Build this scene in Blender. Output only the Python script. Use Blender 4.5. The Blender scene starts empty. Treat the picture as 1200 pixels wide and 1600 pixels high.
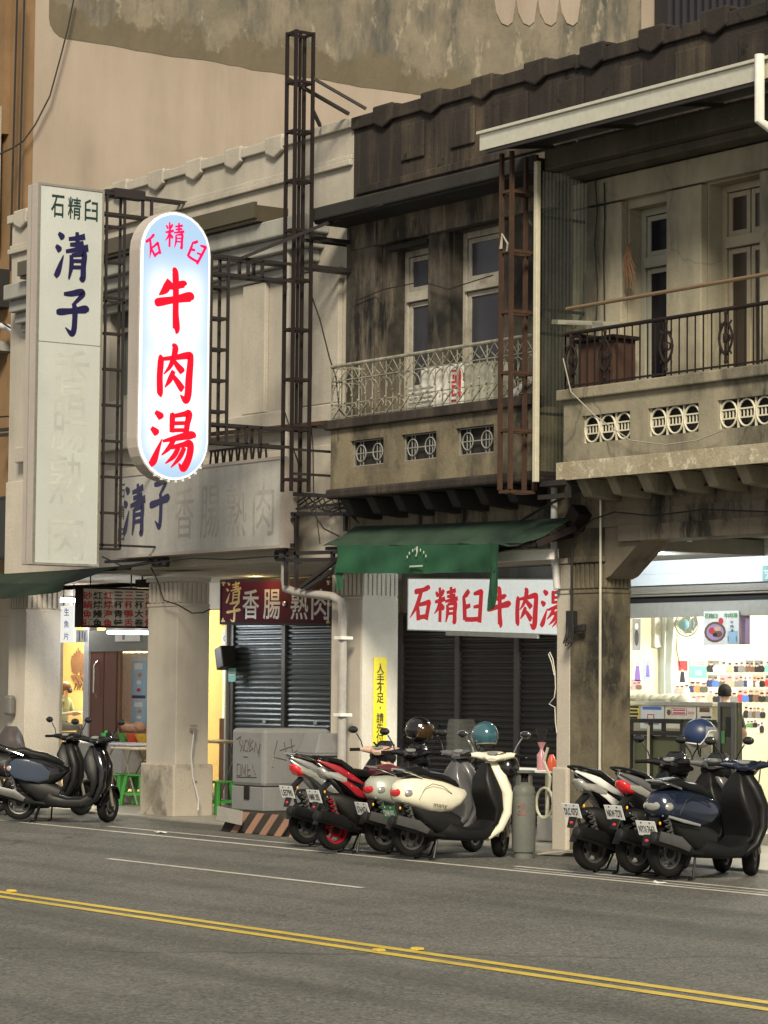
import bpy, bmesh, math, random
from mathutils import Vector, Matrix
R_ = math.radians
rnd = random.Random(7)
S = bpy.context.scene
# ------------------------------------------------------------------ camera, world, sun, exposure
H = 1.85
F, YAW, PITCH, ROLL = 4294.2, R_(35.1646), R_(3.60823), R_(.51967)
_d = Vector((-math.cos(YAW)*math.cos(PITCH), math.sin(YAW)*math.cos(PITCH), math.sin(PITCH)))
_r0 = Vector((math.sin(YAW), math.cos(YAW), 0)); _u0 = _r0.cross(_d)
_r = math.cos(ROLL)*_r0 + math.sin(ROLL)*_u0
_u = math.cos(ROLL)*_u0 - math.sin(ROLL)*_r0
cd = bpy.data.cameras.new('camera'); cam = bpy.data.objects.new('camera', cd); S.collection.objects.link(cam)
cam.matrix_world = Matrix(((_r.x, _u.x, -_d.x, 0), (_r.y, _u.y, -_d.y, 0), (_r.z, _u.z, -_d.z, H), (0, 0, 0, 1)))
cd.sensor_fit = 'VERTICAL'; cd.sensor_height = 24.0; cd.lens = F/1600*24.0
cd.clip_start = .1; cd.clip_end = 500
S.camera = cam
w = bpy.data.worlds.new("World"); S.world = w; w.use_nodes = True
nt = w.node_tree; nt.nodes.clear()
sky = nt.nodes.new('ShaderNodeTexSky'); sky.sky_type = 'NISHITA'; sky.sun_disc = False
SUN_EL, SUN_DIR = R_(36), Vector((.80, -.60, 0)).normalized()     # where the street light comes from
sky.sun_elevation = SUN_EL; sky.sun_rotation = math.atan2(SUN_DIR.x, SUN_DIR.y)
b1 = nt.nodes.new('ShaderNodeBackground'); b1.inputs[1].default_value = .010
nt.links.new(sky.outputs[0], b1.inputs[0])
b2 = nt.nodes.new('ShaderNodeBackground'); b2.inputs[0].default_value = (1.0, .94, .83, 1); b2.inputs[1].default_value = .175   # city glow on the night sky
ad = nt.nodes.new('ShaderNodeAddShader'); wo = nt.nodes.new('ShaderNodeOutputWorld')
nt.links.new(b1.outputs[0], ad.inputs[0]); nt.links.new(b2.outputs[0], ad.inputs[1]); nt.links.new(ad.outputs[0], wo.inputs[0])
sl = bpy.data.lights.new('street_light', 'SUN'); sl.energy = 1.9; sl.angle = R_(14); sl.color = (1.0, .89, .68)
so = bpy.data.objects.new('street_light', sl); S.collection.objects.link(so)
_sd = (SUN_DIR*math.cos(SUN_EL) + Vector((0, 0, math.sin(SUN_EL))))
so.rotation_euler = _sd.to_track_quat('Z', 'Y').to_euler()
so.location = (0, -5, 12)
S.view_settings.view_transform = 'Standard'; S.view_settings.look = 'None'
S.view_settings.exposure = 1.40; S.view_settings.gamma = 1.0
S.render.engine = 'CYCLES'
try:
    S.cycles.max_bounces = 6; S.cycles.use_denoising = True; S.cycles.sample_clamp_indirect = 4
except Exception: pass

# ------------------------------------------------------------------ picture point -> real point on a chosen plane of the place
def _ray(x, y): return _d + _r*((x-600)/F) - _u*((y-800)/F)
def at(x, y, Y): v = _ray(x, y); v = v*(Y/v.y); return Vector((v.x, v.y, v.z+H))
def atx(x, y, X): v = _ray(x, y); v = v*(X/v.x); return Vector((v.x, v.y, v.z+H))
def atz(x, y, Z): v = _ray(x, y); v = v*((Z-H)/v.z); return Vector((v.x, v.y, Z))

# ------------------------------------------------------------------ objects
ORG = {}
def empty(name, loc, label=None, cat=None, group=None, rz=0, kind=None):
    o = bpy.data.objects.new(name, None); S.collection.objects.link(o)
    o.empty_display_size = .2
    o.location = loc; o.rotation_euler = (0, 0, rz); ORG[o] = Vector(loc)
    return tag(o, label, cat, group, kind)
def tag(o, label=None, cat=None, group=None, kind=None):
    if label: o['label'] = label
    if cat: o['category'] = cat
    if group: o['group'] = group
    if kind: o['kind'] = kind
    return o
class MB:
    def __init__(s): s.v = []; s.f = []; s.m = []; s.mi = 0
    def quad(s, *p):
        n = len(s.v); s.v += [tuple(q) for q in p]; s.f.append(tuple(range(n, n+len(p)))); s.m.append(s.mi); return s
    def hexa(s, c):            # 8 corners: bottom 4 ccw, top 4 ccw
        n = len(s.v); s.v += [tuple(q) for q in c]
        for f in ((3, 2, 1, 0), (4, 5, 6, 7), (0, 1, 5, 4), (1, 2, 6, 5), (2, 3, 7, 6), (3, 0, 4, 7)):
            s.f.append(tuple(n+i for i in f)); s.m.append(s.mi)
        return s
    def bx(s, x0, x1, y0, y1, z0, z1):
        return s.hexa([(x0, y0, z0), (x1, y0, z0), (x1, y1, z0), (x0, y1, z0), (x0, y0, z1), (x1, y0, z1), (x1, y1, z1), (x0, y1, z1)])
    def obox(s, c, ax, ay, az):   # centre and three half-axis vectors
        c = Vector(c); ax = Vector(ax); ay = Vector(ay); az = Vector(az)
        return s.hexa([c-ax-ay-az, c+ax-ay-az, c+ax+ay-az, c-ax+ay-az, c-ax-ay+az, c+ax-ay+az, c+ax+ay+az, c-ax+ay+az])
    def bar(s, p, q, w, h=None, up=(0, 0, 1)):
        p = Vector(p); q = Vector(q); d = q-p; L = d.length; d = d/L; u = Vector(up)
        if abs(d.dot(u)) > .98: u = Vector((0, 1, 0))
        a = d.cross(u).normalized(); b = a.cross(d); h = h or w
        return s.obox((p+q)/2, d*(L/2), a*(w/2), b*(h/2))
    def ring(s, pts):
        n = len(s.v); s.v += [tuple(q) for q in pts]; return list(range(n, n+len(pts)))
    def skin(s, r0, r1, closed=True):
        n = len(r0)
        for i in range(n if closed else n-1):
            j = (i+1) % n; s.f.append((r0[i], r0[j], r1[j], r1[i])); s.m.append(s.mi)
    def cap(s, r, flip=False):
        s.f.append(tuple(reversed(r)) if flip else tuple(r)); s.m.append(s.mi)
    def tube(s, pts, r, n=8):
        pts = [Vector(p) for p in pts]; rs = r if isinstance(r, (list, tuple)) else [r]*len(pts); prev = None; a = None
        for i, p in enumerate(pts):
            d = (pts[min(i+1, len(pts)-1)]-pts[max(i-1, 0)]).normalized()
            if a is None:
                u = Vector((0, 0, 1)) if abs(d.z) < .9 else Vector((1, 0, 0)); a = d.cross(u).normalized()
            else: a = (a-d*a.dot(d)).normalized()
            b = d.cross(a)
            rg = s.ring([p+(a*math.cos(t)+b*math.sin(t))*rs[i] for t in [2*math.pi*k/n for k in range(n)]])
            if prev: s.skin(prev, rg)
            else: s.cap(rg, True)
            prev = rg
        s.cap(prev); return s
    def lathe(s, prof, o, n=16, axis='Z', sc=(1, 1)):
        prev = None; o = Vector(o)
        def P(r, h, t):
            c, q = r*math.cos(t)*sc[0], r*math.sin(t)*sc[1]
            return o+(Vector((c, q, h)) if axis == 'Z' else Vector((c, h, q)) if axis == 'Y' else Vector((h, c, q)))
        for i, (r, h) in enumerate(prof):
            rg = s.ring([P(max(r, 1e-4), h, 2*math.pi*k/n) for k in range(n)])
            if prev: s.skin(prev, rg)
            else: s.cap(rg, True)
            prev = rg
        s.cap(prev); return s
    def prism(s, poly, fr, t):    # poly in (u, v) on a frame (origin, right, up); thickness t along the frame's normal
        o, a, b = [Vector(q) for q in fr]; n = a.cross(b).normalized()
        f = [o+a*p[0]+b*p[1]+n*t for p in poly]; k = [o+a*p[0]+b*p[1] for p in poly]
        r1 = s.ring(f); r0 = s.ring(k); s.skin(r0, r1); s.cap(r1); s.cap(r0, True); return s
    def loft(s, secs, n=16, ex=2.4):   # sections: (x, z, half width y, half thickness[, y]) swept in the xz plane
        prev = None
        for i, q in enumerate(secs):
            a = secs[max(i-1, 0)]; b = secs[min(i+1, len(secs)-1)]
            d = Vector((b[0]-a[0], 0, b[1]-a[1])).normalized(); nn = Vector((-d.z, 0, d.x)); y0 = q[4] if len(q) > 4 else 0
            pts = []
            for k in range(n):
                t = 2*math.pi*k/n; c, z = math.cos(t), math.sin(t)
                cc = math.copysign(abs(c)**(2/ex), c); zz = math.copysign(abs(z)**(2/ex), z)
                pts.append(Vector((q[0], y0, q[1]))+Vector((0, 1, 0))*cc*q[2]+nn*zz*q[3])
            rg = s.ring(pts)
            if prev: s.skin(prev, rg)
            else: s.cap(rg, True)
            prev = rg
        s.cap(prev); return s
    def ell(s, c, r, n=14, m=8):
        prof = [(math.cos(-math.pi/2+math.pi*i/m), math.sin(-math.pi/2+math.pi*i/m)) for i in range(m+1)]
        prev = None
        for rr, h in prof:
            rr = max(rr, .02)
            rg = s.ring([(c[0]+r[0]*rr*math.cos(2*math.pi*k/n), c[1]+r[1]*rr*math.sin(2*math.pi*k/n), c[2]+r[2]*h) for k in range(n)])
            if prev: s.skin(prev, rg)
            else: s.cap(rg, True)
            prev = rg
        s.cap(prev); return s
    def xf(s, M, start=0):
        for i in range(start, len(s.v)): s.v[i] = tuple(M @ Vector(s.v[i]))
        return s
    def build(s, name, mat, parent=None, local=False, smooth=False, bevel=0, fix=True):
        o0 = Vector((0, 0, 0)) if (parent is None or local) else ORG[parent]
        me = bpy.data.meshes.new(name); me.from_pydata([(p[0]-o0.x, p[1]-o0.y, p[2]-o0.z) for p in s.v], [], s.f)
        for mt in (mat if isinstance(mat, (list, tuple)) else [mat]): me.materials.append(mt)
        me.polygons.foreach_set('material_index', s.m)
        if fix:
            bm = bmesh.new(); bm.from_mesh(me); bmesh.ops.recalc_face_normals(bm, faces=bm.faces); bm.to_mesh(me); bm.free()
        if smooth:
            me.polygons.foreach_set('use_smooth', [True]*len(me.polygons)); me.set_sharp_from_angle(angle=R_(38))
        me.update()
        o = bpy.data.objects.new(name, me); S.collection.objects.link(o)
        if parent: o.parent = parent
        ORG[o] = o0
        if bevel:
            b = o.modifiers.new('bevel', 'BEVEL'); b.width = bevel; b.segments = 2; b.limit_method = 'ANGLE'; b.angle_limit = R_(50)
        return o
def each(name, boxes, mat, parent, bevel=0):
    for b in boxes: MB().bx(*b).build(name, mat, parent, bevel=bevel)
def wall(mb, x0, x1, z0, z1, y0, y1, holes):   # upright slab with rectangular openings and their reveals
    xs = sorted({x0, x1, *[v for h in holes for v in h[:2]]}); zs = sorted({z0, z1, *[v for h in holes for v in h[2:]]})
    H_ = lambda x, z: any(h[0] < x < h[1] and h[2] < z < h[3] for h in holes)
    for i in range(len(xs)-1):
        for j in range(len(zs)-1):
            a, b, c, d = xs[i], xs[i+1], zs[j], zs[j+1]
            if H_((a+b)/2, (c+d)/2): continue
            mb.quad((a, y0, c), (b, y0, c), (b, y0, d), (a, y0, d)); mb.quad((b, y1, c), (a, y1, c), (a, y1, d), (b, y1, d))
    for a, b, c, d in [(x0, x1, z0, z1)]:
        mb.quad((a, y1, c), (a, y0, c), (a, y0, d), (a, y1, d)); mb.quad((b, y0, c), (b, y1, c), (b, y1, d), (b, y0, d))
        mb.quad((a, y0, d), (b, y0, d), (b, y1, d), (a, y1, d)); mb.quad((a, y1, c), (b, y1, c), (b, y0, c), (a, y0, c))
    for a, b, c, d in holes:
        mb.quad((a, y0, c), (a, y1, c), (a, y1, d), (a, y0, d)); mb.quad((b, y1, c), (b, y0, c), (b, y0, d), (b, y1, d))
        mb.quad((a, y1, d), (b, y1, d), (b, y0, d), (a, y0, d)); mb.quad((a, y0, c), (b, y0, c), (b, y1, c), (a, y1, c))
    return mb

# ------------------------------------------------------------------ materials
def _new(name):
    m = bpy.data.materials.new(name); m.use_nodes = True; t = m.node_tree; return m, t, t.nodes['Principled BSDF'], t.nodes.new, t.links.new
def flat(name, c, rough=.5, metal=0, em=None, es=0, var=.12, sc=14, coat=0, spec=None, alpha=None, trans=0, bump=0):
    m, t, p, N, L = _new(name)
    p.inputs['Roughness'].default_value = rough; p.inputs['Metallic'].default_value = metal
    if coat: p.inputs['Coat Weight'].default_value = coat; p.inputs['Coat Roughness'].default_value = .05
    if spec is not None: p.inputs['Specular IOR Level'].default_value = spec
    if trans: p.inputs['Transmission Weight'].default_value = trans
    if em: p.inputs['Emission Color'].default_value = (*em, 1); p.inputs['Emission Strength'].default_value = es
    if alpha is not None: p.inputs['Alpha'].default_value = alpha
    if var:
        g = N('ShaderNodeNewGeometry'); n = N('ShaderNodeTexNoise'); n.inputs['Scale'].default_value = sc; n.inputs['Detail'].default_value = 6
        L(g.outputs['Position'], n.inputs['Vector'])
        mx = N('ShaderNodeMix'); mx.data_type = 'RGBA'; L(n.outputs['Fac'], mx.inputs[0])
        mx.inputs[6].default_value = (*[v*(1-var*1.6) for v in c], 1); mx.inputs[7].default_value = (*[min(1, v*(1+var*1.6)) for v in c], 1)
        L(mx.outputs[2], p.inputs['Base Color'])
        rr = N('ShaderNodeMapRange'); L(n.outputs['Fac'], rr.inputs[0]); rr.inputs[3].default_value = max(.02, rough*(1-var)); rr.inputs[4].default_value = min(1, rough*(1+var*1.5))
        L(rr.outputs[0], p.inputs['Roughness'])
        if bump:
            bp = N('ShaderNodeBump'); bp.inputs['Strength'].default_value = bump; bp.inputs['Distance'].default_value = .01
            L(n.outputs['Fac'], bp.inputs['Height']); L(bp.outputs[0], p.inputs['Normal'])
    else: p.inputs['Base Color'].default_value = (*c, 1)
    return m
def plaster(name, c1, c2, dark, amt=.5, thr=.5, soft=.18, sc=1.6, st=(2.2, 2.2, .28), rough=.92, bump=.35, spot=None, sthr=.66, crack=0):
    """weathered render: two-tone mottling, rain streaks drawn down the wall, flaking spots"""
    m, t, p, N, L = _new(name); p.inputs['Roughness'].default_value = rough; p.inputs['Specular IOR Level'].default_value = .2
    g = N('ShaderNodeNewGeometry')
    def noise(scale, det=8, mp=None, rgh=.6):
        n = N('ShaderNodeTexNoise'); n.inputs['Scale'].default_value = scale; n.inputs['Detail'].default_value = det; n.inputs['Roughness'].default_value = rgh
        if mp:
            k = N('ShaderNodeMapping'); k.inputs['Scale'].default_value = mp; L(g.outputs['Position'], k.inputs['Vector']); L(k.outputs[0], n.inputs['Vector'])
        else: L(g.outputs['Position'], n.inputs['Vector'])
        return n.outputs['Fac']
    def ramp(s, a, b):
        r = N('ShaderNodeMapRange'); r.inputs[1].default_value = a; r.inputs[2].default_value = b; L(s, r.inputs[0]); return r.outputs[0]
    def mix(f, a, b, k=1.0):
        x = N('ShaderNodeMix'); x.data_type = 'RGBA'
        if k != 1.0:
            q = N('ShaderNodeMath'); q.operation = 'MULTIPLY'; q.inputs[1].default_value = k; L(f, q.inputs[0]); f = q.outputs[0]
        L(f, x.inputs[0])
        for v, i in ((a, 6), (b, 7)):
            if isinstance(v, tuple): x.inputs[i].default_value = (*v, 1)
            else: L(v, x.inputs[i])
        return x.outputs[2]
    col = mix(ramp(noise(sc), .3, .7), c1, c2)
    if amt:
        a = ramp(noise(1.0, 9, st, .68), thr-soft, thr+soft); b = ramp(noise(sc*.55, 5), .3, .62)
        q = N('ShaderNodeMath'); q.operation = 'MULTIPLY'; L(a, q.inputs[0]); L(b, q.inputs[1])
        col = mix(q.outputs[0], col, dark, amt)
    if spot: col = mix(ramp(noise(sc*2.6, 10, None, .7), sthr, sthr+.05), col, spot, .85)
    if crack:
        vo = N('ShaderNodeTexVoronoi'); vo.feature = 'DISTANCE_TO_EDGE'; vo.inputs['Scale'].default_value = .9
        nv = N('ShaderNodeTexNoise'); nv.inputs['Scale'].default_value = 2; L(g.outputs['Position'], nv.inputs['Vector'])
        av = N('ShaderNodeMix'); av.data_type = 'VECTOR'; av.inputs[0].default_value = .35; L(g.outputs['Position'], av.inputs[4]); L(nv.outputs['Color'], av.inputs[5]); L(av.outputs[1], vo.inputs['Vector'])
        cr = N('ShaderNodeMapRange'); cr.inputs[1].default_value = 0; cr.inputs[2].default_value = .012; cr.inputs[3].default_value = crack; cr.inputs[4].default_value = 0; L(vo.outputs['Distance'], cr.inputs[0])
        col = mix(cr.outputs[0], col, dark)
    fine = noise(90, 3)
    vv = N('ShaderNodeMix'); vv.data_type = 'RGBA'; vv.blend_type = 'MULTIPLY'; vv.inputs[0].default_value = .35
    L(col, vv.inputs[6]); L(ramp(fine, .2, .75), vv.inputs[7]); L(vv.outputs[2], p.inputs['Base Color'])
    bp = N('ShaderNodeBump'); bp.inputs['Strength'].default_value = bump; bp.inputs['Distance'].default_value = .012
    L(noise(22, 8), bp.inputs['Height']); L(bp.outputs[0], p.inputs['Normal'])
    return m
def glass(name, tint=(.85, .9, .88), alpha=.25, rough=.04):
    m, t, p, N, L = _new(name); p.inputs['Base Color'].default_value = (*tint, 1); p.inputs['Roughness'].default_value = rough
    p.inputs['Alpha'].default_value = alpha; return m
def glow(name, c, s, c2=None, scale=3.0, mp=(1, 1, 1)):
    m, t, p, N, L = _new(name); p.inputs['Base Color'].default_value = (*c, 1); p.inputs['Roughness'].default_value = .35
    p.inputs['Emission Strength'].default_value = s; p.inputs['Emission Color'].default_value = (*c, 1)
    if c2:
        g = N('ShaderNodeNewGeometry'); k = N('ShaderNodeMapping'); k.inputs['Scale'].default_value = mp; n = N('ShaderNodeTexNoise'); n.inputs['Scale'].default_value = scale; n.inputs['Detail'].default_value = 2
        L(g.outputs['Position'], k.inputs[0]); L(k.outputs[0], n.inputs[0]); r = N('ShaderNodeMapRange'); r.inputs[1].default_value = .35; r.inputs[2].default_value = .62; L(n.outputs['Fac'], r.inputs[0])
        x = N('ShaderNodeMix'); x.data_type = 'RGBA'; L(r.outputs[0], x.inputs[0]); x.inputs[6].default_value = (*c, 1); x.inputs[7].default_value = (*c2, 1); L(x.outputs[2], p.inputs['Emission Color'])
    return m
# ------------------------------------------------------------------ lettering
_cache = {}
def glyphs(body, bold=0.0):
    k = (body, bold)
    if k in _cache: return _cache[k]
    c = bpy.data.curves.new('t', 'FONT'); c.body = body; c.align_x = 'CENTER'; c.align_y = 'CENTER'; c.offset = bold; c.resolution_u = 3
    o = bpy.data.objects.new('t', c); S.collection.objects.link(o); bpy.context.view_layer.update()
    me = bpy.data.meshes.new_from_object(o.evaluated_get(bpy.context.evaluated_depsgraph_get()))
    vs = [v.co.copy() for v in me.vertices]; fs = [tuple(p.vertices) for p in me.polygons]
    bpy.data.objects.remove(o); bpy.data.curves.remove(c); bpy.data.meshes.remove(me)
    xs = [v.x for v in vs] or [0, 1]; ys = [v.y for v in vs] or [0, 1]
    cx, cy = (min(xs)+max(xs))/2, (min(ys)+max(ys))/2
    _cache[k] = ([(v.x-cx, v.y-cy) for v in vs], fs, max(xs)-min(xs), max(ys)-min(ys)); return _cache[k]
def put(mb, body, c, a, b, w, h, bold=.012, lift=.004, rot=0):   # one word, fitted into w x h round c on the plane of unit vectors a, b
    vs, fs, W, Hh = glyphs(body, bold); a = Vector(a).normalized(); b = Vector(b).normalized(); n = a.cross(b); k = len(mb.v)
    ca, sa = math.cos(rot), math.sin(rot)
    for x, y in vs:
        x, y = x*w/max(W, 1e-6), y*h/max(Hh, 1e-6); x, y = x*ca-y*sa, x*sa+y*ca
        mb.v.append(tuple(Vector(c)+a*x+b*y+n*lift))
    for f in fs: mb.f.append(tuple(k+i for i in f)); mb.m.append(mb.mi)
def column(mb, body, c, a, b, w, h, pitch, **kw):      # characters set one under the other, c = centre of the first
    for i, ch in enumerate(body):
        if ch != ' ': put(mb, ch, Vector(c)-Vector(b).normalized()*pitch*i, a, b, w, h, **kw)
BR = {  # brush-written characters: strokes of (x, y, half width) in a 100 x 100 square
'牛': [[(40, 82, 5), (32, 68, 7), (16, 56, 1)], [(30, 70, 3), (50, 73, 5), (74, 78, 5), (78, 76, 2)], [(6, 42, 2), (14, 44, 6), (52, 51, 5), (88, 58, 7), (97, 55, 2)], [(46, 99, 2), (53, 95, 6), (55, 60, 6), (55, 30, 6), (57, 4, 7), (54, 0, 3)]],
'肉': [[(15, 76, 3), (20, 70, 6), (18, 40, 6), (19, 10, 6), (17, 4, 3)], [(20, 71, 3), (52, 76, 4), (84, 82, 6), (89, 76, 6), (86, 40, 7), (84, 10, 7), (78, 0, 6), (66, 9, 1)], [(46, 100, 2), (53, 94, 6), (50, 78, 5), (42, 60, 4), (27, 44, 1)], [(49, 72, 3), (58, 62, 5), (70, 52, 6), (72, 50, 2)], [(50, 52, 4), (42, 36, 5), (30, 20, 1)], [(47, 44, 3), (57, 34, 5), (70, 20, 6), (72, 18, 2)]],
'湯': [[(12, 96, 3), (24, 88, 6), (27, 85, 2)], [(4, 68, 3), (15, 60, 6), (18, 57, 2)], [(2, 4, 4), (10, 12, 6), (18, 30, 4), (27, 50, 1)], [(46, 96, 3), (48, 88, 5), (47, 62, 4)], [(48, 90, 3), (72, 95, 4), (83, 96, 6), (80, 80, 5), (77, 62, 5)], [(49, 78, 3), (77, 80, 3)], [(49, 66, 3), (77, 68, 3)], [(28, 46, 2), (52, 52, 4), (88, 60, 6), (98, 57, 2)], [(52, 51, 4), (42, 36, 4), (26, 22, 1)], [(46, 36, 3), (70, 42, 4), (86, 44, 6), (84, 22, 6), (72, 2, 6), (62, 10, 1)], [(62, 38, 4), (52, 22, 4), (34, 8, 1)], [(74, 38, 4), (64, 20, 4), (46, 2, 1)]],
'石': [[(22, 84, 3), (30, 85, 6), (60, 90, 5), (80, 96, 6), (86, 92, 2)], [(52, 88, 5), (42, 64, 6), (28, 40, 5), (4, 12, 1)], [(36, 50, 4), (38, 30, 6), (40, 6, 6)], [(38, 48, 4), (66, 53, 5), (84, 56, 6), (82, 48, 6), (72, 8, 6)], [(40, 14, 5), (74, 18, 5)]],
'精': [[(8, 86, 3), (15, 76, 5), (17, 72, 2)], [(40, 92, 4), (34, 82, 5), (28, 72, 2)], [(4, 58, 3), (24, 62, 5), (46, 68, 5)], [(24, 98, 4), (26, 60, 5), (25, 4, 5)], [(24, 58, 4), (16, 40, 4), (2, 26, 1)], [(29, 54, 3), (38, 42, 6), (42, 38, 2)], [(52, 84, 3), (70, 87, 4), (90, 91, 5)], [(54, 73, 3), (70, 75, 4), (88, 78, 4)], [(46, 60, 3), (70, 64, 4), (98, 69, 5)], [(70, 100, 4), (71, 80, 5), (70, 64, 4)], [(56, 52, 4), (57, 30, 5), (50, 4, 2)], [(57, 52, 3), (76, 55, 4), (88, 56, 6), (86, 30, 6), (85, 6, 6), (77, 8, 2)], [(59, 40, 3), (85, 42, 3)], [(59, 27, 3), (85, 29, 3)]],
'臼': [[(38, 92, 5), (26, 80, 6), (12, 72, 2)], [(16, 76, 4), (20, 50, 6), (22, 12, 6)], [(20, 46, 4), (30, 48, 5), (44, 52, 4)], [(56, 82, 3), (70, 85, 5), (86, 88, 6), (86, 80, 6), (83, 40, 6), (80, 6, 6)], [(56, 47, 3), (70, 49, 4), (84, 51, 4)], [(22, 14, 5), (50, 14, 5), (80, 16, 5)]],
'子': [[(24, 88, 3), (44, 90, 5), (74, 96, 6), (80, 91, 5), (66, 78, 4), (54, 68, 3)], [(52, 70, 4), (57, 56, 6), (57, 30, 6), (54, 6, 6), (46, 1, 5), (30, 13, 1)], [(3, 46, 3), (14, 47, 6), (52, 52, 5), (88, 58, 7), (98, 55, 2)]],
'清': [[(10, 94, 3), (22, 86, 6), (25, 83, 2)], [(3, 68, 3), (14, 60, 6), (17, 57, 2)], [(2, 4, 4), (10, 14, 6), (18, 32, 4), (26, 50, 1)], [(40, 84, 3), (66, 88, 4), (88, 93, 5)], [(44, 73, 3), (66, 75, 4), (84, 79, 4)], [(32, 58, 3), (64, 64, 4), (98, 70, 6)], [(64, 100, 4), (66, 80, 5), (65, 62, 4)], [(48, 52, 4), (49, 30, 5), (42, 2, 2)], [(49, 51, 3), (72, 55, 4), (86, 57, 6), (84, 30, 6), (83, 6, 6), (73, 6, 2)], [(51, 40, 3), (83, 42, 3)], [(51, 27, 3), (83, 29, 3)]],
}
def brush(mb, ch, c, a, b, w, h, lift=.004, fat=1.0, rot=0):
    a = Vector(a).normalized(); b = Vector(b).normalized(); n = a.cross(b); c = Vector(c); ca, sa = math.cos(rot), math.sin(rot)
    for si, st in enumerate(BR[ch]):
        P = []; m = len(st)
        for i in range(m-1):
            p0, p1, p2, p3 = st[max(i-1, 0)], st[i], st[i+1], st[min(i+2, m-1)]
            for k in range(6):
                t = k/6
                P.append([.5*((2*p1[j])+(-p0[j]+p2[j])*t+(2*p0[j]-5*p1[j]+4*p2[j]-p3[j])*t*t+(-p0[j]+3*p1[j]-3*p2[j]+p3[j])*t**3) for j in range(3)])
        P.append(list(st[-1])); Lf = []; Rt = []
        for i, q in enumerate(P):
            u, v = P[max(i-1, 0)], P[min(i+1, len(P)-1)]; dx, dy = v[0]-u[0], v[1]-u[1]; l = math.hypot(dx, dy) or 1
            hw = max(.8, q[2])*fat; Lf.append((q[0]-dy/l*hw, q[1]+dx/l*hw)); Rt.append((q[0]+dy/l*hw, q[1]-dx/l*hw))
        def W_(p):
            x, y = (p[0]-50)/100*w, (p[1]-50)/100*h; x, y = x*ca-y*sa, x*sa+y*ca
            return c+a*x+b*y+n*(lift+si*.0004)
        l = mb.ring([W_(p) for p in Lf]); r = mb.ring([W_(p) for p in Rt]); mb.skin(r, l, False)
X1, Z1, Y1 = Vector((1, 0, 0)), Vector((0, 0, 1)), Vector((0, 1, 0))
# ------------------------------------------------------------------ shared materials
M = {}
M['asphalt'] = None
def asphalt():
    m, t, p, N, L = _new('asphalt'); g = N('ShaderNodeNewGeometry')
    def noise(s, d=6, r=.6):
        n = N('ShaderNodeTexNoise'); n.inputs['Scale'].default_value = s; n.inputs['Detail'].default_value = d; n.inputs['Roughness'].default_value = r; L(g.outputs['Position'], n.inputs[0]); return n.outputs['Fac']
    def rng(s, a, b, c=0, d=1):
        r = N('ShaderNodeMapRange'); L(s, r.inputs[0])
        for i, v in enumerate((a, b, c, d)): r.inputs[i+1].default_value = v
        return r.outputs[0]
    def mix(f, a, b):
        x = N('ShaderNodeMix'); x.data_type = 'RGBA'; L(f, x.inputs[0])
        for v, i in ((a, 6), (b, 7)):
            if isinstance(v, tuple): x.inputs[i].default_value = (*v, 1)
            else: L(v, x.inputs[i])
        return x.outputs[2]
    base = mix(rng(noise(.55, 7), .35, .65), (.078, .080, .074), (.130, .132, .122))
    vo = N('ShaderNodeTexVoronoi'); vo.inputs['Scale'].default_value = 55; L(g.outputs['Position'], vo.inputs['Vector'])
    st = mix(rng(vo.outputs['Color'], .2, .95), (.022, .022, .019), (.27, .265, .235))
    x = mix(rng(noise(9, 4), .3, .7, .25, .75), base, st)
    wet = rng(noise(.35, 5), .52, .64)
    mp = N('ShaderNodeMapping'); mp.inputs['Scale'].default_value = (.08, 1.3, 1); L(g.outputs['Position'], mp.inputs[0])
    n2 = N('ShaderNodeTexNoise'); n2.inputs['Scale'].default_value = 1.0; n2.inputs['Detail'].default_value = 6; L(mp.outputs[0], n2.inputs[0])
    x = mix(rng(n2.outputs['Fac'], .48, .68, 0, .42), x, (.030, .030, .028))
    vc = N('ShaderNodeTexVoronoi'); vc.feature = 'DISTANCE_TO_EDGE'; vc.inputs['Scale'].default_value = .16; nv = N('ShaderNodeTexNoise'); nv.inputs['Scale'].default_value = .9; nv.inputs['Detail'].default_value = 6; L(g.outputs['Position'], nv.inputs[0])
    av = N('ShaderNodeMix'); av.data_type = 'VECTOR'; av.inputs[0].default_value = .55; L(g.outputs['Position'], av.inputs[4]); L(nv.outputs['Color'], av.inputs[5]); L(av.outputs[1], vc.inputs['Vector'])
    x = mix(rng(vc.outputs['Distance'], 0, .004, .55, 0), x, (.022, .022, .02))          # hairline cracks
    x = mix(rng(noise(.8, 3), .67, .74, 0, .45), x, (.034, .034, .032))                   # old oil spots
    L(x, p.inputs['Base Color']); p.inputs['Roughness'].default_value = .72; p.inputs['Specular IOR Level'].default_value = .35
    bp = N('ShaderNodeBump'); bp.inputs['Strength'].default_value = .6; bp.inputs['Distance'].default_value = .01
    L(vo.outputs['Distance'], bp.inputs['Height']); L(bp.outputs[0], p.inputs['Normal']); return m
M['asphalt'] = asphalt()
M['tile'] = plaster('pavement_tile', (.26, .25, .22), (.36, .34, .30), (.08, .07, .06), .6, sc=1.2, st=(.7, .7, 1), rough=.45, bump=.15)
M['yline'] = plaster('yellow_paint', (.62, .45, .06), (.72, .54, .10), (.22, .18, .08), .55, sc=6, st=(2, 2, 2), rough=.6)
M['wline'] = plaster('white_paint', (.60, .58, .52), (.72, .70, .64), (.16, .15, .13), .65, sc=5, st=(1.5, 1.5, 2), rough=.6)
M['cream'] = plaster('cream_render', (.53, .49, .425), (.45, .415, .36), (.22, .20, .17), .55, thr=.55)
M['cream_low'] = plaster('cream_column', (.53, .48, .41), (.60, .55, .47), (.22, .20, .17), .45, thr=.56, sc=2.2)
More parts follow.
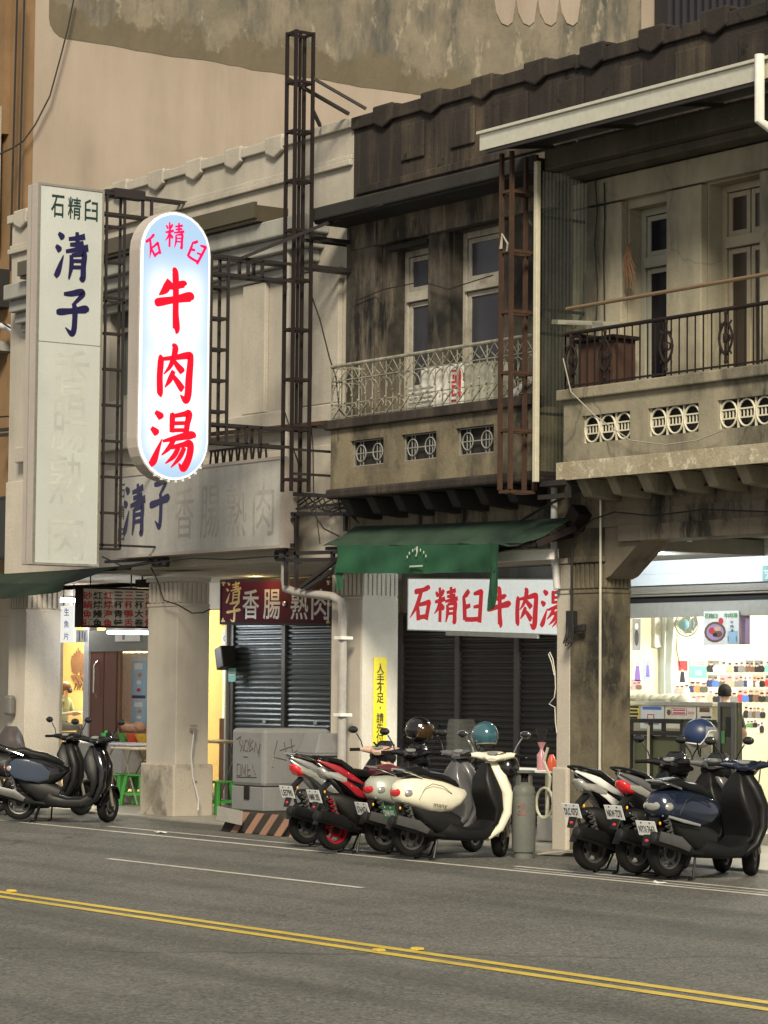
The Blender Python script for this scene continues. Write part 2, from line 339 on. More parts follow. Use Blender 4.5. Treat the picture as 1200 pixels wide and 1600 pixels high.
M['white_col'] = plaster('white_column', (.74, .71, .64), (.66, .63, .56), (.32, .29, .24), .3, thr=.6, sc=2.5)
M['grey_slab'] = plaster('grey_moulding', (.44, .44, .41), (.34, .34, .32), (.12, .12, .11), .6, thr=.48)
M['tallwall'] = plaster('tall_wall', (.40, .33, .27), (.45, .375, .31), (.24, .195, .155), .7, thr=.54, sc=.6, st=(1.1, 1.1, .16), bump=.2)
M['patch'] = plaster('old_party_wall', (.21, .18, .125), (.12, .11, .085), (.045, .045, .045), .85, thr=.47, soft=.08, sc=1.6, st=(1.3, 1.3, .5), spot=(.33, .29, .22), sthr=.57, bump=.6)
M['patch_edge'] = plaster('tar_band', (.135, .11, .06), (.105, .088, .05), (.05, .045, .03), .5, sc=2, st=(1.5, 1.5, .6))
M['brown'] = plaster('brown_tiles', (.30, .19, .10), (.24, .15, .08), (.08, .05, .03), .4, st=(1.6, 1.6, .2))
M['sooty'] = plaster('sooty_parapet', (.044, .037, .034), (.026, .023, .022), (.15, .118, .082), .75, thr=.57, soft=.09, sc=1.5, st=(2.4, 2.4, .22), spot=(.015, .014, .014), sthr=.6, bump=.6)
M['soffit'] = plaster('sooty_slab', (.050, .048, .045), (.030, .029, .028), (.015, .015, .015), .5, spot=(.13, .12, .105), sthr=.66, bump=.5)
M['oldwall'] = plaster('stained_wall', (.20, .168, .13), (.125, .108, .088), (.016, .016, .016), .97, thr=.465, soft=.05, sc=1.3, st=(1.7, 1.7, .34), spot=(.30, .26, .19), sthr=.66, bump=.6)
M['oldbalc'] = plaster('stained_balcony', (.27, .23, .155), (.18, .155, .11), (.026, .025, .023), .95, thr=.49, soft=.08, st=(1.5, 1.5, .7), spot=(.09, .08, .07), sthr=.62, bump=.7)
M['ochre'] = plaster('ochre_render', (.38, .34, .25), (.27, .245, .185), (.025, .025, .023), .92, thr=.525, soft=.09, st=(1.6, 1.6, .4), spot=(.20, .18, .14), sthr=.64, bump=.5, crack=.4)
M['ochre_pale'] = plaster('pale_ochre_render', (.46, .42, .315), (.34, .31, .235), (.05, .048, .043), .85, thr=.55, soft=.1, st=(1.5, 1.5, .35), bump=.35, crack=.25)
M['flaked'] = plaster('flaked_edge', (.52, .47, .36), (.34, .29, .2), (.12, .1, .08), .5, sc=3, st=(2, 2, 2), spot=(.62, .58, .46), sthr=.55, bump=.8)
M['beam'] = plaster('stained_beam', (.235, .20, .15), (.18, .155, .12), (.020, .020, .020), .97, thr=.535, soft=.05, st=(2.2, 2.2, .5), sc=1.0, bump=.35)
M['dado'] = plaster('mouldy_base', (.52, .47, .40), (.45, .40, .33), (.045, .045, .028), .95, thr=.52, soft=.05, st=(1.3, 1.3, 1.0), spot=(.035, .04, .022), sthr=.60)
M['dark'] = flat('dark_void', (.015, .014, .013), .8)
M['win'] = flat('dark_window_pane', (.010, .010, .015), .14, var=0, spec=.22)
M['paleframe'] = plaster('peeling_white_frame', (.50, .47, .40), (.42, .39, .33), (.10, .085, .07), .8, thr=.5, st=(6, 6, 3), sc=5, bump=.5)
M['greyframe'] = flat('grey_painted_frame', (.30, .29, .24), .6)
M['creamframe'] = flat('cream_painted_frame', (.33, .29, .21), .5)
M['brownpane'] = flat('brown_door_pane', (.045, .034, .026), .2, var=.1, spec=.3)
M['greypane'] = flat('dusty_blue_pane', (.040, .040, .050), .2, var=.2, sc=2, spec=.35)
M['iron'] = flat('black_iron', (.018, .014, .014), .6, bump=.3)
M['rust'] = plaster('rusted_iron', (.095, .052, .034), (.06, .036, .027), (.03, .02, .015), .8, sc=6, st=(8, 8, 3), spot=(.20, .14, .08), sthr=.66, rough=.8)
M['rusty_dark'] = plaster('dark_rusted_iron', (.028, .018, .017), (.020, .014, .014), (.010, .008, .008), .7, sc=6, st=(8, 8, 3), rough=.75)
M['whiteiron'] = plaster('flaking_white_iron', (.42, .41, .33), (.27, .26, .20), (.06, .045, .035), .9, thr=.50, sc=9, st=(14, 14, 8), rough=.6)
M['steel'] = flat('galvanised_steel', (.42, .40, .34), .38, .7, bump=.1)
M['alu'] = flat('pale_aluminium', (.62, .60, .50), .35, .5)
M['pvc'] = flat('grey_pvc_pipe', (.33, .31, .29), .5)
M['pvc_pale'] = flat('pale_pvc_pipe', (.50, .49, .50), .45)
M['black'] = flat('black_plastic', (.015, .015, .016), .5)
M['cable'] = flat('black_cable', (.012, .011, .011), .6, var=0)
M['white'] = flat('white_paint_metal', (.72, .71, .66), .4)
M['chrome'] = flat('chrome', (.8, .8, .78), .12, 1.0, var=0)

# ------------------------------------------------------------------ ground
MB().quad((-160, -60, 0), (90, -60, 0), (90, 140, 0), (-160, 140, 0)).build('road', M['asphalt'])['kind'] = 'structure'
o = MB().bx(-70, 10, 19.15, 40, -.05, .035).build('pavement', M['tile'], bevel=.015); o['kind'] = 'structure'
m = MB()
for y in (11.0, 11.24): m.quad((-90, y, .004), (40, y, .004), (40, y+.115, .004), (-90, y+.115, .004))
m.build('double_yellow_line', M['yline'])['kind'] = 'structure'
m = MB()
for k in range(-5, 4): m.quad((-25.45+k*11.7, 14.37, .004), (-20.75+k*11.7, 14.37, .004), (-20.75+k*11.7, 14.46, .004), (-25.45+k*11.7, 14.46, .004))
m.build('white_lane_dash', M['wline'])['kind'] = 'structure'
MB().quad((-90, 17.06, .004), (40, 17.06, .004), (40, 17.16, .004), (-90, 17.16, .004)).build('white_edge_line', M['wline'])['kind'] = 'structure'
m = MB(); m.quad((-22.5, 17.50, .004), (-8, 17.50, .004), (-8, 17.58, .004), (-22.5, 17.58, .004)); m.quad((-22.2, 17.27, .004), (-8, 17.0+.245, .004), (-8, 17.30, .004), (-22.2, 17.325, .004))
m.quad((-31.2, 17.62, .004), (-24.4, 17.62, .004), (-24.4, 17.69, .004), (-31.2, 17.69, .004))
m.build('parking_line', M['wline'])['kind'] = 'structure'
studs = [((18, 1394), 'flat yellow road stud between the double yellow lines at the far left'), ((652, 1485), 'flat yellow road stud beside the double yellow lines, right one of a pair'), ((592, 1487), 'flat yellow road stud on the double yellow lines, left one of a pair')]
for (px, py), lb in studs:
    p = atz(px, py, 0); o = MB().hexa([(p.x-.04, p.y-.035, .005), (p.x+.04, p.y-.035, .005), (p.x+.04, p.y+.035, .005), (p.x-.04, p.y+.035, .005), (p.x-.035, p.y-.03, .022), (p.x+.035, p.y-.03, .022), (p.x+.035, p.y+.03, .022), (p.x-.035, p.y+.03, .022)]).build('road_stud', M['yline'], bevel=.004)
    tag(o, lb, 'road stud', 'yellow road studs')
for (px, py), s, lb in (((250, 1302), .13, 'scrap of white litter on the asphalt before the beige column'), ((1030, 1381), .09, 'scrap of white litter on the edge line before the blue scooter')):
    p = atz(px, py, 0); m = MB(); r0 = []
    for k in range(9):
        t = 2*math.pi*k/9; q = s*(.7+.5*rnd.random()); r0.append((p.x+q*math.cos(t), p.y+q*.5*math.sin(t), .006+.02*rnd.random()))
    a = m.ring(r0); m.cap(a); b = m.ring([(x, y, z+.006) for x, y, z in r0]); m.skin(a, b); m.cap(b)
    tag(m.build('paper_scrap', M['white']), lb, 'litter')
p = atz(870, 1338, 0); o = MB().obox((p.x, p.y+.05, .05), (.20, .10, .03), (-.03, .09, 0), (0, -.004, .008)).build('wooden_slat', M['wline']); tag(o, 'pale wooden slat lying on the ground beside the grey column', 'plank')

# ------------------------------------------------------------------ tall building behind
TX = -38.3
t = empty('tall_building', (TX, 20.1, 0), 'tall beige plastered building with a stained old party wall above the cream shophouse', 'building')
MB().bx(TX-12, TX, 20.15, 46, 3.5, 24).build('wall', M['tallwall'], t)
MB().bx(TX-12, TX-.02, 20.0, 20.148, 3.5, 24).build('front_wall', M['brown'], t)
each('front_pier', [(TX-1.2, TX-.55, 19.9, 20.0, 10.55, 24), (TX-.40, TX-.33, 19.96, 20.0, 4.2, 24)], M['brown'], t)
f = MB().bx(TX-1.9, TX-.62, 19.86, 19.9, 8.7, 11.0).build('window', M['greyframe'], t); MB().bx(TX-1.8, TX-.72, 19.84, 19.858, 8.8, 10.9).build('pane', M['win'], f)
f = MB().bx(TX-2.2, TX-.35, 19.5, 20.0, 7.75, 8.35).build('window_canopy', M['dark'], t)
MB().bx(TX-2.2, TX-.30, 19.3, 20.0, 7.05, 7.2).build('canopy_slab', M['grey_slab'], t)
# the ghost of a demolished neighbour on the side wall
def yz(px, py): q = atx(px, py, TX); return (q.y, q.z)
c0, c1, c2 = yz(76, 50), yz(620, 150), yz(1001, 215)
zb = (c0[1]+c1[1])/2; ye = c2[0]
def rounded(y0, y1, z0, z1, r):
    return [(y0, z1), (y0, z0+r)]+[(y0+r-r*math.cos(a), z0+r-r*math.sin(a)) for a in (.4, .8, 1.2)]+[(y0+r, z0), (y1, z0), (y1, z1)]
fr = ((TX+.002, 0, 0), (0, 1, 0), (0, 0, 1))
def party(zb):
    m, t_, p, N, L = _new('old_party_wall_face'); src = M['patch'].node_tree   # the bare masonry with an uneven tar band along its foot
    g = N('ShaderNodeNewGeometry'); p.inputs['Roughness'].default_value = .92; p.inputs['Specular IOR Level'].default_value = .2
    def noise(sc, mp=None, d=8):
        n = N('ShaderNodeTexNoise'); n.inputs['Scale'].default_value = sc; n.inputs['Detail'].default_value = d; n.inputs['Roughness'].default_value = .65
        k = N('ShaderNodeMapping'); k.inputs['Scale'].default_value = mp or (1, 1, 1); L(g.outputs['Position'], k.inputs[0]); L(k.outputs[0], n.inputs[0]); return n.outputs['Fac']
    def rng(s, a, b, c=0, d=1):
        r = N('ShaderNodeMapRange'); L(s, r.inputs[0])
        for i, v in enumerate((a, b, c, d)): r.inputs[i+1].default_value = v
        return r.outputs[0]
    def mix(f, a, b):
        x = N('ShaderNodeMix'); x.data_type = 'RGBA'; L(f, x.inputs[0])
        for v, i in ((a, 6), (b, 7)):
            if isinstance(v, tuple): x.inputs[i].default_value = (*v, 1)
            else: L(v, x.inputs[i])
        return x.outputs[2]
    sp = N('ShaderNodeSeparateXYZ'); L(g.outputs['Position'], sp.inputs[0])
    ad = N('ShaderNodeMath'); ad.operation = 'ADD'; L(sp.outputs['Z'], ad.inputs[0]); L(rng(noise(1.6), .2, .8, -.55, .55), ad.inputs[1])
    mas = mix(rng(noise(1.1), .35, .65), (.235, .20, .15), (.145, .13, .10))
    mas = mix(rng(noise(2.0, (1, 1.2, .35)), .46, .66), mas, (.075, .075, .070))
    mas = mix(rng(noise(3.4, (1, 1, .5)), .56, .64), mas, (.27, .24, .18))
    band = mix(rng(noise(1.4, (1, 1, .4)), .35, .65), (.15, .125, .085), (.11, .095, .066))
    c = mix(rng(ad.outputs[0], zb+.42, zb+.56), band, mas); L(c, p.inputs['Base Color'])
    bp = N('ShaderNodeBump'); bp.inputs['Strength'].default_value = .6; bp.inputs['Distance'].default_value = .02; L(noise(9), bp.inputs['Height']); L(bp.outputs[0], p.inputs['Normal']); return m
pr_j = rounded(c0[0], ye, zb, 24, .3); jag = [(c0[0]+.5+k*.22, zb+.025*(rnd.random()-.5)+.012*math.sin(k*.7)) for k in range(int((ye-c0[0]-.6)/.22))]
MB().prism(pr_j[:-2]+jag+pr_j[-2:], fr, .006).build('exposed_masonry', party(zb), t)
for k in range(4):
    a = yz(785+k*34, 30); MB().prism([(a[0]-.15, a[1]+.08), (a[0]-.04, a[1]-.08), (a[0]+.10, a[1]-.11), (a[0]+.21, a[1]-.02), (a[0]+.28, a[1]+.4), (a[0]+.33, 24), (a[0]-.26, 24), (a[0]-.22, a[1]+.4)], fr, .028).build('render_patch', M['tallwall'], t)
MB().bx(TX-12, TX, 46.02, 47, 0, 20).build('rear_wall', M['tallwall'], t)
# dark corrugated shed behind
e0 = yz(1020, 40)[0]
t2 = empty('rear_shed', (TX+.4, e0+.1, 0), 'dark corrugated metal building glimpsed above the parapet at the top right', 'building')
m = MB(); yy = e0
while yy < e0+5: m.bx(TX+.35, TX+.42, yy, yy+.09, 8, 20); yy += .18
m.bx(TX+.05, TX+.35, e0, e0+5.2, 8, 20); m.build('corrugated_wall', flat('dark_blue_sheet', (.018, .017, .022), .5), t2)
MB().bx(TX+.42, TX+.5, e0+2.0, e0+4.2, 12.9, 15).build('window', M['dark'], t2)
# loose cable over the side wall
pts = [atx(px, py, TX+.15) for px, py in ((116, -5), (106, 45), (93, 95), (78, 150), (55, 195), (36, 221), (18, 232), (-6, 243))]
tag(MB().tube(pts, .014, 6).build('hanging_cable', M['cable'], smooth=True), 'thin black cable drooping across the tall beige wall at top left', 'cable')
for dx, lb in ((0, 'left'), (.14, 'right')):
    pts = [at(27+dx*80-k*1.6, k*62-10, 19.82) for k in range(8)]
    tag(MB().tube(pts, .018, 6).build('wall_conduit', M['cable'], smooth=True), 'thin dark conduit running down the brown tiled front, %s one of two' % lb, 'conduit')

# ------------------------------------------------------------------ pillars (fluted capitals)
def pillar(parent, x0, x1, y0, y1, ms, mc, mb_, zb=.035, z1=2.95, zc=3.26, base=.75, flut=True, pad=.055):
    p = MB().bx(x0, x1, y0, y1, zb, z1).build('pillar', ms, parent, bevel=.012)
    m = MB(); m.bx(x0+.01, x1-.01, y0+.015, y1-.01, z1, zc); n = 7
    m.bx(x0-.012, x1+.012, y0-.012, y1, z1-.035, z1+.004); m.bx(x0-.025, x1+.025, y0-.025, y1, zc-.002, zc+.06)
    for k in range(n):
        a = x0+(k+.5)*(x1-x0)/n; m.bx(a-.028, a+.028, y0-.008, y0+.014, z1+.02, zc-.02)
        a = y0+(k+.5)*(y1-y0)/n; m.bx(x1-.012, x1+.010, a-.022, a+.022, z1+.02, zc-.02)
    m.build('capital', mc, p, bevel=.006)
    if base: MB().bx(x0-pad, x1+pad, y0-pad, y1+pad, zb-.03, base).build('plinth', mb_, p, bevel=.02)
    return p
def blocks(parent, xs, mat, y=19.5, zt=9.02, wd=.42):
    for x in xs:
        zt_ = zt+.055
        m = MB(); m.prism([(x, zt_), (x, zt-.16), (x+wd*.32, zt-.215), (x+wd*.5, zt-.24), (x+wd*.68, zt-.215), (x+wd, zt-.16), (x+wd, zt_)], ((0, y-.001, 0), (1, 0, 0), (0, 0, 1)), .07)
        m.bx(x, x+wd, y, y+.3, zt, zt_); m.build('parapet_block', mat, parent, bevel=.025)

# ------------------------------------------------------------------ cream shophouse (left)
WY = 19.5
xb = at(549, 480, WY).x; XB = -28.42
t = empty('cream_shophouse', (-33, WY, 0), 'cream two storey shophouse with a stepped parapet behind the tall sign boards', 'building')
XL = -37.7
m = MB(); wall(m, XL, XB, 3.42, 9.0, WY, WY+.35, [(-34.6, -33.55, 5.9, 7.5)]); m.build('wall', M['cream'], t)
w_ = MB(); w_.bx(-34.6, -34.52, 19.62, 19.7, 5.9, 7.5); w_.bx(-33.63, -33.55, 19.62, 19.7, 5.9, 7.5); w_.bx(-34.52, -33.63, 19.62, 19.7, 7.42, 7.5); w_.bx(-34.52, -33.63, 19.62, 19.7, 5.9, 5.98); w_.bx(-34.52, -33.63, 19.62, 19.7, 6.9, 6.96)
w_ = w_.build('window', M['greyframe'], t); MB().bx(-34.52, -33.63, 19.71, 19.73, 5.98, 7.42).build('pane', flat('dusty_pane', (.14, .16, .17), .3), w_)
m = MB(); m.bx(XL-.08, XB, WY-.06, WY-.001, 8.90, 9.03); m.bx(XL-.05, XB, WY-.06, WY-.001, 8.42, 8.50); m.bx(XL-.03, XB, WY-.03, WY-.001, 8.50, 8.56); m.build('cornice', M['cream'], t, bevel=.012)
blocks(t, [-37.55+1.02*k for k in range(9) if k != 8], M['cream'])
m = MB(); m.bx(-36.5, -29.92, 19.02, WY-.002, 7.86, 8.07); m.bx(-36.5, -29.92, 18.97, 19.018, 7.9, 8.11); m.build('rain_gutter', flat('old_tin_gutter', (.10, .085, .055), .4, .5, bump=.2), t)
m = MB()
for k, (d, z0, z1) in enumerate(((.40, 7.62, 7.855), (.30, 7.44, 7.62), (.20, 7.28, 7.44), (.10, 7.16, 7.28))): m.bx(-37.2, -28.95-.1*k, WY-d, WY-.001, z0, z1-.002)
m.build('stepped_moulding', M['grey_slab'], t, bevel=.02)
each('pilaster', [(a, b, WY-.07, WY-.001, 5.42, 7.15) for a, b in ((-30.9, -30.35), (-29.5, -28.62), (-33.1, -32.4))], M['cream'], t, .012)
MB().bx(-37.2, XB-.02, WY-.16, WY-.001, 5.16, 5.40).build('sill_course', M['cream'], t, bevel=.02)
m = MB(); m.bx(XL, XB, WY-.04, WY-.001, 3.44, 4.9); m.build('beam', M['cream_low'], t, bevel=.012)
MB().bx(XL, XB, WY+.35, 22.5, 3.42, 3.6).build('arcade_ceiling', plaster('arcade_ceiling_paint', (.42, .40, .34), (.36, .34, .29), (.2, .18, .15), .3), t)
a = at(37, 1180, WY).x; yp = atx(92, 1180, a).y
pillar(t, a-.55, a, WY, yp, M['cream_low'], M['cream_low'], M['dado'], base=0)
a = at(274, 1185, WY).x; yp = atx(325, 1185, a).y
pillar(t, a-.80, a, WY, yp, M['cream_low'], M['cream_low'], M['dado'], base=.74)
a = at(562.5, 1150, WY).x; yp = atx(618, 1150, a).y
pillar(t, a-.66, a-.001, WY, yp-.002, M['cream_low'], M['cream_low'], M['cream_low'], base=0)
m = MB(); m.bx(a, a+.03, WY+.003, yp, .035, 2.95); m.build('pale_face', M['white_col'], t)  # side face in a paler colour than the shaft
m = MB(); m.bx(a+.012, a+.03, WY+.01, yp-.01, 2.95, 3.26)
for k in range(8): c = WY+(k+.5)*(yp-WY)/8; m.bx(a+.03, a+.046, c-.022, c+.022, 2.97, 3.24)
m.bx(a, a+.06, WY-.02, yp, 3.26, 3.32); m.build('pale_capital', M['white_col'], t, bevel=.004)
WPX, WPY = a, yp
# ------------------------------------------------------------------ weathered shophouse (middle)
def win_frame(parent, x0, x1, z0, zm, z1, y, mf, mp, leaves=1, cols=None):
    f = MB(); th = .075
    f.bx(x0, x0+th, y, y+.09, z0, z1); f.bx(x1-th, x1, y, y+.09, z0, z1); f.bx(x0+th, x1-th, y, y+.09, z1-th, z1); f.bx(x0+th, x1-th, y, y+.09, z0, z0+th); f.bx(x0+th, x1-th, y-.03, y+.09, zm-.06, zm+.06)
    f = f.build('window', mf, parent, bevel=.006); wl = (x1-x0-2*th)/leaves
    for k in range(leaves):
        a = x0+th+wl*k+.01; b = a+wl-.02; s = .055
        for lo, hi in ((z0+th+.01, zm-.07), (zm+.07, z1-th-.01)):
            q = MB(); q.bx(a, a+s, y+.02, y+.06, lo, hi); q.bx(b-s, b, y+.02, y+.06, lo, hi); q.bx(a+s, b-s, y+.02, y+.06, hi-s, hi); q.bx(a+s, b-s, y+.02, y+.06, lo, lo+s)
            q.build('sash', mf, f, bevel=.004); MB().bx(a+s-.002, b-s+.002, y+.038, y+.044, lo+s-.002, hi-s+.002).build('pane', mp, f)
    return f
XR = -23.95
t = empty('weathered_shophouse', (-26.2, WY, 0), 'soot stained two storey shophouse with white iron balcony rail, between cream and ochre fronts', 'building')
holes = [(-27.45, -26.75, 4.3, 7.20), (-26.25, -25.25, 4.3, 7.28)]
m = MB(); wall(m, XB+.002, XR, 4.25, 8.0, WY, WY+.3, holes); m.build('wall', M['oldwall'], t)
MB().bx(XB+.004, XR, WY+.301, WY+.5, 4.25, 8.0).build('room_back', M['dark'], t)
each('pilaster', [(XB+.004, -27.75, WY-.10, WY-.001, 4.3, 7.62), (-26.72, -26.30, WY-.06, WY-.001, 4.3, 7.62), (-25.22, -24.6, WY-.06, WY-.001, 4.3, 7.6)], M['oldwall'], t, .015)
m = MB(); m.bx(XB+.1, XR-.2, WY-.13, WY-.001, 7.30, 7.64)
m.build('swag_frieze', plaster('dripping_frieze', (.24, .20, .15), (.16, .135, .10), (.02, .02, .02), .9, thr=.45, soft=.06, st=(5.5, 5.5, .9), spot=(.38, .34, .27), sthr=.68), t, bevel=.02)
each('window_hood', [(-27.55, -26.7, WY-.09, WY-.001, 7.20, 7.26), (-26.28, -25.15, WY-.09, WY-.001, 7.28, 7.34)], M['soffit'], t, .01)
win_frame(t, -27.45, -26.75, 4.3, 6.62, 7.20, WY+.12, M['paleframe'], M['greypane'])
win_frame(t, -26.25, -25.25, 4.3, 6.62, 7.28, WY+.12, M['paleframe'], M['greypane'], 1)
ze = at(600, 325, 18.92).z
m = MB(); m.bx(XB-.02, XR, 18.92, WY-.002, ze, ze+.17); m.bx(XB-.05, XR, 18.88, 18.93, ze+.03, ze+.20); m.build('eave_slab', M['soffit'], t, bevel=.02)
m = MB(); m.bx(XB+.003, XR, WY-.002, WY+.3, 8.0, 9.0); m.bx(XB+.003, XR, WY-.05, WY-.003, 8.86, 9.02); m.bx(XB+.1, XR, WY-.03, WY-.003, 8.02, 8.12); m.build('parapet', M['sooty'], t, bevel=.03)
blocks(t, [-27.92+1.02*k for k in range(4)], M['sooty'])
each('parapet_panel', [(-27.35+1.02*k, -26.87+1.02*k, WY-.035, WY-.004, 8.3, 8.75) for k in range(4)], M['sooty'], t, .02)
BY = 18.9
def balcony(t, x0, x1, mat, ledge_mat, cor_mat, win, grille, zs=4.25):
    m = MB(); wall(m, x0, x1, zs, 4.98, BY, BY+.10, win); m.bx(x0, x0+.1, BY+.10, WY-.003, zs, 4.98); m.bx(x1-.1, x1, BY+.10, WY-.003, zs, 4.98); m.build('balcony_wall', mat, t, bevel=0)
    m = MB(); m.bx(x0-.07, x1+.03, BY-.06, BY+.15, 4.98, 5.10); m.bx(x0-.07, x0+.15, BY+.15, WY-.004, 4.98, 5.10); m.build('ledge', ledge_mat, t, bevel=.015)
    m = MB(); m.bx(x0-.05, x1+.02, BY-.05, WY-.002, zs-.12, zs-.001); m.build('balcony_slab', ledge_mat, t, bevel=.03)
    n = int((x1-x0)/.52)
    for k in range(n):
        x = x0+.12+k*(x1-x0-.2)/n; a = BY+.06
        m = MB(); m.hexa([(x, a+.12, zs-.32), (x+.16, a+.12, zs-.32), (x+.16, WY-.003, zs-.36), (x, WY-.003, zs-.36), (x, a, zs-.122), (x+.16, a, zs-.122), (x+.16, WY-.003, zs-.122), (x, WY-.003, zs-.122)])
        m.build('corbel', cor_mat, t, bevel=.015)
    for a, b, c, d in win: grille(t, a, b, c, d)
def grille_bars(t, a, b, c, d):
    m = MB(); y = BY+.05; zc = (c+d)/2; wd = b-a
    MB().bx(a, b, BY+.098, BY+.12, c, d).build('grille_back', M['dark'], t)
    for x in (a+.015, b-.015): m.bar((x, y, c), (x, y, d), .014)
    for z in (c+.01, d-.01, zc): m.bar((a, y+.001, z), (b, y+.001, z), .012)
    for fx in (.25, .75):
        cx = a+wd*fx; m.tube([(cx+.10*math.cos(q), y-.01, zc+.10*math.sin(q)) for q in [k*math.pi/8 for k in range(17)]], .008, 5)
        for dx in (-.03, .03): m.bar((cx+dx, y+.004, c), (cx+dx, y+.004, d), .010)
    m.build('balcony_grille', flat('grey_grille_paint', (.22, .22, .21), .5), t)
x0, x1 = -27.98, -23.98
w3 = [(-27.55, -26.85, 4.50, 4.82), (-26.48, -25.78, 4.50, 4.82), (-25.40, -24.68, 4.50, 4.82)]
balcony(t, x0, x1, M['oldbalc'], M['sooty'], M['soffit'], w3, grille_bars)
# white scrolled balcony railing
def arc(c, r, a0, a1, n=7, y=0): return [(c[0]+r*math.cos(a0+(a1-a0)*k/n), y, c[1]+r*math.sin(a0+(a1-a0)*k/n)) for k in range(n+1)]
ry = BY+.02
m = MB(); m.tube([(x0-.02, WY-.02, 5.77), (x0-.02, ry, 5.77), (x1, ry, 5.77)], .022, 8)
m.bar((x0, ry, 5.585), (x1, ry, 5.585), .012); m.bar((x0, ry, 5.29), (x1, ry, 5.29), .011); m.bar((x0, ry, 5.13), (x1, ry, 5.13), .011)
m.bar((x0-.02, WY-.02, 5.29), (x0-.02, ry, 5.29), .011); m.bar((x0-.02, WY-.02, 5.13), (x0-.02, ry, 5.13), .011); m.bar((x0-.02, WY-.02, 5.585), (x0-.02, ry, 5.585), .012)
for k in range(4): m.bar((x0-.02, ry+.15*k, 5.1), (x0-.02, ry+.15*k, 5.77), .011)
n = 14; pw = (x1-x0)/n
for k in range(n):
    a = x0+pw*k; c = a+pw/2
    m.bar((a, ry, 5.1), (a, ry, 5.76), .011); m.bar((c, ry+.001, 5.10), (c, ry+.001, 5.585), .0075)
    m.bar((a, ry-.008, 5.585), (c, ry-.008, 5.76), .0075); m.bar((c, ry-.008, 5.76), (a+pw, ry-.008, 5.585), .0075)
    m.bar((a, ry+.009, 5.70), (c, ry+.009, 5.60), .0075); m.bar((c, ry+.009, 5.60), (a+pw, ry+.009, 5.70), .0075)
    m.tube(arc((a, 5.40), pw/2, 0, math.pi/2, 6, ry-.012), .0065, 5); m.tube(arc((a+pw, 5.40), pw/2, math.pi, math.pi/2, 6, ry-.012), .0065, 5)
    m.tube(arc((c, 5.43), pw/2, 0, math.pi/2, 6, ry+.014), .006, 5); m.tube(arc((c, 5.43), pw/2, math.pi, math.pi/2, 6, ry+.014), .006, 5)
    m.ell((c, ry-.012, 5.38), (.017, .014, .017), 8, 5); m.ell((a, ry-.012, 5.31), (.017, .014, .016), 8, 5)
    m.bar((a+.02, ry-.012, 5.12), (a+pw*.72, ry-.012, 5.27), .012); m.tube(arc((a+.07, 5.20), .05, -.2, 3.3, 7, ry-.015), .007, 5); m.tube(arc((a+pw*.78, 5.24), .035, 2.8, -1, 6, ry-.015), .007, 5)
m.build('balcony_railing', M['whiteiron'], t)
m = MB(); m.bx(XB+.002, XR-.46, WY-.003, WY+.40, 3.42, 4.249); m.build('beam', M['beam'], t)
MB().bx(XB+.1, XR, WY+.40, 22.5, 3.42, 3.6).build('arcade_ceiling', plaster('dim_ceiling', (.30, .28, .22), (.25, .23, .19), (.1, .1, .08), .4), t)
# ------------------------------------------------------------------ ochre shophouse (right)
t = empty('ochre_shophouse', (-21, WY, 0), 'ochre two storey shophouse with brown balcony bars and ring grilles above the bright shop', 'building')
XE = -12.0
holes = [(-23.02, -22.32, 4.3, 7.12), (-21.72, -20.86, 4.3, 7.20)]
m = MB(); wall(m, XR+.002, XE, 4.25, 8.0, WY, WY+.3, holes); m.build('wall', M['ochre_pale'], t)
MB().bx(XR+.1, XE, WY+.301, WY+.5, 4.25, 8.0).build('room_back', M['dark'], t)
win_frame(t, -23.02, -22.32, 4.3, 6.52, 7.12, WY+.16, M['greyframe'], M['win'])
f = win_frame(t, -21.72, -20.86, 4.3, 6.58, 7.20, WY+.18, M['creamframe'], M['brownpane'], 2)
MB().bx(-21.45, -21.18, WY+.30, WY+.3005, 4.9, 5.7).build('lit_room_glimpse', glow('warm_room_light', (1, .85, .45), .9), f)
each('pilaster', [(a, b, WY-.10, WY-.001, 4.3, 7.2) for a, b in ((-23.9, -23.05), (-22.3, -21.74), (-20.84, -20.2))], M['ochre_pale'], t, .012)
m = MB(); m.bx(XR+.05, XE, WY-.10, WY-.001, 7.22, 7.50); m.build('lintel_band', M['ochre_pale'], t, bevel=.01)
m = MB(); m.bx(XR+.03, XE, WY-.35, WY-.002, 7.52, 7.62); m.bx(XR+.03, XE, WY-.50, WY-.002, 7.62, 7.86); m.build('eave_slab', plaster('grey_eave', (.17, .155, .12), (.11, .10, .085), (.03, .03, .028), .8, thr=.5, spot=(.30, .28, .22), sthr=.64, bump=.5), t, bevel=.02)
m = MB(); m.bx(XR+.002, XE, WY-.002, WY+.3, 8.0, 8.98); m.bx(XR+.002, XE, WY-.05, WY-.003, 8.84, 9.0); m.bx(XR+.05, XE, WY-.03, WY-.003, 8.02, 8.12); m.build('parapet', M['sooty'], t, bevel=.03)
blocks(t, [-23.84+1.02*k for k in range(8)], M['sooty'])
each('parapet_panel', [(-23.27+1.02*k, -22.79+1.02*k, WY-.035, WY-.004, 8.3, 8.72) for k in range(8)], M['sooty'], t, .02)
each('coping_light_patch', [(-23.84+1.02*k-.3, -23.84+1.02*k-.04, WY+.02, WY+.28, 8.985, 9.0) for k in range(9)], M['cream'], t)  # light falling on the coping, put in as pale patches of colour
MB().bx(XL, XE, 19.9, 32, 7.9, 8.2).build('roof', M['grey_slab'], t)
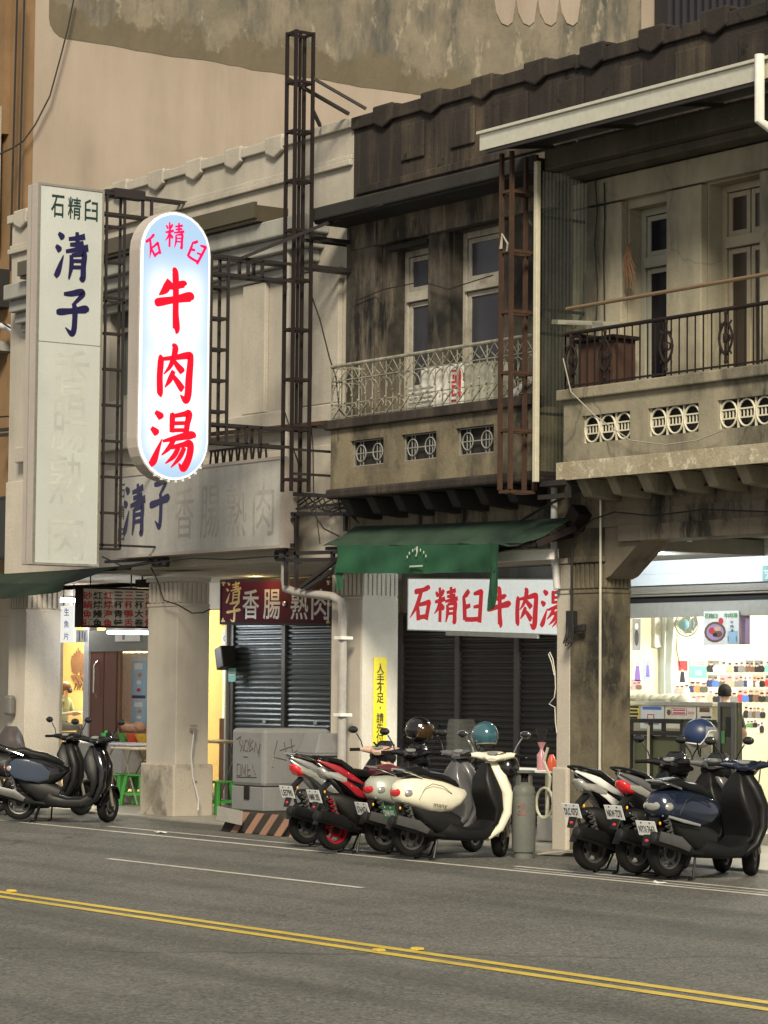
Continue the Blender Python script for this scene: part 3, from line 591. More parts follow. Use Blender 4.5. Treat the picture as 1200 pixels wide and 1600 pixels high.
def grille_rings(t, a, b, c, d):
    m = MB(); y = BY+.045; zc = (c+d)/2; n = 3; pw = (b-a)/n; hh = (d-c)/2
    MB().bx(a, b, BY+.098, BY+.12, c, d).build('grille_back', M['dark'], t)
    for k in range(n+1): m.bar((a+.008+(b-a-.016)*k/n, y, c), (a+.008+(b-a-.016)*k/n, y, d), .022)
    for k in range(n):
        cx = a+pw*(k+.5); m.tube([(cx+(pw/2-.012)*math.cos(q), y-.012, zc+(hh-.012)*math.sin(q)) for q in [j*math.pi/12 for j in range(25)]], .012, 6)
    for z in (zc-.045, zc+.045): m.bar((a, y-.004, z), (b, y-.004, z), .016)
    for k in range(15): x = a+(k+.5)*(b-a)/15; m.bar((x, y+.002, zc-.045), (x, y+.002, zc+.045), .012)
    m.build('balcony_grille', flat('cream_ring_grille', (.56, .53, .42), .5), t)
x0, x1 = -23.42, -13
wr = [(-23.10+1.09*k, -22.30+1.09*k, 4.49, 4.79) for k in range(8)]
balcony(t, x0, x1, M['ochre'], M['ochre'], M['ochre'], wr, grille_rings)
MB().bx(x0-.055, x1, BY-.062, BY-.051, 4.10, 4.30).build('flaked_rim', M['flaked'], t, bevel=.004)
m = MB(); ry = BY+.02
m.tube([(x0, WY-.02, 5.72), (x0, ry, 5.72), (x1, ry, 5.72)], .022, 8); m.bar((x0, ry, 5.14), (x1, ry, 5.14), .02)
n = int((x1-x0)/.125)
for k in range(n+1): x = x0+(x1-x0)*k/n; m.bar((x, ry, 5.1), (x, ry, 5.72), .012)
for k in range(5): m.bar((x0, ry+.12*k, 5.1), (x0, ry+.12*k, 5.72), .012)
for q in (-23.3, -22.72, -21.72, -20.80, -19.7, -18.6, -17.5):
    y = ry-.02
    m.tube([(q+.08*math.cos(v)*(1+.25*math.cos(2*v)), y, 5.42+.17*math.sin(v)) for v in [j*math.pi/8 for j in range(17)]], .014, 6)
    m.bar((q, y, 5.2), (q, y, 5.66), .022)
    for s in (-1, 1):
        m.tube(arc((q+s*.05, 5.60), .035, 0 if s > 0 else math.pi, math.pi*1.5 if s < 0 else -math.pi*.5, 6, y), .011, 5); m.tube(arc((q+s*.05, 5.25), .035, 0 if s > 0 else math.pi, math.pi*.5, 6, y), .011, 5)
        m.tube(arc((q+s*.03, 5.42), .04, -1.5, 1.5, 6, y-.005), .010, 5)
    m.ell((q, y-.005, 5.42), (.035, .02, .05), 8, 5); m.ell((q, y, 5.68), (.02, .02, .03), 8, 5); m.ell((q, y, 5.18), (.02, .02, .03), 8, 5)
m.build('balcony_railing', M['rusty_dark'], t)
# beam over the bright shop, chamfered bracket
gx = at(942.5, 1150, WY).x; gy = atx(985, 1150, gx).y
m = MB(); m.bx(XR-.46, XE, WY-.003, WY+.42, 3.62, 4.249); m.bx(gx, XE, WY-.02, WY-.004, 3.62, 3.80); m.bx(gx+.3, XE, WY-.05, WY+.42, 3.45, 3.62)
m.build('beam', M['beam'], t)
m = MB(); m.prism([(gx-.001, 3.05), (gx+.10, 3.08), (gx+.62, 3.45), (gx+.62, 3.62), (gx-.001, 3.62)], ((0, WY+.41, 0), (1, 0, 0), (0, 0, 1)), .40); m.build('bracket', M['beam'], t)
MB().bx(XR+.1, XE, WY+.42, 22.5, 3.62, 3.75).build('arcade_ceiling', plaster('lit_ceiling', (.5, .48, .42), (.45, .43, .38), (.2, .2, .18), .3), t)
pillar(t, XR-.08, gx, WY, gy, M['oldbalc'], M['oldbalc'], M['oldbalc'], base=0, z1=2.93, zc=3.24)
gl = at(869, 1100, WY).x
pillar(t, gl, XR-.082, WY+.002, gy, M['cream_low'], M['cream_low'], M['cream_low'], base=0, z1=2.93, zc=3.24)
MB().bx(gl-.03, XR-.09, WY-.035, gy, .0, .95).build('pillar_foot', M['cream_low'], t, bevel=.02)
m = MB(); m.bx(XR-.08, gx, WY, gy, 3.30, 3.62); m.bx(gl+.03, XR-.08, WY, gy, 3.3, 3.62); m.build('pillar_head', M['oldbalc'], t)
# ------------------------------------------------------------------ tall board sign, hung at right angles to the wall
M['signface'] = plaster('weathered_sign_acrylic', (.60, .63, .61), (.52, .555, .54), (.34, .37, .36), .4, thr=.56, sc=.9, st=(1.2, 1.2, .5), rough=.4, bump=.05)
M['signcase'] = plaster('sign_case', (.50, .45, .42), (.44, .39, .36), (.22, .19, .17), .4, sc=1.5, rough=.6, bump=.1)
navy = flat('navy_letters', (.012, .010, .06), .4); dgreen = flat('dark_green_letters', (.01, .035, .03), .4); ghost = flat('faded_letters', (.44, .46, .435), .5, var=.28, sc=3)
ghost2 = flat('faded_letters_beige', (.30, .285, .265), .5, var=.25, sc=4)
SX = -32.4
A = atx(62, 285, SX); B = atx(166, 297, SX); C_ = atx(50, 882, SX); D_ = atx(152, 885, SX)
y0, y1, z0, z1 = (A.y+C_.y)/2, (B.y+D_.y)/2, (C_.z+D_.z)/2, (A.z+B.z)/2
t = empty('tall_sign', (SX, (y0+y1)/2, z0), 'tall faded white sign board with navy characters hanging at the left, above the dark awning', 'sign')
MB().bx(SX-.32, SX-.03, y0, y1, z0, z1).build('sign_case', M['signcase'], t, bevel=.01)
MB().bx(SX-.03, SX-.012, y0+.03, y1-.03, z0+.03, z1-.03).build('sign_face', M['signface'], t)
m = MB(); m.bx(SX-.03, SX, y0, y0+.03, z0, z1); m.bx(SX-.03, SX, y1-.03, y1, z0, z1); m.bx(SX-.03, SX, y0+.03, y1-.03, z0, z0+.03); m.bx(SX-.03, SX, y0+.03, y1-.03, z1-.03, z1); m.bx(SX-.0115, SX-.009, y0+.03, y1-.03, (z0+z1)/2+.42, (z0+z1)/2+.43)
m.bx(SX-.2, SX-.18, y0-.006, y0, z0, z1)
m.build('sign_frame', M['steel'], t)
def ps(px, py): return atx(px, py, SX-.012)
m = MB()
for i, ch in enumerate('石精臼'): put(m, ch, ps(90+i*26.2, 322+i*3.3), Y1, Z1, .20, .30, bold=.012)
m.build('lettering', dgreen, t)
m = MB(); brush(m, '清', ps(112, 400), Y1, Z1, .52, .66, fat=1.3); brush(m, '子', ps(113, 487), Y1, Z1, .52, .60, fat=1.3); m.build('lettering', navy, t)
m = MB()
for i, (ch, px, py, h) in enumerate((('香', 113, 585, .66), ('腸', 108, 663, .72), ('熟', 104, 748, .70), ('肉', 103, 838, .64))): put(m, ch, ps(px, py), Y1, Z1, .54, h, bold=.0, lift=.0015)
m.build('faded_lettering', ghost, t)
# ladder frame carrying it
def ladder(m, X, ya, yb, z0, z1, n, w=.03, d=.12):
    for x in (X, X-d):
        for y in (ya, yb): m.bar((x, y, z0), (x, y, z1), w)
    for k in range(n+1):
        z = z0+(z1-z0)*k/n
        for x in (X, X-d): m.bar((x, ya, z), (x, yb, z), w*.9)
        for y in (ya, yb): m.bar((X, y, z), (X-d, y, z), w*.9)
f0, f1 = atx(171, 300, SX).y, atx(199, 300, SX).y
m = MB(); ladder(m, SX-.06, f0, f1, z0+.25, z1+.02, 10)
for z in (z1-.02, z1-.30): m.bar((SX-.06, y1, z), (SX-.06, WY, z), .04); m.bar((SX-.18, y1, z), (SX-.18, WY, z), .04)
for z in (z0+.3, z0+1.4, z1-1.5): m.bar((SX-.06, y1-.05, z), (SX-.06, WY, z), .03)
for y in (f1+.28, f1+.42): m.bar((SX-.06, y, z1-.30), (SX-.06, y, z1-.02), .035)
m.bx(SX-.2, SX-.02, f0+.1, f1+.3, z1-.06, z1+.06)
tag(m.build('sign_ladder_frame', M['iron']), 'black iron ladder frame between the tall faded sign and the lit oval sign', 'sign frame')

# ------------------------------------------------------------------ lit oval sign
NX = -28.3
zt, zb_ = atx(275, 330, NX).z, atx(262, 752, NX).z; ya, yb = atx(216, 540, NX).y, atx(328, 540, NX).y
yc = (ya+yb)/2; rr = (yb-ya)/2
t = empty('oval_light_sign', (NX, yc, zb_), 'glowing white oval light box with red brush characters on the iron mast', 'light sign')
def stadium(r, inset=0, n=14):
    P = [(yc+r*math.cos(a), zt-rr+r*math.sin(a)) for a in [math.pi*k/n for k in range(n+1)]]
    P += [(yc+r*math.cos(a), zb_+rr+r*math.sin(a)) for a in [math.pi+math.pi*k/n for k in range(n+1)]]; return P
fr = lambda x: ((x, 0, 0), (0, 1, 0), (0, 0, 1))
MB().prism(stadium(rr), fr(NX-.24), .235).build('sign_case', M['signcase'], t)
MB().prism(stadium(rr-.02), fr(NX-.004), .012).build('sign_rim', glow('lit_rim', (.80, .92, 1.0), .40), t)
def neonface():
    m, t_, p, N, L = _new('lit_acrylic'); p.inputs['Base Color'].default_value = (.05, .055, .06, 1); p.inputs['Roughness'].default_value = .3
    g = N('ShaderNodeNewGeometry'); sp = N('ShaderNodeSeparateXYZ'); L(g.outputs['Position'], sp.inputs[0])
    def mth(op, a, b):
        q = N('ShaderNodeMath'); q.operation = op
        for v, i in ((a, 0), (b, 1)):
            if v is None: continue
            if isinstance(v, (int, float)): q.inputs[i].default_value = v
            else: L(v, q.inputs[i])
        return q.outputs[0]
    # three pairs of tubes stand behind the panel: it is brightest over them
    tot = None; Lh = (zt-zb_); 
    for cz, hz in ((zt-Lh*.36, Lh*.135), (zt-Lh*.63, Lh*.105), (zt-Lh*.81, Lh*.10)):
        dz = mth('DIVIDE', mth('SUBTRACT', sp.outputs['Z'], cz), hz); dz = mth('POWER', mth('ABSOLUTE', dz, None), 4.0)
        for cy in (yc-rr*.42, yc+rr*.42):
            dy = mth('DIVIDE', mth('SUBTRACT', sp.outputs['Y'], cy), rr*.35); e = mth('ADD', mth('MULTIPLY', dy, dy), dz)
            v = mth('DIVIDE', 1.0, mth('ADD', mth('POWER', e, 1.4), 1.0)); tot = v if tot is None else mth('ADD', tot, v)
    r = N('ShaderNodeMapRange'); L(tot, r.inputs[0]); r.inputs[1].default_value = .10; r.inputs[2].default_value = 1.0
    x = N('ShaderNodeMix'); x.data_type = 'RGBA'; L(r.outputs[0], x.inputs[0]); x.inputs[6].default_value = (.42, .60, .80, 1); x.inputs[7].default_value = (1.02, 1.08, 1.12, 1)
    L(x.outputs[2], p.inputs['Emission Color']); p.inputs['Emission Strength'].default_value = .42; return m
MB().prism(stadium(rr-.045), fr(NX+.006), .012).build('sign_face', neonface(), t)
m = MB()
for k in range(8): a = 4.2+k*.2; m.bx(NX-.02, NX+.012, yc+rr*math.cos(a)-.012, yc+rr*math.cos(a)+.012, zb_+rr+rr*math.sin(a)-.012, zb_+rr+rr*math.sin(a)+.016)
m.build('rim_clips', M['white'], t)
red = glow('lit_red', (.60, .004, .018), .30); pink = glow('lit_magenta', (.62, .006, .09), .29)
pn = lambda px, py: atx(px, py, NX+.018)
m = MB(); brush(m, '石', pn(239, 386), Y1, Z1, .24, .27, fat=1.15, rot=.5); brush(m, '精', pn(272.5, 368), Y1, Z1, .28, .32, fat=1.05); brush(m, '臼', pn(306, 393), Y1, Z1, .26, .30, fat=1.15, rot=-.45); m.build('lettering', pink, t)
m = MB(); brush(m, '牛', pn(271, 469), Y1, Z1, .60, .74, fat=1.2); brush(m, '肉', pn(271, 581), Y1, Z1, .60, .66, fat=1.2); brush(m, '湯', pn(270, 687), Y1, Z1, .66, .70, fat=1.2); m.build('lettering', red, t)

# ------------------------------------------------------------------ iron mast with the arms that carry the oval sign
ty0, ty1 = atx(459, 400, NX-.02).y, atx(486, 400, NX-.02).y; tz0, tz1 = atx(472, 768, NX).z, atx(472, 47, NX).z
m = MB(); tx = NX-.02
t = empty('sign_mast', (tx, (ty0+ty1)/2, tz0), 'tall dark iron lattice mast with arms beside the lit oval sign', 'mast')
for x in (tx, tx-.2):
    for y in (ty0, ty1): m.bar((x, y, tz0), (x, y, tz1), .038)
m.bar((tx-.1, (ty0+ty1)/2, 5.0), (tx-.1, (ty0+ty1)/2, tz1), .03)
n = 9
for k in range(n+1):
    z = tz0+.15+(tz1-tz0-.17)*k/n
    for x in (tx, tx-.2): m.bar((x, ty0, z), (x, ty1, z), .032)
    for y in (ty0, ty1): m.bar((tx, y, z), (tx-.2, y, z), .032)
m.build('lattice', M['rusty_dark'], t)
def arm(za, zb2):
    m = MB()
    for x in (tx, tx-.2):
        for z in (za, zb2): m.bar((x, yb, z), (x, ty0, z), .035)
        for q in (.45, .62): y = yb+(ty0-yb)*q; m.bar((x, y, za), (x, y, zb2), .035)
    for z in (za, zb2):
        for q in (.2, .45, .62): y = yb+(ty0-yb)*q; m.bar((tx, y, z), (tx-.2, y, z), .03)
    return m
za, zb2 = atx(395, 406, tx).z, atx(395, 433, tx).z
arm(za, zb2).build('arm', M['iron'], t)
za2, zb3 = atx(395, 667, tx).z, atx(395, 695, tx).z
arm(za2, zb3).build('arm', M['iron'], t)
m = MB(); l1 = atx(356, 500, tx).y; l0 = yb+.02
ladder(m, tx, l0, l1, zb3, za, 6, .032, .2); m.build('ladder', M['iron'], t)
BRC = [((tx, ty1, z), (tx, WY, z), .05) for z in (za, za+.36)]+[((tx-.2, ty1, z), (tx-.2, WY, z), .04) for z in (za, za+.36)]
BRC += [((tx, WY-.06, za), (tx, WY-.06, za+.36), .07), (atx(378, 403, tx+.02), at(520, 345, 19.0), .04), (at(520, 345, 19.0), at(600, 318, 18.9), .04)]
BRC += [((tx, ty1, atx(487, 122, tx).z), at(572, 170, 19.45), .035), ((tx-.2, ty0, atx(487, 122, tx).z), at(545, 178, 19.45), .04), (at(500, 196, 19.4), (tx, ty1, at(500, 196, 19.4).z), .04)]
BRC += [((tx, ty0, z), (tx, WY, z), .03) for z in (5.05, 4.75, 4.45)]
for q in BRC: MB().bar(*q).build('brace', M['iron'], t)
a, b = at(370, 661, 18.3), at(515, 657, 18.9); tag(MB().bar((a.x-1.2, 18.6, 5.08), (-28.0, 18.87, 5.08), .03, .05).build('rusty_rail', M['rust']), 'thin rusty rail running from the balcony ledge behind the iron mast', 'rail')

# ------------------------------------------------------------------ long board on the left beam
def board(name, label, p00, p10, h, th, mat, mframe, cat='sign', fw=.04):
    """upright rectangular board from its lower left to lower right corner, h high, th deep"""
    p00, p10 = Vector(p00), Vector(p10); a = (p10-p00); W_ = a.length; a.normalize(); n = a.cross(Z1).normalized(); b = n.cross(a)
    b = Vector((0, 0, 1)) if abs(b.z) > .999 else b*(1 if b.z > 0 else -1); n = a.cross(b)
    t = empty(name, p00, label, cat); c = p00+a*W_/2+b*h/2
    MB().obox(c-n*(th/2+.012), a*W_/2, n*th/2, b*h/2).build('sign_case', mframe, t, bevel=.006)
    MB().obox(c-n*.006, a*(W_/2-fw), n*.006, b*(h/2-fw)).build('sign_face', mat, t)
    m = MB()
    for s in (-1, 1): m.obox(c+a*s*(W_/2-fw/2), a*fw/2, n*.012, b*h/2); m.obox(c+b*s*(h/2-fw/2), a*(W_/2-fw), n*.012, b*fw/2)
    m.build('sign_rim', mframe, t)
    return t, a, b, n, W_, lambda u, v: p00+a*u*W_+b*v*h
y = 19.05
p = at(182, 869, y); q = at(440, 860, y); h = (at(182, 742, y).z+at(437, 713, y).z)/2-(p.z+q.z)/2
M['beamsign'] = plaster('weathered_beam_sign', (.55, .535, .51), (.44, .43, .415), (.22, .215, .21), .6, thr=.5, sc=1.2, st=(3.5, 3.5, .2), rough=.45, bump=.08)
t, a, b, n, W_, P = board('long_fascia_sign', 'long weathered grey fascia sign with two navy characters above the arcade', (p.x, y, (p.z+q.z)/2), (q.x, y, (p.z+q.z)/2), h, .22, M['beamsign'], M['signcase'])
m = MB(); brush(m, '清', P(.115, .56), a, b, .62, .72, fat=1.3); brush(m, '子', P(.275, .62), a, b, .56, .66, fat=1.3)
m.build('lettering', navy, t)
m = MB()
for i, ch in enumerate('石精臼'): put(m, ch, P(.030, .80-i*.255), a, b, .17, .20)
m.build('lettering', dgreen, t)
m = MB()
for i, ch in enumerate('香腸熟肉'): put(m, ch, P(.43+i*.155, .47-.01*i), a, b, .50, .70, bold=.0, lift=.0015)
m.build('faded_lettering', ghost2, t)
for x0_, x1_ in ((.30, .55), (.62, .95)):
    k0 = int(x0_*24); k1 = int(x1_*24); m = MB(); m.bar(P(k0/24, 1.0)+b*.17, P(k1/24, 1.0)+b*.17, .03)
    for k in range(k0, k1):
        c = P(k/24, 1.0); m.tube([c+b*.0, c+b*.17+a*.03, c+a*.12+b*.17, c+a*.15], .016, 5)
    m.build('corroded_ribs', M['rusty_dark'], t)
p = at(0, 864, 19.2); q = at(36, 866, 19.2)
t, a, b, n, W_, P = board('black_fascia_sign', 'black fascia sign with gold characters cut by the left picture edge', (q.x-2.2, 19.6, q.z), (q.x, 19.6, q.z), at(20, 768, 19.2).z-q.z, .15, flat('black_sign', (.012, .012, .012), .4), M['iron'])
gold = flat('gold_letters', (.42, .30, .10), .4, .3)
m = MB(); put(m, '鱔', P(.77, .48), a, b, .62, .62, bold=.02); put(m, '馬', P(.945, .46), a, b, .20, .34, bold=.02); m.build('lettering', gold, t)

# ------------------------------------------------------------------ red and white boards in the arcade
wine = flat('wine_red_board', (.060, .004, .014), .7, spec=.08)
yA = 21.9
p = at(344, 976, yA); q = at(519, 975, yA-.0); h = at(344, 905, yA).z-p.z
t, a, b, n, W_, P = board('wine_red_sign', 'wine red board with gold and silver characters above the left shutters', (p.x, yA, p.z), (q.x, yA, p.z-.06), h, .12, wine, M['rusty_dark'])
silver = flat('silver_letters', (.36, .35, .34), .35, .4)
m = MB(); brush(m, '清', P(.125, .70), a, b, .44, .34, fat=1.0); brush(m, '子', P(.125, .29), a, b, .42, .31, fat=1.1)
for u, v in ((.03, .06), (.97, .06), (.03, .94), (.97, .94)): m.obox(P(u, v)+n*.004, a*.05, n*.003, b*.025); m.obox(P(u, v)+n*.008, a*.02, n*.003, b*.06)
m.obox(P(.5, .045)+n*.004, a*W_*.46, n*.002, b*.006); m.obox(P(.5, .955)+n*.004, a*W_*.46, n*.002, b*.006)
m.build('lettering', gold, t)
m = MB()
for u, ch in ((.285, '香'), (.475, '腸'), (.72, '熟'), (.90, '肉')): put(m, ch, P(u, .45), a, b, .46, .44, bold=.010)
for u in (.592, .985): m.ell(P(u, .46)+n*.01, (.05, .02, .04), 10, 6)
m.build('lettering', silver, t)
p = at(637, 985, 22.15); q = at(893, 986, 22.15); h = at(640, 903, 22.15).z-p.z
t, a, b, n, W_, P = board('white_red_sign', 'white board with bold red brush characters above the dark shutters', (p.x, 22.15, p.z), (q.x+.1, 22.15, p.z-.11), h, .14, flat('white_sign_face', (.70, .72, .68), .4, em=(.9, .95, .9), es=.20), M['white'], fw=.015)  # faint glow put into face and letters to brighten the board
m = MB()
for i, ch in enumerate('石精臼牛肉湯'): brush(m, ch, P(.085+i*.158, .50-.006*i), a, b, .56, .50, fat=1.3)
m.build('lettering', flat('red_letters', (.62, .03, .04), .4, em=(.8, .03, .05), es=.14), t)
MB().obox(P(.52, -.03)+n*.01, a*W_*.27, n*.02, b*.028).build('lamp_strip', M['white'], t)
# yellow notice on the pale column face (characters run down)
X = WPX+.034
y0_, y1_ = atx(583, 1100, X).y, atx(603.5, 1100, X).y; z1_ = atx(593, 1027, X).z; z0_ = .55
t = empty('yellow_notice', (X, (y0_+y1_)/2, z0_), 'tall narrow yellow notice with black characters on the white column', 'notice')
MB().bx(X, X+.008, y0_, y1_, z0_, z1_).build('notice_board', flat('lemon_yellow', (.78, .68, .03), .45), t)
m = MB(); zz = z1_-.14; pit = (atx(593, 1039, X).z-atx(593, 1147, X).z)/7
for i, ch in enumerate('人手不足，請先付款'): put(m, ch, (X+.008, (y0_+y1_)/2, zz-pit*i), Y1, Z1, .11 if ch != '，' else .02, .125 if ch != '，' else .04, bold=.012)
m.build('lettering', M['black'], t)
# ------------------------------------------------------------------ rolling shutters
def shutter(name, label, x0, x1, z0, z1, y, mull, mat, mf, lamps=()):
    t = empty(name, ((x0+x1)/2, y, z0), label, 'shutter')
    xs = [x0]+mull+[x1]
    for i in range(len(xs)-1):
        a, b = xs[i]+.05, xs[i+1]-.05; m = MB(); z = z0; pit = .078
        prof = [(0, 0), (-.016, .012), (-.020, .036), (-.012, .056), (.004, .064), (.004, .078)]
        pts = []
        while z < z1-.01:
            pts += [(y+p, z+q) for p, q in prof]; z += pit
        l = m.ring([(a, p, q) for p, q in pts]); r = m.ring([(b, p, q) for p, q in pts]); m.skin(l, r, False)
        m.build('slats', mat, t, fix=False)
        MB().bx((a+b)/2-.05+.2, (a+b)/2+.03+.2, y-.032, y-.021, 1.28, 1.32).build('latch', M['black'] if not lamps else M['white'], t)
    for x in xs:
        MB().bx(x-.05, x+.05, y-.05, y+.05, z0, z1).build('guide_rail', mf, t, bevel=.006)
    return t
dk = flat('dark_shutter', (.062, .058, .058), .45, .4, bump=.1); gr = flat('green_grey_shutter', (.085, .10, .105), .35, .4, bump=.1)
fr_ = flat('shutter_rail', (.10, .095, .09), .5)
yS = 22.35
xa, xb2, xc, xd = [at(px, 1000, yS).x for px in (630, 718.5, 811, 893)]
shutter('dark_shutter', 'closed dark charcoal rolling shutters under the white and red board', xa, xd, .04, at(750, 984, yS).z+.25, yS, [xb2, xc], dk, fr_)
yS2 = 22.1
xa2, xb3, xc2 = [at(px, 1000, yS2).x for px in (366, 447, 524)]
shutter('green_grey_shutter', 'closed green grey rolling shutters under the wine red board', xa2, xc2, .04, at(440, 976, yS2).z+.1, yS2, [xb3], gr, fr_, lamps=(1,))
# walls round them
pl = M['cream_low']
t = empty('arcade_back_wall', (xc2, 22.3, 0), 'cream back wall of the arcade with a dark lintel over the shutters', 'wall')
m = MB(); m.bx(xc2+.055, xa-.055, 22.15, 22.45, .035, 3.42); m.build('pier', pl, t)
m = MB(); m.bx(xa-.055, xd+.05, 22.36, 22.6, at(750, 984, yS).z+.25, 3.42); m.build('lintel', M['grey_slab'], t)
m = MB(); m.bx(xa2-.06, xc2+.05, 22.12, 22.45, at(440, 976, yS2).z+.1, 3.42); m.build('lintel', pl, t)
m = MB(); m.bx(xa2-.10, xa2-.055, 22.0, 22.4, .035, 3.42); m.build('jamb', M['white_col'], t)
m = MB(); m.bx(xa2-.55, xa2-.14, 22.30, 22.4, .035, 3.42); m.build('pier', M['white_col'], t)
MB().bx(xd+.05, xd+.35, 22.2, 28.6, .035, 3.6).build('party_wall', flat('cream_yellow_wall', (.80, .76, .54), .8, var=.05), t)

# ------------------------------------------------------------------ the bright shop on the right
yF = 22.5; xs0 = xd+.35; xs1 = xs0+5.6; yB = 26.0
t = empty('beef_soup_shop', (xs0+2, yF, 0), 'open shop with pale yellow walls and a white rolled shutter box at the right', 'shop')
zc = at(1090, 1020, yB).z
yw = flat('pale_yellow_wall', (.80, .76, .56), .7, var=.05)
m = MB(); m.bx(xs0, xs1, 28.5, 28.6, .035, 3.6); m.build('rear_wall', yw, t)
MB().bx(xs0-.3, xs1, yF+.1, 28.5, 3.1, 3.2).build('ceiling', flat('shop_ceiling', (.7, .68, .6), .8), t)
MB().bx(xs1, xs1+.1, yF, 28.5, .035, 3.6).build('side_wall', yw, t)
MB().bx(xs0, xs1, yF-.3, 28.5, .036, .16).build('floor', flat('shop_floor', (.35, .33, .28), .35), t)
zt0, zt1 = at(1095, 940, yF).z, at(1095, 963, yF).z
MB().bx(xs0-.1, xs1, yF, yF+.12, zt1, zt0).build('lintel', flat('grey_lintel', (.36, .35, .31), .5), t)
z2, z3 = at(1095, 930, yF).z, at(1095, 913, yF).z
m = MB(); m.bx(xs0-.1, xs1, yF-.06, yF+.1, z2, z3); m.bx(xs0-.1, xs1, yF-.10, yF-.06, z2+.03, z2+.06); m.build('shutter_track', flat('track_grey', (.24, .22, .18), .45), t, bevel=.008)
MB().bx(xs0-.1, xs1, yF+.02, yF+.1, zt0, z2).build('track_gap', M['dark'], t)
m = MB(); z = z3+.001
while z < 3.9: m.bx(xs0-.1, xs1, yF-.12, yF-.10, z, z+.128); m.bx(xs0-.1, xs1, yF-.10, yF-.09, z+.128, z+.14); z += .14
m.build('shutter_box', flat('white_shutter_box', (.70, .74, .75), .4, var=.04), t)
# the lamps the place has: tubes on the arcade ceiling and inside the shop
def tube_lamp(name, label, p, q, power, col=(1, .97, .9), r=.018, group=None, em=9, size=None):
    p, q = Vector(p), Vector(q); L_ = (q-p).length
    t = empty(name, (p+q)/2, label, 'lamp', group)
    a = (q-p).normalized(); u = Vector((0, 0, 1)) if abs(a.z) < .9 else Vector((1, 0, 0))
    MB().tube([p, q], r, 10).build('tube', glow(name+'_glow', col, em), t, smooth=True)
    MB().obox((p+q)/2+u*(r+.022), a*(L_/2+.03), a.cross(u)*.035, u*.02).build('fitting', M['white'], t, bevel=.004)
    n = 2 if L_ > 1 else 1
    for k in range(n):
        l = bpy.data.lights.new(name+'_light', 'POINT'); l.shadow_soft_size = .08; l.energy = power/n; l.color = col
        o = bpy.data.objects.new(name+'_light', l); S.collection.objects.link(o); o.parent = t
        o.location = p+(q-p)*((k+.5)/n)-u*(r+.10)-t.location
    return t
tube_lamp('shop_tube_lamp', 'long fluorescent tube on the ceiling inside the bright shop', (xs0+2.2, 23.4, 3.02), (xs0+2.2, 25.6, 3.02), 135, (1, .97, .87), em=6)
tube_lamp('arcade_tube_lamp', 'fluorescent tube under the arcade ceiling before the white shutter box', (xs0+1.0, 21.2, 3.52), (xs0+3.2, 21.2, 3.52), 70, (.86, .95, 1.0), em=6)
# papers: flat printed sheets with their own faces
def sheet(name, label, x0, x1, z0, z1, y, bg, blobs, cat, group=None, axis='Y', th=.006):
    """sheet on a wall facing the street; blobs = (u, v, w, h, colour, kind)"""
    if axis == 'X': t = empty(name, (y, (x0+x1)/2, z0), label, cat, group); MB().bx(y, y+th, x0, x1, z0, z1).build('paper', bg, t)
    else: t = empty(name, ((x0+x1)/2, y, z0), label, cat, group); MB().bx(x0, x1, y-th, y, z0, z1).build('paper', bg, t)
    W_, Hh = x1-x0, z1-z0; m = MB(); mats = []
    for k, (u, v, w_, h_, c, kd) in enumerate(blobs):
        if c not in mats: mats.append(c)
        m.mi = mats.index(c); cx, cz, yy = x0+u*W_, z0+v*Hh, y-th-.0015-.0004*k
        n = 14 if kd == 'o' else 4
        P = [(cx+w_*W_/2*math.cos(2*math.pi*j/14), yy, cz+h_*Hh/2*math.sin(2*math.pi*j/14)) for j in range(14)] if kd == 'o' else \
            [(cx-w_*W_/2*(1 if kd == 'r' else .95), yy, cz-h_*Hh/2), (cx+w_*W_/2*(1 if kd == 'r' else .95), yy, cz-h_*Hh/2), (cx+w_*W_/2*(1 if kd == 'r' else .55), yy, cz+h_*Hh/2), (cx-w_*W_/2*(1 if kd == 'r' else .55), yy, cz+h_*Hh/2)]
        if axis == 'X': P = [(y+(y-q[1]), q[0], q[2]) for q in P]
        m.quad(*P)
    if blobs: m.build('picture', mats, t, fix=False)
    return t
PC = {k: flat('print_'+k, v, .5, var=.1) for k, v in dict(black=(.02, .02, .025), navy=(.03, .05, .16), blue=(.08, .18, .55), red=(.55, .05, .06), orange=(.62, .25, .10), grey=(.22, .22, .23), brown=(.16, .09, .06), white=(.78, .78, .76), skin=(.62, .40, .30), purple=(.22, .12, .45), teal=(.20, .50, .45), pink=(.75, .35, .40), green=(.10, .28, .10), cream=(.78, .70, .55), yellow=(.80, .66, .20), lilac=(.38, .28, .46), sky=(.35, .55, .72), olive=(.10, .10, .07)).items()}
def people(cols):
    n = len(cols); b = [(.5, .5, .94, .92, PC[rnd.choice(['cream', 'white', 'skin', 'grey', 'pink', 'sky'])], 'r'), (.5, .12, .94, .18, PC[rnd.choice(['brown', 'grey', 'cream'])], 'r')]
    for i, c in enumerate(cols):
        u = (i+.5)/n; hgt = .55+.12*rnd.random(); w_ = min(.62, 1.5/n)
        w_ = min(.75, 1.55/n); u += .06*(rnd.random()-.5); hgt = .52+.16*rnd.random()
        b += [(u, .05+hgt*.42, w_, hgt*.9, PC[c], 'o'), (u, .05+hgt*.25, w_*.9, hgt*.45, PC[c], 'r'), (u, .04+hgt, min(.30, w_*.5), .27, PC['skin'], 'o'), (u, .13+hgt, min(.32, w_*.54), .14, PC[rnd.choice(['black', 'black', 'brown', 'grey'])], 'o')]
    return b
XP = xs0+.002
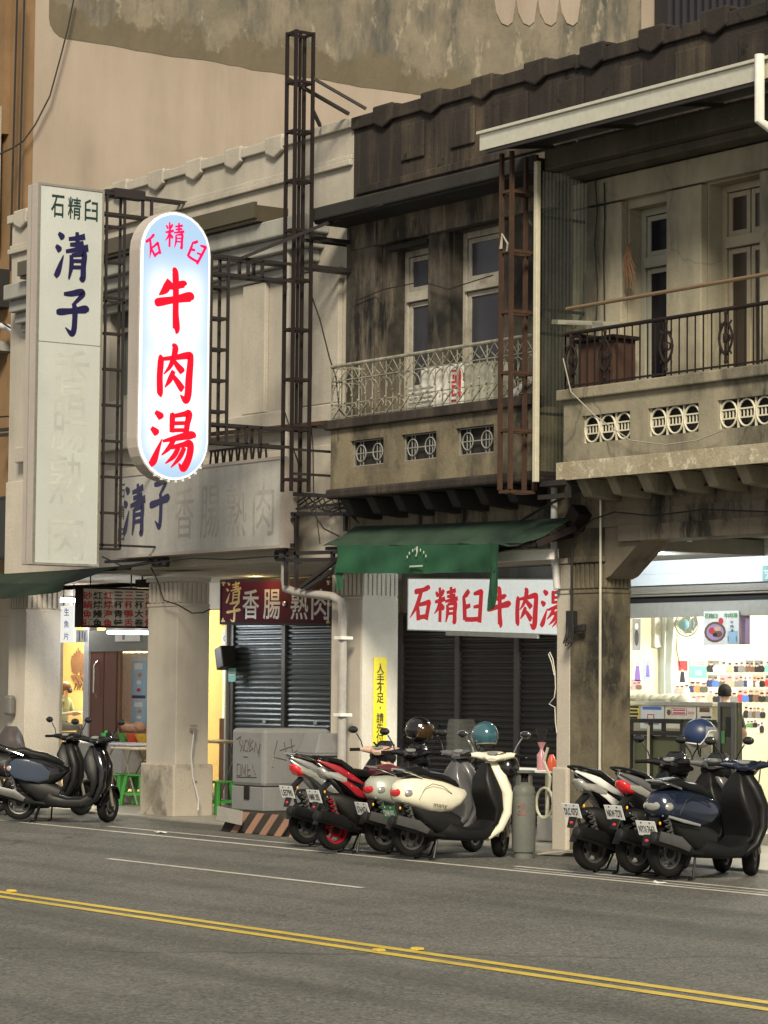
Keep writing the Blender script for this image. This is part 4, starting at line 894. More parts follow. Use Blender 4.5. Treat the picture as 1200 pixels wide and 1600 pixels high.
rows = [(1031, 1051, [(1105, 1124, 'black white'), (1126, 1144, 'white skin'), (1146, 1162, 'black grey'), (1164, 1177, 'brown brown'), (1178, 1192, 'black black'), (1195, 1210, 'teal black')]),
        (1054, 1074, [(1105, 1121, 'navy blue'), (1123, 1144, 'olive skin'), (1147, 1160, 'grey grey'), (1161, 1174, 'navy white'), (1175, 1193, 'brown white black'), (1195, 1210, 'red white')]),
        (1076, 1098, [(1106, 1122, 'skin black'), (1124, 1150, 'blue white grey'), (1152, 1168, 'red blue'), (1169, 1193, 'black brown black'), (1195, 1210, 'olive blue')]),
        (1101, 1123, [(1056, 1070, 'pink grey'), (1163, 1193, 'black grey brown grey black')]),
        (1123, 1137, [(1166, 1182, 'green green black')]), (1126, 1146, [(1182, 1192, 'white black')]),
        (1060, 1083, [(1077, 1103, 'navy orange olive')]), (1062, 1078, [(987, 1001, 'pink brown')]), (1086, 1097, [(1040, 1056, 'red cream'), (1060, 1076, 'yellow brown'), (1080, 1102, 'white pink cream')])]
for ri, (ya_, yb_, cols) in enumerate(rows):
    for ci, (xa_, xb_, cs) in enumerate(cols):
        p, q = atx(xa_, yb_, XP), atx(xb_, ya_, XP); cl = cs.split()
        sheet('photo_print', 'photo print of %d in %s, %s' % (len(cl), '/'.join(dict.fromkeys(cl)), ['top row', 'second row', 'third row', 'large print right of the man', 'low green print', 'lowest print', 'print under the teal notice', 'print by the left edge', 'low print above the counter'][ri]), p.y, q.y, p.z, q.z, XP, PC['cream'], people(cl), 'photo', 'photo prints on the shop wall', 'X')
def papr(label, px0, py0, px1, py1, bg, blobs, cat='poster', y=None, name='poster'):
    if y is None: p, q = atx(px0, py1, XP), atx(px1, py0, XP); return sheet(name, label, p.y, q.y, p.z, q.z, XP, bg, blobs, cat, None, 'X')
    p, q = at(px0, py1, y), at(px1, py0, y); return sheet(name, label, p.x, q.x, p.z, q.z, y, bg, blobs, cat)
lines = lambda c, n, u=.5, w_=.7, v0=.85, v1=.2, h_=.05: [(u, v0+(v1-v0)*k/max(1, n-1), w_*(1-.2*(k % 2)), h_, PC[c], 'r') for k in range(n)]
papr('purple poster of a standing figure at the left end of the shop wall', 987, 1032, 1004, 1066, PC['white'], [(.5, .4, .6, .7, PC['purple'], 't'), (.5, .85, .3, .16, PC['skin'], 'o')])
papr('narrow blue and lilac poster beside the white roll of plastic', 1006, 1030, 1017, 1061, PC['sky'], [(.5, .4, .6, .6, PC['purple'], 't'), (.5, .8, .4, .2, PC['skin'], 'o')])
papr('red and black poster of a performer below the fan', 1058, 1030, 1075, 1067, PC['white'], [(.5, .72, .85, .42, PC['red'], 'r'), (.45, .25, .55, .45, PC['black'], 't'), (.45, .52, .24, .12, PC['skin'], 'o')])
papr('small teal notice with red lines on white', 1077, 1031, 1104, 1059, PC['teal'], [(.5, .8, .9, .3, PC['white'], 'r'), (.5, .87, .78, .05, PC['red'], 'r'), (.5, .76, .78, .05, PC['red'], 'r'), (.5, .28, .4, .3, PC['sky'], 'r')], 'notice')
papr('pale print with pink figures under the red poster', 1055, 1068, 1075, 1084, PC['cream'], people(['pink', 'skin', 'white']))
papr('pale lilac print left of the fan cord', 1043, 1032, 1053, 1058, PC['white'], [(.5, .5, .6, .6, PC['lilac'], 't')])
papr('tall dark framed picture beside the pillar at the shop wall edge', 987, 966, 1001, 1017, PC['white'], [(.5, .5, .92, .96, PC['grey'], 'r'), (.5, .4, .5, .5, PC['black'], 'o'), (.5, .75, .4, .2, PC['white'], 'o')], 'picture')
# menu poster hung from the lintel
yM = yF-.02
p, q = at(1100, 1008, yM), at(1155, 954, yM)
mt = sheet('menu_poster', 'white menu poster with green characters and a bowl of soup hanging from the lintel', p.x, q.x, p.z, q.z, yM, PC['white'], [(.33, .38, .62, .62, PC['brown'], 'o'), (.33, .38, .5, .48, PC['lilac'], 'o'), (.25, .42, .2, .2, PC['red'], 'o'), (.42, .32, .24, .2, PC['brown'], 'o'), (.40, .48, .2, .14, PC['skin'], 'o'), (.33, .30, .14, .12, PC['black'], 'o'), (.83, .22, .28, .36, PC['sky'], 'r'), (.5, .70, .14, .2, PC['red'], 'o')], 'poster')
m = MB(); W_, Hh = q.x-p.x, q.z-p.z
for i, ch in enumerate('石精臼'): put(m, ch, (p.x+W_*(.10+.125*i), yM-.012, p.z+Hh*.86), X1, Z1, W_*.12, Hh*.15, bold=.015)
m.build('lettering', PC['green'], mt); m = MB()
for i, ch in enumerate('牛肉湯'): put(m, ch, (p.x+W_*(.66+.125*i), yM-.012, p.z+Hh*.86), X1, Z1, W_*.12, Hh*.15, bold=.015)
m.build('lettering', PC['green'], mt)
m = MB(); column(m, '牛肉湯', (p.x+W_*.82, yM-.012, p.z+Hh*.66), X1, Z1, W_*.09, Hh*.09, Hh*.12)
for u in (.70, .93): m.bx(p.x+W_*u, p.x+W_*u+.012, yM-.013, yM-.012, p.z+Hh*.1, p.z+Hh*.26)
m.build('lettering', PC['navy'], mt)
p, q = at(1150, 1007, yM+.06), at(1168, 960, yM+.06); sheet('lilac_sheet', 'plain lilac sheet behind the hanging menu poster', p.x-.06, q.x, p.z, q.z, yM+.1, PC['lilac'], [], 'sheet')
# teal house number plate at the right picture edge
p, q = at(1190, 908, yF-.16), at(1216, 883, yF-.16)
t3 = sheet('house_number_plate', 'teal house number plate cut by the right picture edge', p.x, q.x, p.z, q.z, yF-.13, PC['teal'], [], 'number plate', th=.015)
m = MB(); put(m, '24', ((p.x+q.x)/2-.02, yF-.146, p.z+(q.z-p.z)*.36), X1, Z1, (q.x-p.x)*.55, (q.z-p.z)*.42, bold=.02); m.bx(p.x+.03, q.x-.03, yF-.149, yF-.147, q.z-.07, q.z-.05); m.build('lettering', PC['white'], t3)
# wall fan
fc = atx(1073, 975, xs0+.45)
t = empty('wall_fan', fc, 'white wall fan with a pale blue hub inside the bright shop', 'fan')
cg = glass('fan_guard', (.85, .88, .85), .9, .3)
m = MB(); fr_x = .22
for r in (1, .75, .5, .28): m.tube([(fc.x+fr_x*r*math.cos(k*math.pi/14), fc.y-.05*(1-r*r), fc.z+fr_x*.72*r*math.sin(k*math.pi/14)) for k in range(29)], .009 if r == 1 else .004, 6)
for k in range(20): a = k*math.pi/10; m.tube([(fc.x+fr_x*.25*math.cos(a), fc.y-.06, fc.z+fr_x*.18*math.sin(a)), (fc.x+fr_x*math.cos(a), fc.y, fc.z+fr_x*.72*math.sin(a))], .003, 4)
m.build('guard', flat('fan_grey_wire', (.5, .52, .5), .4), t)
m = MB()
for k in range(3):
    a = k*2.1; m.prism([(0, -.03), (.5*fr_x, -.14), (.85*fr_x, .02), (.5*fr_x, .14), (0, .03)], (fc+Vector((0, .02, 0)), Vector((math.cos(a), .12, math.sin(a)*.72)), Vector((-math.sin(a), .1, math.cos(a)*.72))), .004)
m.build('blades', flat('fan_blade', (.60, .68, .66), .3), t)
MB().ell(fc+Vector((0, -.05, -.01)), (.10, .05, .075), 14, 8).build('hub', flat('fan_blue', (.30, .52, .62), .4), t, smooth=True)
m = MB(); m.tube([fc+Vector((0, .05, 0)), fc+Vector((-.3, .10, .02)), fc+Vector((-.43, 0, .03))], .04, 10); m.bx(xs0, xs0+.06, fc.y-.2, fc.y-.08, fc.z-.30, fc.z+.2); m.build('bracket', M['white'], t)
MB().tube([atx(1058, 990, xs0+.05), atx(1057, 1015, xs0+.02), atx(1063, 1042, xs0+.03)], .006, 5).build('cord', M['rust'], t)
# rolled plastic curtain
t = empty('plastic_curtain', at(1031, 1090, 23.6), 'gathered translucent white plastic curtain hanging in the bright shop', 'curtain')
m = MB(); zb4, zt4 = at(1031, 1095, 23.6).z, at(1031, 960, 23.6).z; xc_ = at(1031, 1020, 23.6).x; pr = []
def crt(s, ww):
    return [(xc_+ww*math.cos(a)*(1+.22*math.cos(9*a)), 23.6+ww*.5*math.sin(a)*(1+.22*math.cos(9*a)), s) for a in [2*math.pi*k/54 for k in range(54)]]
prev = None
for k in range(6):
    z = zb4+(zt4-zb4)*k/5; rg = m.ring(crt(z, .20-.02*math.sin(k))); 
    if prev: m.skin(prev, rg)
    prev = rg
m.build('folds', flat('milky_plastic', (.72, .76, .72), .3, var=.05), t, smooth=True)
# steel counter with notices, kitchen unit
yC = 22.75
zc1 = at(1060, 1098, yC).z
xq0, xq1 = xs0+.02, at(1120, 1100, yC).x
t = empty('steel_counter', (xq0+1, yC, .16), 'stainless steel counter covered in notices across the shop front', 'counter')
m = MB(); m.bx(xq0, xq1-.1, yC, yC+.22, .16, zc1-.04); m.build('cabinet', M['steel'], t)
MB().bx(xq0, xq1-.05, yC-.03, yC+.25, zc1-.04, zc1+.01).build('worktop', flat('brushed_steel', (.6, .6, .58), .25, .8), t, bevel=.008)
yN = yC-.004
def note(label, px0, py0, px1, py1, bg, blobs): return papr(label, px0, py0, px1, py1, PC[bg], blobs, 'notice', yN, 'notice')
note('yellow notice with black marks on the counter by the pillar', 982, 1101, 1000, 1126, 'yellow', lines('black', 4, w_=.8, h_=.13))
note('white notice with blue heading and small red frame on the counter', 1001, 1101, 1038, 1138, 'white', [(.5, .84, .8, .12, PC['blue'], 'r'), (.45, .45, .3, .3, PC['red'], 'r'), (.45, .45, .22, .22, PC['white'], 'r'), (.5, .2, .6, .05, PC['grey'], 'r')])
note('white notice with red bordered heading in the middle of the counter', 1040, 1103, 1088, 1138, 'cream', [(.46, .74, .5, .3, PC['red'], 'r'), (.46, .74, .46, .24, PC['white'], 'r'), (.46, .80, .4, .07, PC['red'], 'r'), (.46, .68, .4, .07, PC['red'], 'r'), (.12, .7, .14, .26, PC['brown'], 'o'), (.75, .35, .3, .2, PC['lilac'], 'o'), (.85, .7, .2, .1, PC['pink'], 'r')])
note('notice with brown patches at the right end of the counter', 1090, 1103, 1113, 1138, 'cream', [(.5, .82, .7, .2, PC['brown'], 'r'), (.6, .5, .7, .08, PC['black'], 'r'), (.75, .3, .3, .22, PC['grey'], 'r')])
m = MB()
for k in range(9): m.ell((xq0+.15+.13*k, yC+.10+.05*rnd.random(), zc1+.045), (.09, .10, .05+.03*rnd.random()), 10, 6)
tag(m.build('paper_wraps', flat('cream_wraps', (.74, .68, .5), .7), smooth=True), 'row of crumpled cream wraps lying along the steel counter', 'wraps')
xo0, xo1 = at(1121, 1110, 22.6).x, at(1150, 1110, 22.6).x; zo1 = at(1135, 1097, 22.6).z; xo0 += .02
t = empty('dark_cabinet', ((xo0+xo1)/2, 22.6, .16), 'upright dark steel cabinet with a glass front beside the man', 'cabinet')
f = MB(); f.bx(xo0, xo1, 22.62, 22.70, .16, zo1-.001); f.build('body', flat('dark_steel', (.10, .10, .095), .4, .5), t)
m = MB(); m.bx(xo0, xo0+.05, 22.58, 22.615, .2, zo1); m.bx(xo1-.07, xo1, 22.58, 22.615, .2, zo1); m.bx(xo0+.05, xo1-.07, 22.58, 22.615, zo1-.06, zo1); m.build('door_frame', flat('cabinet_grey', (.16, .16, .15), .4, .4), t, bevel=.006)
MB().bx(xo0+.05, xo1-.07, 22.60, 22.612, .3, zo1-.06).build('glass_door', flat('dark_glass', (.03, .035, .035), .08, var=0), t)
m = MB(); m.bx(xo0+.13, xo1-.1, 22.595, 22.598, zo1-.42, zo1-.18); m.build('reflected_panel', M['black'], t)
tag(MB().bx(xo0+.055, xo0+.12, 22.592, 22.598, zo1-.5, zo1-.35).build('price_sticker', PC['green']), 'small green sticker on the dark cabinet door', 'sticker')
# cart with green panels in front of the counter
yK = 20.9
kx0, kx1, kz1 = at(986, 1180, yK).x, at(1066, 1180, yK).x, at(1030, 1127, yK).z
t = empty('green_cart', ((kx0+kx1)/2, yK, .035), 'black framed handcart with olive green panels behind the right hand scooters', 'cart')
m = MB()
for x in (kx0, (kx0+kx1)/2-.1, kx1):
    m.bar((x, yK, .035), (x, yK, kz1), .04); m.bar((x, yK+.5, .035), (x, yK+.5, kz1), .04)
for z in (kz1, kz1-.14, .5): m.bar((kx0, yK, z), (kx1, yK, z), .045); m.bar((kx0, yK+.5, z), (kx1, yK+.5, z), .045); m.bar((kx0, yK, z), (kx0, yK+.5, z), .045); m.bar((kx1, yK, z), (kx1, yK+.5, z), .045)
m.build('frame', M['black'], t)
MB().bx(kx0+.02, kx1-.02, yK+.03, yK+.05, .3, kz1-.17).build('panel', flat('olive_panel', (.085, .095, .055), .5), t)
MB().bar(((kx0+kx1)/2-.1, yK-.035, .05), ((kx0+kx1)/2-.1, yK-.035, kz1-.05), .022).build('rail', M['alu'], t)

# ------------------------------------------------------------------ left restaurant under the tall building
yR = 22.6
def X_(px, y=yR): return at(px, 1080, y).x
def Z_(py, px=160, y=yR): return at(px, py, y).z
t = empty('corner_restaurant', (X_(160), yR, 0), 'open lit restaurant with brown folding doors behind the left columns', 'shop')
xl, xr = X_(60), X_(372)
yb0 = 25.8
MB().bx(-75, xr+.4, yb0, yb0+.1, .035, 3.42).build('rear_wall', flat('warm_yellow_wall', (.72, .56, .26), .8, var=.06), t)
MB().bx(-75, xr+.4, yR+.2, yb0, 3.30, 3.42).build('ceiling', flat('warm_ceiling', (.6, .54, .42), .8), t)
MB().bx(-75, xr+.2, yR-.1, yR+.2, Z_(958), 3.42).build('header', M['cream_low'], t)
MB().bx(xa2-.12, xa2-.02, yR, yb0, .035, 3.42).build('side_wall', flat('warm_side_wall', (.62, .52, .36), .8), t)
MB().bx(-75, X_(86), yR, yR+.15, .035, Z_(958)).build('front_wall', M['cream_low'], t)
MB().bx(X_(134), X_(142), yR-.05, yR+.1, .035, Z_(958)).build('door_jamb', flat('pale_jamb', (.62, .62, .62), .4), t)
wood = flat('dark_red_wood', (.15, .055, .035), .4, bump=.1)
for i, (a_, b_) in enumerate(((142, 163), (164, 183))):
    d = MB().bx(X_(a_), X_(b_)-.01, yR-.02, yR+.04, .05, Z_(985)).build('door_leaf', wood, t, bevel=.01)
    if i == 0:
        q = X_(154); m = MB(); m.tube([(q, yR-.03, Z_(1088)), (q, yR-.09, Z_(1082)), (q, yR-.09, Z_(1040)), (q, yR-.03, Z_(1034))], .02, 8); m.build('handle', M['chrome'], d, smooth=True)
MB().bx(X_(183), X_(187), yR, yR+.05, .05, Z_(985)).build('door_post', flat('brown_post', (.20, .11, .06), .5), t)
MB().bx(X_(142), X_(240), yR-.04, yR+.1, Z_(1018), Z_(985)).build('transom', flat('grey_transom', (.20, .20, .18), .5), t)
fr2 = sheet('fan_light_notice', 'pale grey sheet above the brown folding doors', X_(183), X_(222), Z_(1003), Z_(990), yR-.05, PC['white'], [(.35, .5, .1, .6, PC['grey'], 'r')], 'sheet')
yG = 22.9
t = empty('glass_door_fridge', (X_(210, yG), yG, .1), 'white fridge with two blue food posters behind the first column', 'fridge')
xg0, xg1, zg = X_(188, yG), X_(240, yG), at(210, 1020, yG).z
MB().bx(xg0, xg1, yG, yG+.6, .1, zg).build('cabinet', flat('fridge_white', (.66, .66, .62), .35), t, bevel=.02)
MB().bx(xg0+.03, xg1-.03, yG-.03, yG-.001, .3, zg-.06).build('door', flat('fridge_door', (.60, .60, .57), .3), t, bevel=.01)
for k, (pa, pb) in enumerate(((1032, 1091), (1094, 1140))):
    p, q = at(206, pb, yG-.035), at(229, pa, yG-.035)
    sheet('blue_food_poster', ('upper' if k == 0 else 'lower')+' blue poster of small dishes on the white fridge', p.x, q.x, p.z, q.z, yG-.032, PC['sky'], [(.5, .5, .92, .96, PC['sky'], 'r'), (.45, .85, .6, .16, PC['white'], 'r'), (.55, .62, .3, .12, PC['orange'], 'o'), (.5, .42, .36, .12, PC['white'], 'o'), (.5, .22, .3, .1, PC['red' if k == 0 else 'white'], 'o'), (.5, .04, .96, .08, PC['navy'], 'r')], 'poster')
tube_lamp('warm_shop_lamp', 'fluorescent tube on the ceiling of the left restaurant', (-45.6, 24.4, 3.2), (-43.2, 24.4, 3.2), 330, (1, .85, .55), em=5)
tube_lamp('menu_tube_lamp', 'bright fluorescent tube hanging below the menu box', at(169, 988, 20.9), at(238, 989, 20.9)+Vector((0, 0, 0)), 26, (.95, .98, 1.0), r=.025, em=7)
tube_lamp('wall_tube_lamp', 'short bright tube above the hanging fish sign', at(88, 938, 22.2), at(117, 938, 22.2), 10, (.95, .98, 1.0), r=.035, em=6)
# calligraphy-like branch ornament on the warm wall
m = MB(); yD = yb0-.03
for k in range(7):
    px = 113+k*3.1; m.tube([at(px, 1050+(k % 3)*3, yD), at(px+.8, 1034-(k % 2)*6, yD), at(px-.3, 1012+abs(k-3)*4, yD)], [.02, .05, .01], 6)
for k in range(6): px = 112+k*4; m.tube([at(px, 1056, yD), at(px+7, 1068+3*(k % 2), yD), at(px+4, 1078, yD)], [.03, .025, .01], 5)
tag(m.build('branch_ornament', PC['brown']), 'dark branching ornament on the warm yellow restaurant wall', 'ornament')
# hanging white sign
p, q = at(93.5, 1004, 21.5), at(115, 946, 21.5)
t = empty('hanging_fish_sign', (p.x, 21.5, p.z), 'narrow white hanging sign with three blue characters between the columns', 'sign')
MB().bx(p.x, q.x, 21.5, 21.56, p.z, q.z).build('panel', flat('lit_white_panel', (.75, .75, .70), .4, em=(1, 1, .95), es=.25), t, bevel=.006)
m = MB(); m.mi = 0
column(m, '生魚片', ((p.x+q.x)/2, 21.498, q.z-.17*(q.z-p.z)), X1, Z1, .17, .12, (q.z-p.z)*.33); m.build('lettering', PC['blue'], t)
for x in (p.x+.05, q.x-.05): MB().bar((x, 21.53, q.z), (x, 21.53, 3.45), .012).build('hanger', M['iron'], t)
p, q = at(118, 1004, 21.9), at(137, 984, 21.9)
sheet('white_card', 'small white card with blue strokes below the hanging fish sign', p.x, q.x, p.z, q.z, 21.9, PC['white'], [(.35, .5, .1, .8, PC['blue'], 'r'), (.6, .6, .08, .6, PC['blue'], 'r'), (.8, .45, .08, .7, PC['blue'], 'r')], 'card')
# menu box at right angles to the street
MX = -34.75
def pm(px, py): return atx(px, py, MX)
A, B = pm(128, 983), pm(240, 920)
A = Vector((MX, A.y, (pm(128, 980).z+pm(236, 982).z)/2)); B = Vector((MX, B.y+.05, (pm(128, 917).z+pm(236, 919).z)/2))
t = empty('menu_box_sign', (MX, A.y, A.z), 'hanging menu box with columns of red and black characters beside the first column', 'sign')
MB().bx(MX-.22, MX-.006, A.y, B.y, A.z, B.z).build('sign_case', M['rusty_dark'], t)
MB().bx(MX-.006, MX, A.y+.02, B.y-.02, A.z+.03, B.z-.03).build('sign_face', flat('grey_menu_face', (.50, .48, .46), .5), t)
mred = flat('menu_red', (.42, .03, .03), .5)
for i, wd in enumerate(('砂鍋魚頭', '紅燒鰻魚', '紅燒海魚', '三杯青蛙', '三杯鴨舌', '三杯大卷', '火燒排骨')):
    m = MB(); column(m, wd, pm(136.5+16.2*i, 930.5)+Vector((.001, 0, 0)), Y1, Z1, .155, .115, .132, bold=.02); m.build('lettering', mred if i in (0, 2, 4, 6) else M['black'], t)
for q in (.15, .7): y = A.y+(B.y-A.y)*q; MB().bar((MX-.1, y, B.z), (MX-.1, y, 3.45), .015).build('hanger', M['iron'], t)
# flood light on a bracket
fl = at(230, 912, 20.4)
t = empty('flood_light', fl, 'black flood light on a bracket beside the first column capital', 'lamp')
MB().obox(fl, (.13, .06, 0), (-.05, .10, 0), (0, 0, .06)).build('housing', M['black'], t, bevel=.01)
MB().obox(fl+Vector((.01, -.02, -.062)), (.11, .05, 0), (-.04, .08, 0), (0, 0, .003)).build('lens', flat('flood_glass', (.45, .45, .38), .2), t)
MB().tube([fl+Vector((-.14, 0, 0)), fl+Vector((-.16, 0, .26)), fl+Vector((0, .1, .3))], .015, 6).build('bracket', M['iron'], t)
# sliver between first column and left shutters: display, speaker, cards
t = empty('snack_display', (X_(335), 22.9, 0), 'brightly lit snack display glimpsed between first column and left shutters', 'display')
m = MB(); m.bx(X_(318), X_(345), 22.9, 23.3, .05, at(330, 1122, 22.9).z); m.build('counter', flat('brown_counter', (.22, .10, .05), .5), t)
for i, (a_, b_, c) in enumerate(((1062, 1045, 'sky'), (1082, 1062, 'green'), (1100, 1082, 'orange'), (1122, 1100, 'yellow'))):
    MB().bx(X_(318), X_(346), 22.95, 23.1, at(330, a_, 22.95).z+.005, at(330, b_, 22.95).z-.005).build('snack_row', glow('lit_'+c, tuple(min(1, v*1.5) for v in ((.5, .75, .85), (.45, .7, .25), (.85, .5, .25), (.95, .75, .35))[i]), .55, (.8, .6, .3), 6), t)
MB().bx(X_(318), X_(346), 22.9, 23.0, at(330, 1040, 22.9).z, at(330, 1012, 22.9).z).build('top_shelf', PC['white'], t)
p = at(352, 1028, 21.9)
m = MB(); m.obox(p, (.10, 0, .03), (0, .12, 0), (-.04, 0, .16)); tag(m.build('small_speaker', M['black'], bevel=.02), 'small tilted black speaker on the pale post by the left shutters', 'speaker')
p, q = at(357, 1065, 21.95), at(369, 1044, 21.95); sheet('teal_card', 'small teal card below the black speaker', p.x, q.x, p.z, q.z, 21.95, PC['teal'], [(.5, .7, .7, .08, PC['white'], 'r'), (.5, .5, .7, .08, PC['white'], 'r')], 'card')
p, q = at(347, 1010, 22.28), at(364, 985, 22.28); sheet('pale_card', 'pale card with grey ring above the black speaker', p.x, q.x, p.z, q.z, 22.28, PC['white'], [(.5, .5, .7, .5, PC['grey'], 'o'), (.5, .5, .5, .36, PC['white'], 'o')], 'card')
tube_lamp('gold_tube_lamp', 'warm golden tube lamp above the wine red board', at(330, 884, 21.6), at(424, 890, 21.6), 16, (1, .72, .28), r=.022, em=4)
# tables, stools, bowls
def table(label, px, py, y, w_, d_, col, group='tables in the arcade'):
    c = at(px, py, y); t = empty('folding_table', (c.x, c.y, .035), label, 'table', group)
    MB().bx(c.x-w_/2, c.x+w_/2, c.y-d_/2, c.y+d_/2, c.z-.03, c.z).build('table_top', col, t, bevel=.008)
    for s in (-1, 1):
        for u in (-1, 1): MB().tube([(c.x+s*w_*.42, c.y+u*d_*.4, .04), (c.x-s*w_*.15, c.y+u*d_*.4, c.z-.03)], .014, 6).build('leg', M['steel'], t, smooth=True)
    return c
grey_top = flat('pale_table_top', (.50, .49, .52), .25)
table('pale grey folding table behind the black scooter', 196, 1161, 21.2, 1.5, .8, grey_top)
table('second folding table nearer the first column, with a warm beige top', 224, 1168, 20.9, .8, .7, flat('beige_table_top', (.6, .5, .36), .35))
table('beige folding table between first column and the cabinet', 340, 1157, 21.3, 1.1, .7, flat('warm_table_top', (.62, .50, .30), .35))
def stool(label, px, py, y, rz=.3, group='green plastic stools'):
    c = at(px, py, y); zs = .46; t = empty('plastic_stool', (c.x, c.y, .035), label, 'stool', group, rz=rz)
    g_ = M.setdefault('stoolgreen', flat('green_plastic', (.055, .27, .05), .35))
    MB().bx(-.15, .15, -.15, .15, zs-.03, zs).build('seat', g_, t, local=True, bevel=.012)
    for sx in (-1, 1):
        for sy in (-1, 1):
            MB().hexa([(sx*.19-.03, sy*.19-.03, 0), (sx*.19+.03, sy*.19-.03, 0), (sx*.19+.03, sy*.19+.03, 0), (sx*.19-.03, sy*.19+.03, 0), (sx*.13-.03, sy*.13-.03, zs-.03), (sx*.13+.03, sy*.13-.03, zs-.03), (sx*.13+.03, sy*.13+.03, zs-.03), (sx*.13-.03, sy*.13+.03, zs-.03)]).build('leg', g_, t, local=True, bevel=.006)
    m = MB()
    for s in (-1, 1): m.bx(-.17, .17, s*.165-.012, s*.165+.012, .15, .19); m.bx(s*.165-.012, s*.165+.012, -.15, .15, .151, .189)
    m.build('stretcher', g_, t, local=True)
stool('green plastic stool behind the black scooter front wheel', 186, 1250, 20.6)
stool('green plastic stool with a blue bottle behind it, against the first column', 216, 1250, 20.75, .5)
stool('green plastic stool between first column and the grey cabinet', 340, 1258, 20.4, .2)
c = at(166, 1161, 21.1)
for k, (dx, dy, r, h, col, lb) in enumerate(((0, 0, .085, .15, (.05, .60, .10), 'bright green tub on the pale folding table'), (.16, -.05, .05, .16, (.02, .015, .015), 'small black sauce bottle on the pale folding table'), (-.14, .05, .06, .12, (.30, .28, .26), 'steel cup on the pale folding table'))):
    tag(MB().lathe([(r*.8, 0), (r, h*.5), (r*.9, h), (r*.4, h), (r*.35, h*1.25), (0, h*1.25)], (c.x+dx, c.y+dy, c.z+.001), 14).build(('tub', 'sauce_bottle', 'steel_cup')[k], flat('pot%d' % k, col, .35), smooth=True), lb, ('tub', 'bottle', 'cup')[k])
yT = 22.2; c = at(205, 1150, yT)
tag(MB().bx(X_(150), X_(240), yT-.2, yT+.4, .4, c.z-.12).build('food_counter', flat('food_counter_grey', (.45, .44, .42), .4), bevel=.01), 'low pale counter holding colourful bowls before the brown doors', 'counter')
for k, (px, col, r, lb) in enumerate(((195, (.10, .35, .06), .11, 'green bowl of vegetables on the low counter'), (210, (.70, .09, .04), .14, 'red bowl on the low counter'), (226, (.80, .45, .05), .15, 'orange basin on the low counter'), (172, (.20, .20, .19), .15, 'grey steel basin on the low counter'), (216, (.75, .26, .16), .13, 'coral coloured basket behind the red bowl'))):
    q = at(px, 1150, yT); dy = .28 if k == 4 else 0; dz = .12 if k == 4 else 0
    tag(MB().lathe([(r*.6, 0), (r, .13), (r*1.05, .16), (r*.9, .16), (r*.85, .10), (0, .10)], (q.x, yT+dy, c.z-.12+dz), 16).build('bowl', flat('bowl%d' % k, col, .4, em=col, es=.0), smooth=True), lb, 'bowl', 'bowls on the low counter')
q = at(205, 1128, yG-.2); m = MB()
for k in range(8): m.ell((q.x-.3+.09*k, q.y, q.z-.10+.06*rnd.random()), (.08, .08, .07), 8, 6)
tag(m.build('food_pile', flat('coral_food', (.70, .38, .24), .6), smooth=True), 'heap of pale orange food before the white fridge', 'food')
# ------------------------------------------------------------------ awnings
grn = plaster('green_awning_cloth', (.030, .118, .060), (.022, .085, .045), (.012, .038, .024), .75, sc=1.5, st=(2, 2, .5), rough=.75, bump=.15)
grn2 = plaster('sooty_awning_top', (.045, .085, .058), (.032, .058, .042), (.015, .018, .016), .6, sc=2, rough=.8)
def cloth(name, parent, A, B, C, D, mat, nu=16, nv=6, sag=.03, wav=.012, th=.006):
    A, B, C, D = map(Vector, (A, B, C, D)); m = MB(); n = ((B-A).cross(D-A)).normalized(); rows = []
    for sgn in (0, 1):
        for j in range(nv+1):
            r = []
            for i in range(nu+1):
                u, v = i/nu, j/nv; p = (A*(1-u)+B*u)*(1-v)+(D*(1-u)+C*u)*v
                p = p+n*(wav*math.sin(u*17+v*5)+wav*.7*math.sin(u*41+2))*v - Vector((0, 0, sag))*4*u*(1-u)*(.3+v*.7)+n*th*sgn
                r.append(p)
            rows.append(m.ring(r))
    k = nv+1
    for j in range(nv): m.skin(rows[j], rows[j+1], False); m.skin(rows[k+j+1], rows[k+j], False)
    m.skin(rows[k], rows[0], False); m.skin(rows[nv], rows[k+nv], False)
    for j in range(nv):
        m.f.append((rows[j][0], rows[j+1][0], rows[k+j+1][0], rows[k+j][0])); m.m.append(0); m.f.append((rows[j+1][-1], rows[j][-1], rows[k+j][-1], rows[k+j+1][-1])); m.m.append(0)
    return m.build(name, mat, parent, smooth=True)
yW, yFr = 19.36, 18.88
a, b = at(556, 822, yW), at(899, 808, yW); c, d = at(832, 846, yFr), at(505, 853, yFr)
t = empty('green_awning', ((a.x+b.x)/2, yW, d.z), 'green cloth awning with a drooping valance over the white and red board', 'awning')
cloth('canopy', t, a, b, c, d, grn2, 28, 8, sag=.04, wav=.025)
v0, v1 = at(527, 852, yFr-.01), at(772, 850, yFr-.01); w0, w1 = at(523, 895, yFr-.03), at(774, 893, yFr-.03)
cloth('valance', t, v0, v1, w1, w0, grn, 32, 8, sag=.015, wav=.03)
p0, p1 = at(765, 850, yFr-.02), at(779, 850, yFr-.02); q0, q1 = at(762, 955, yFr-.05), at(775, 948, yFr-.05)
cloth('torn_strip', t, p0, p1, q1, q0, grn, 4, 6, 0, .03)
p0, p1 = at(524, 893, yFr-.02), at(536, 893, yFr-.02); q0, q1 = at(526, 922, yFr-.05), at(535, 922, yFr-.05)
cloth('torn_strip', t, p0, p1, q1, q0, grn, 4, 4, 0, .02)
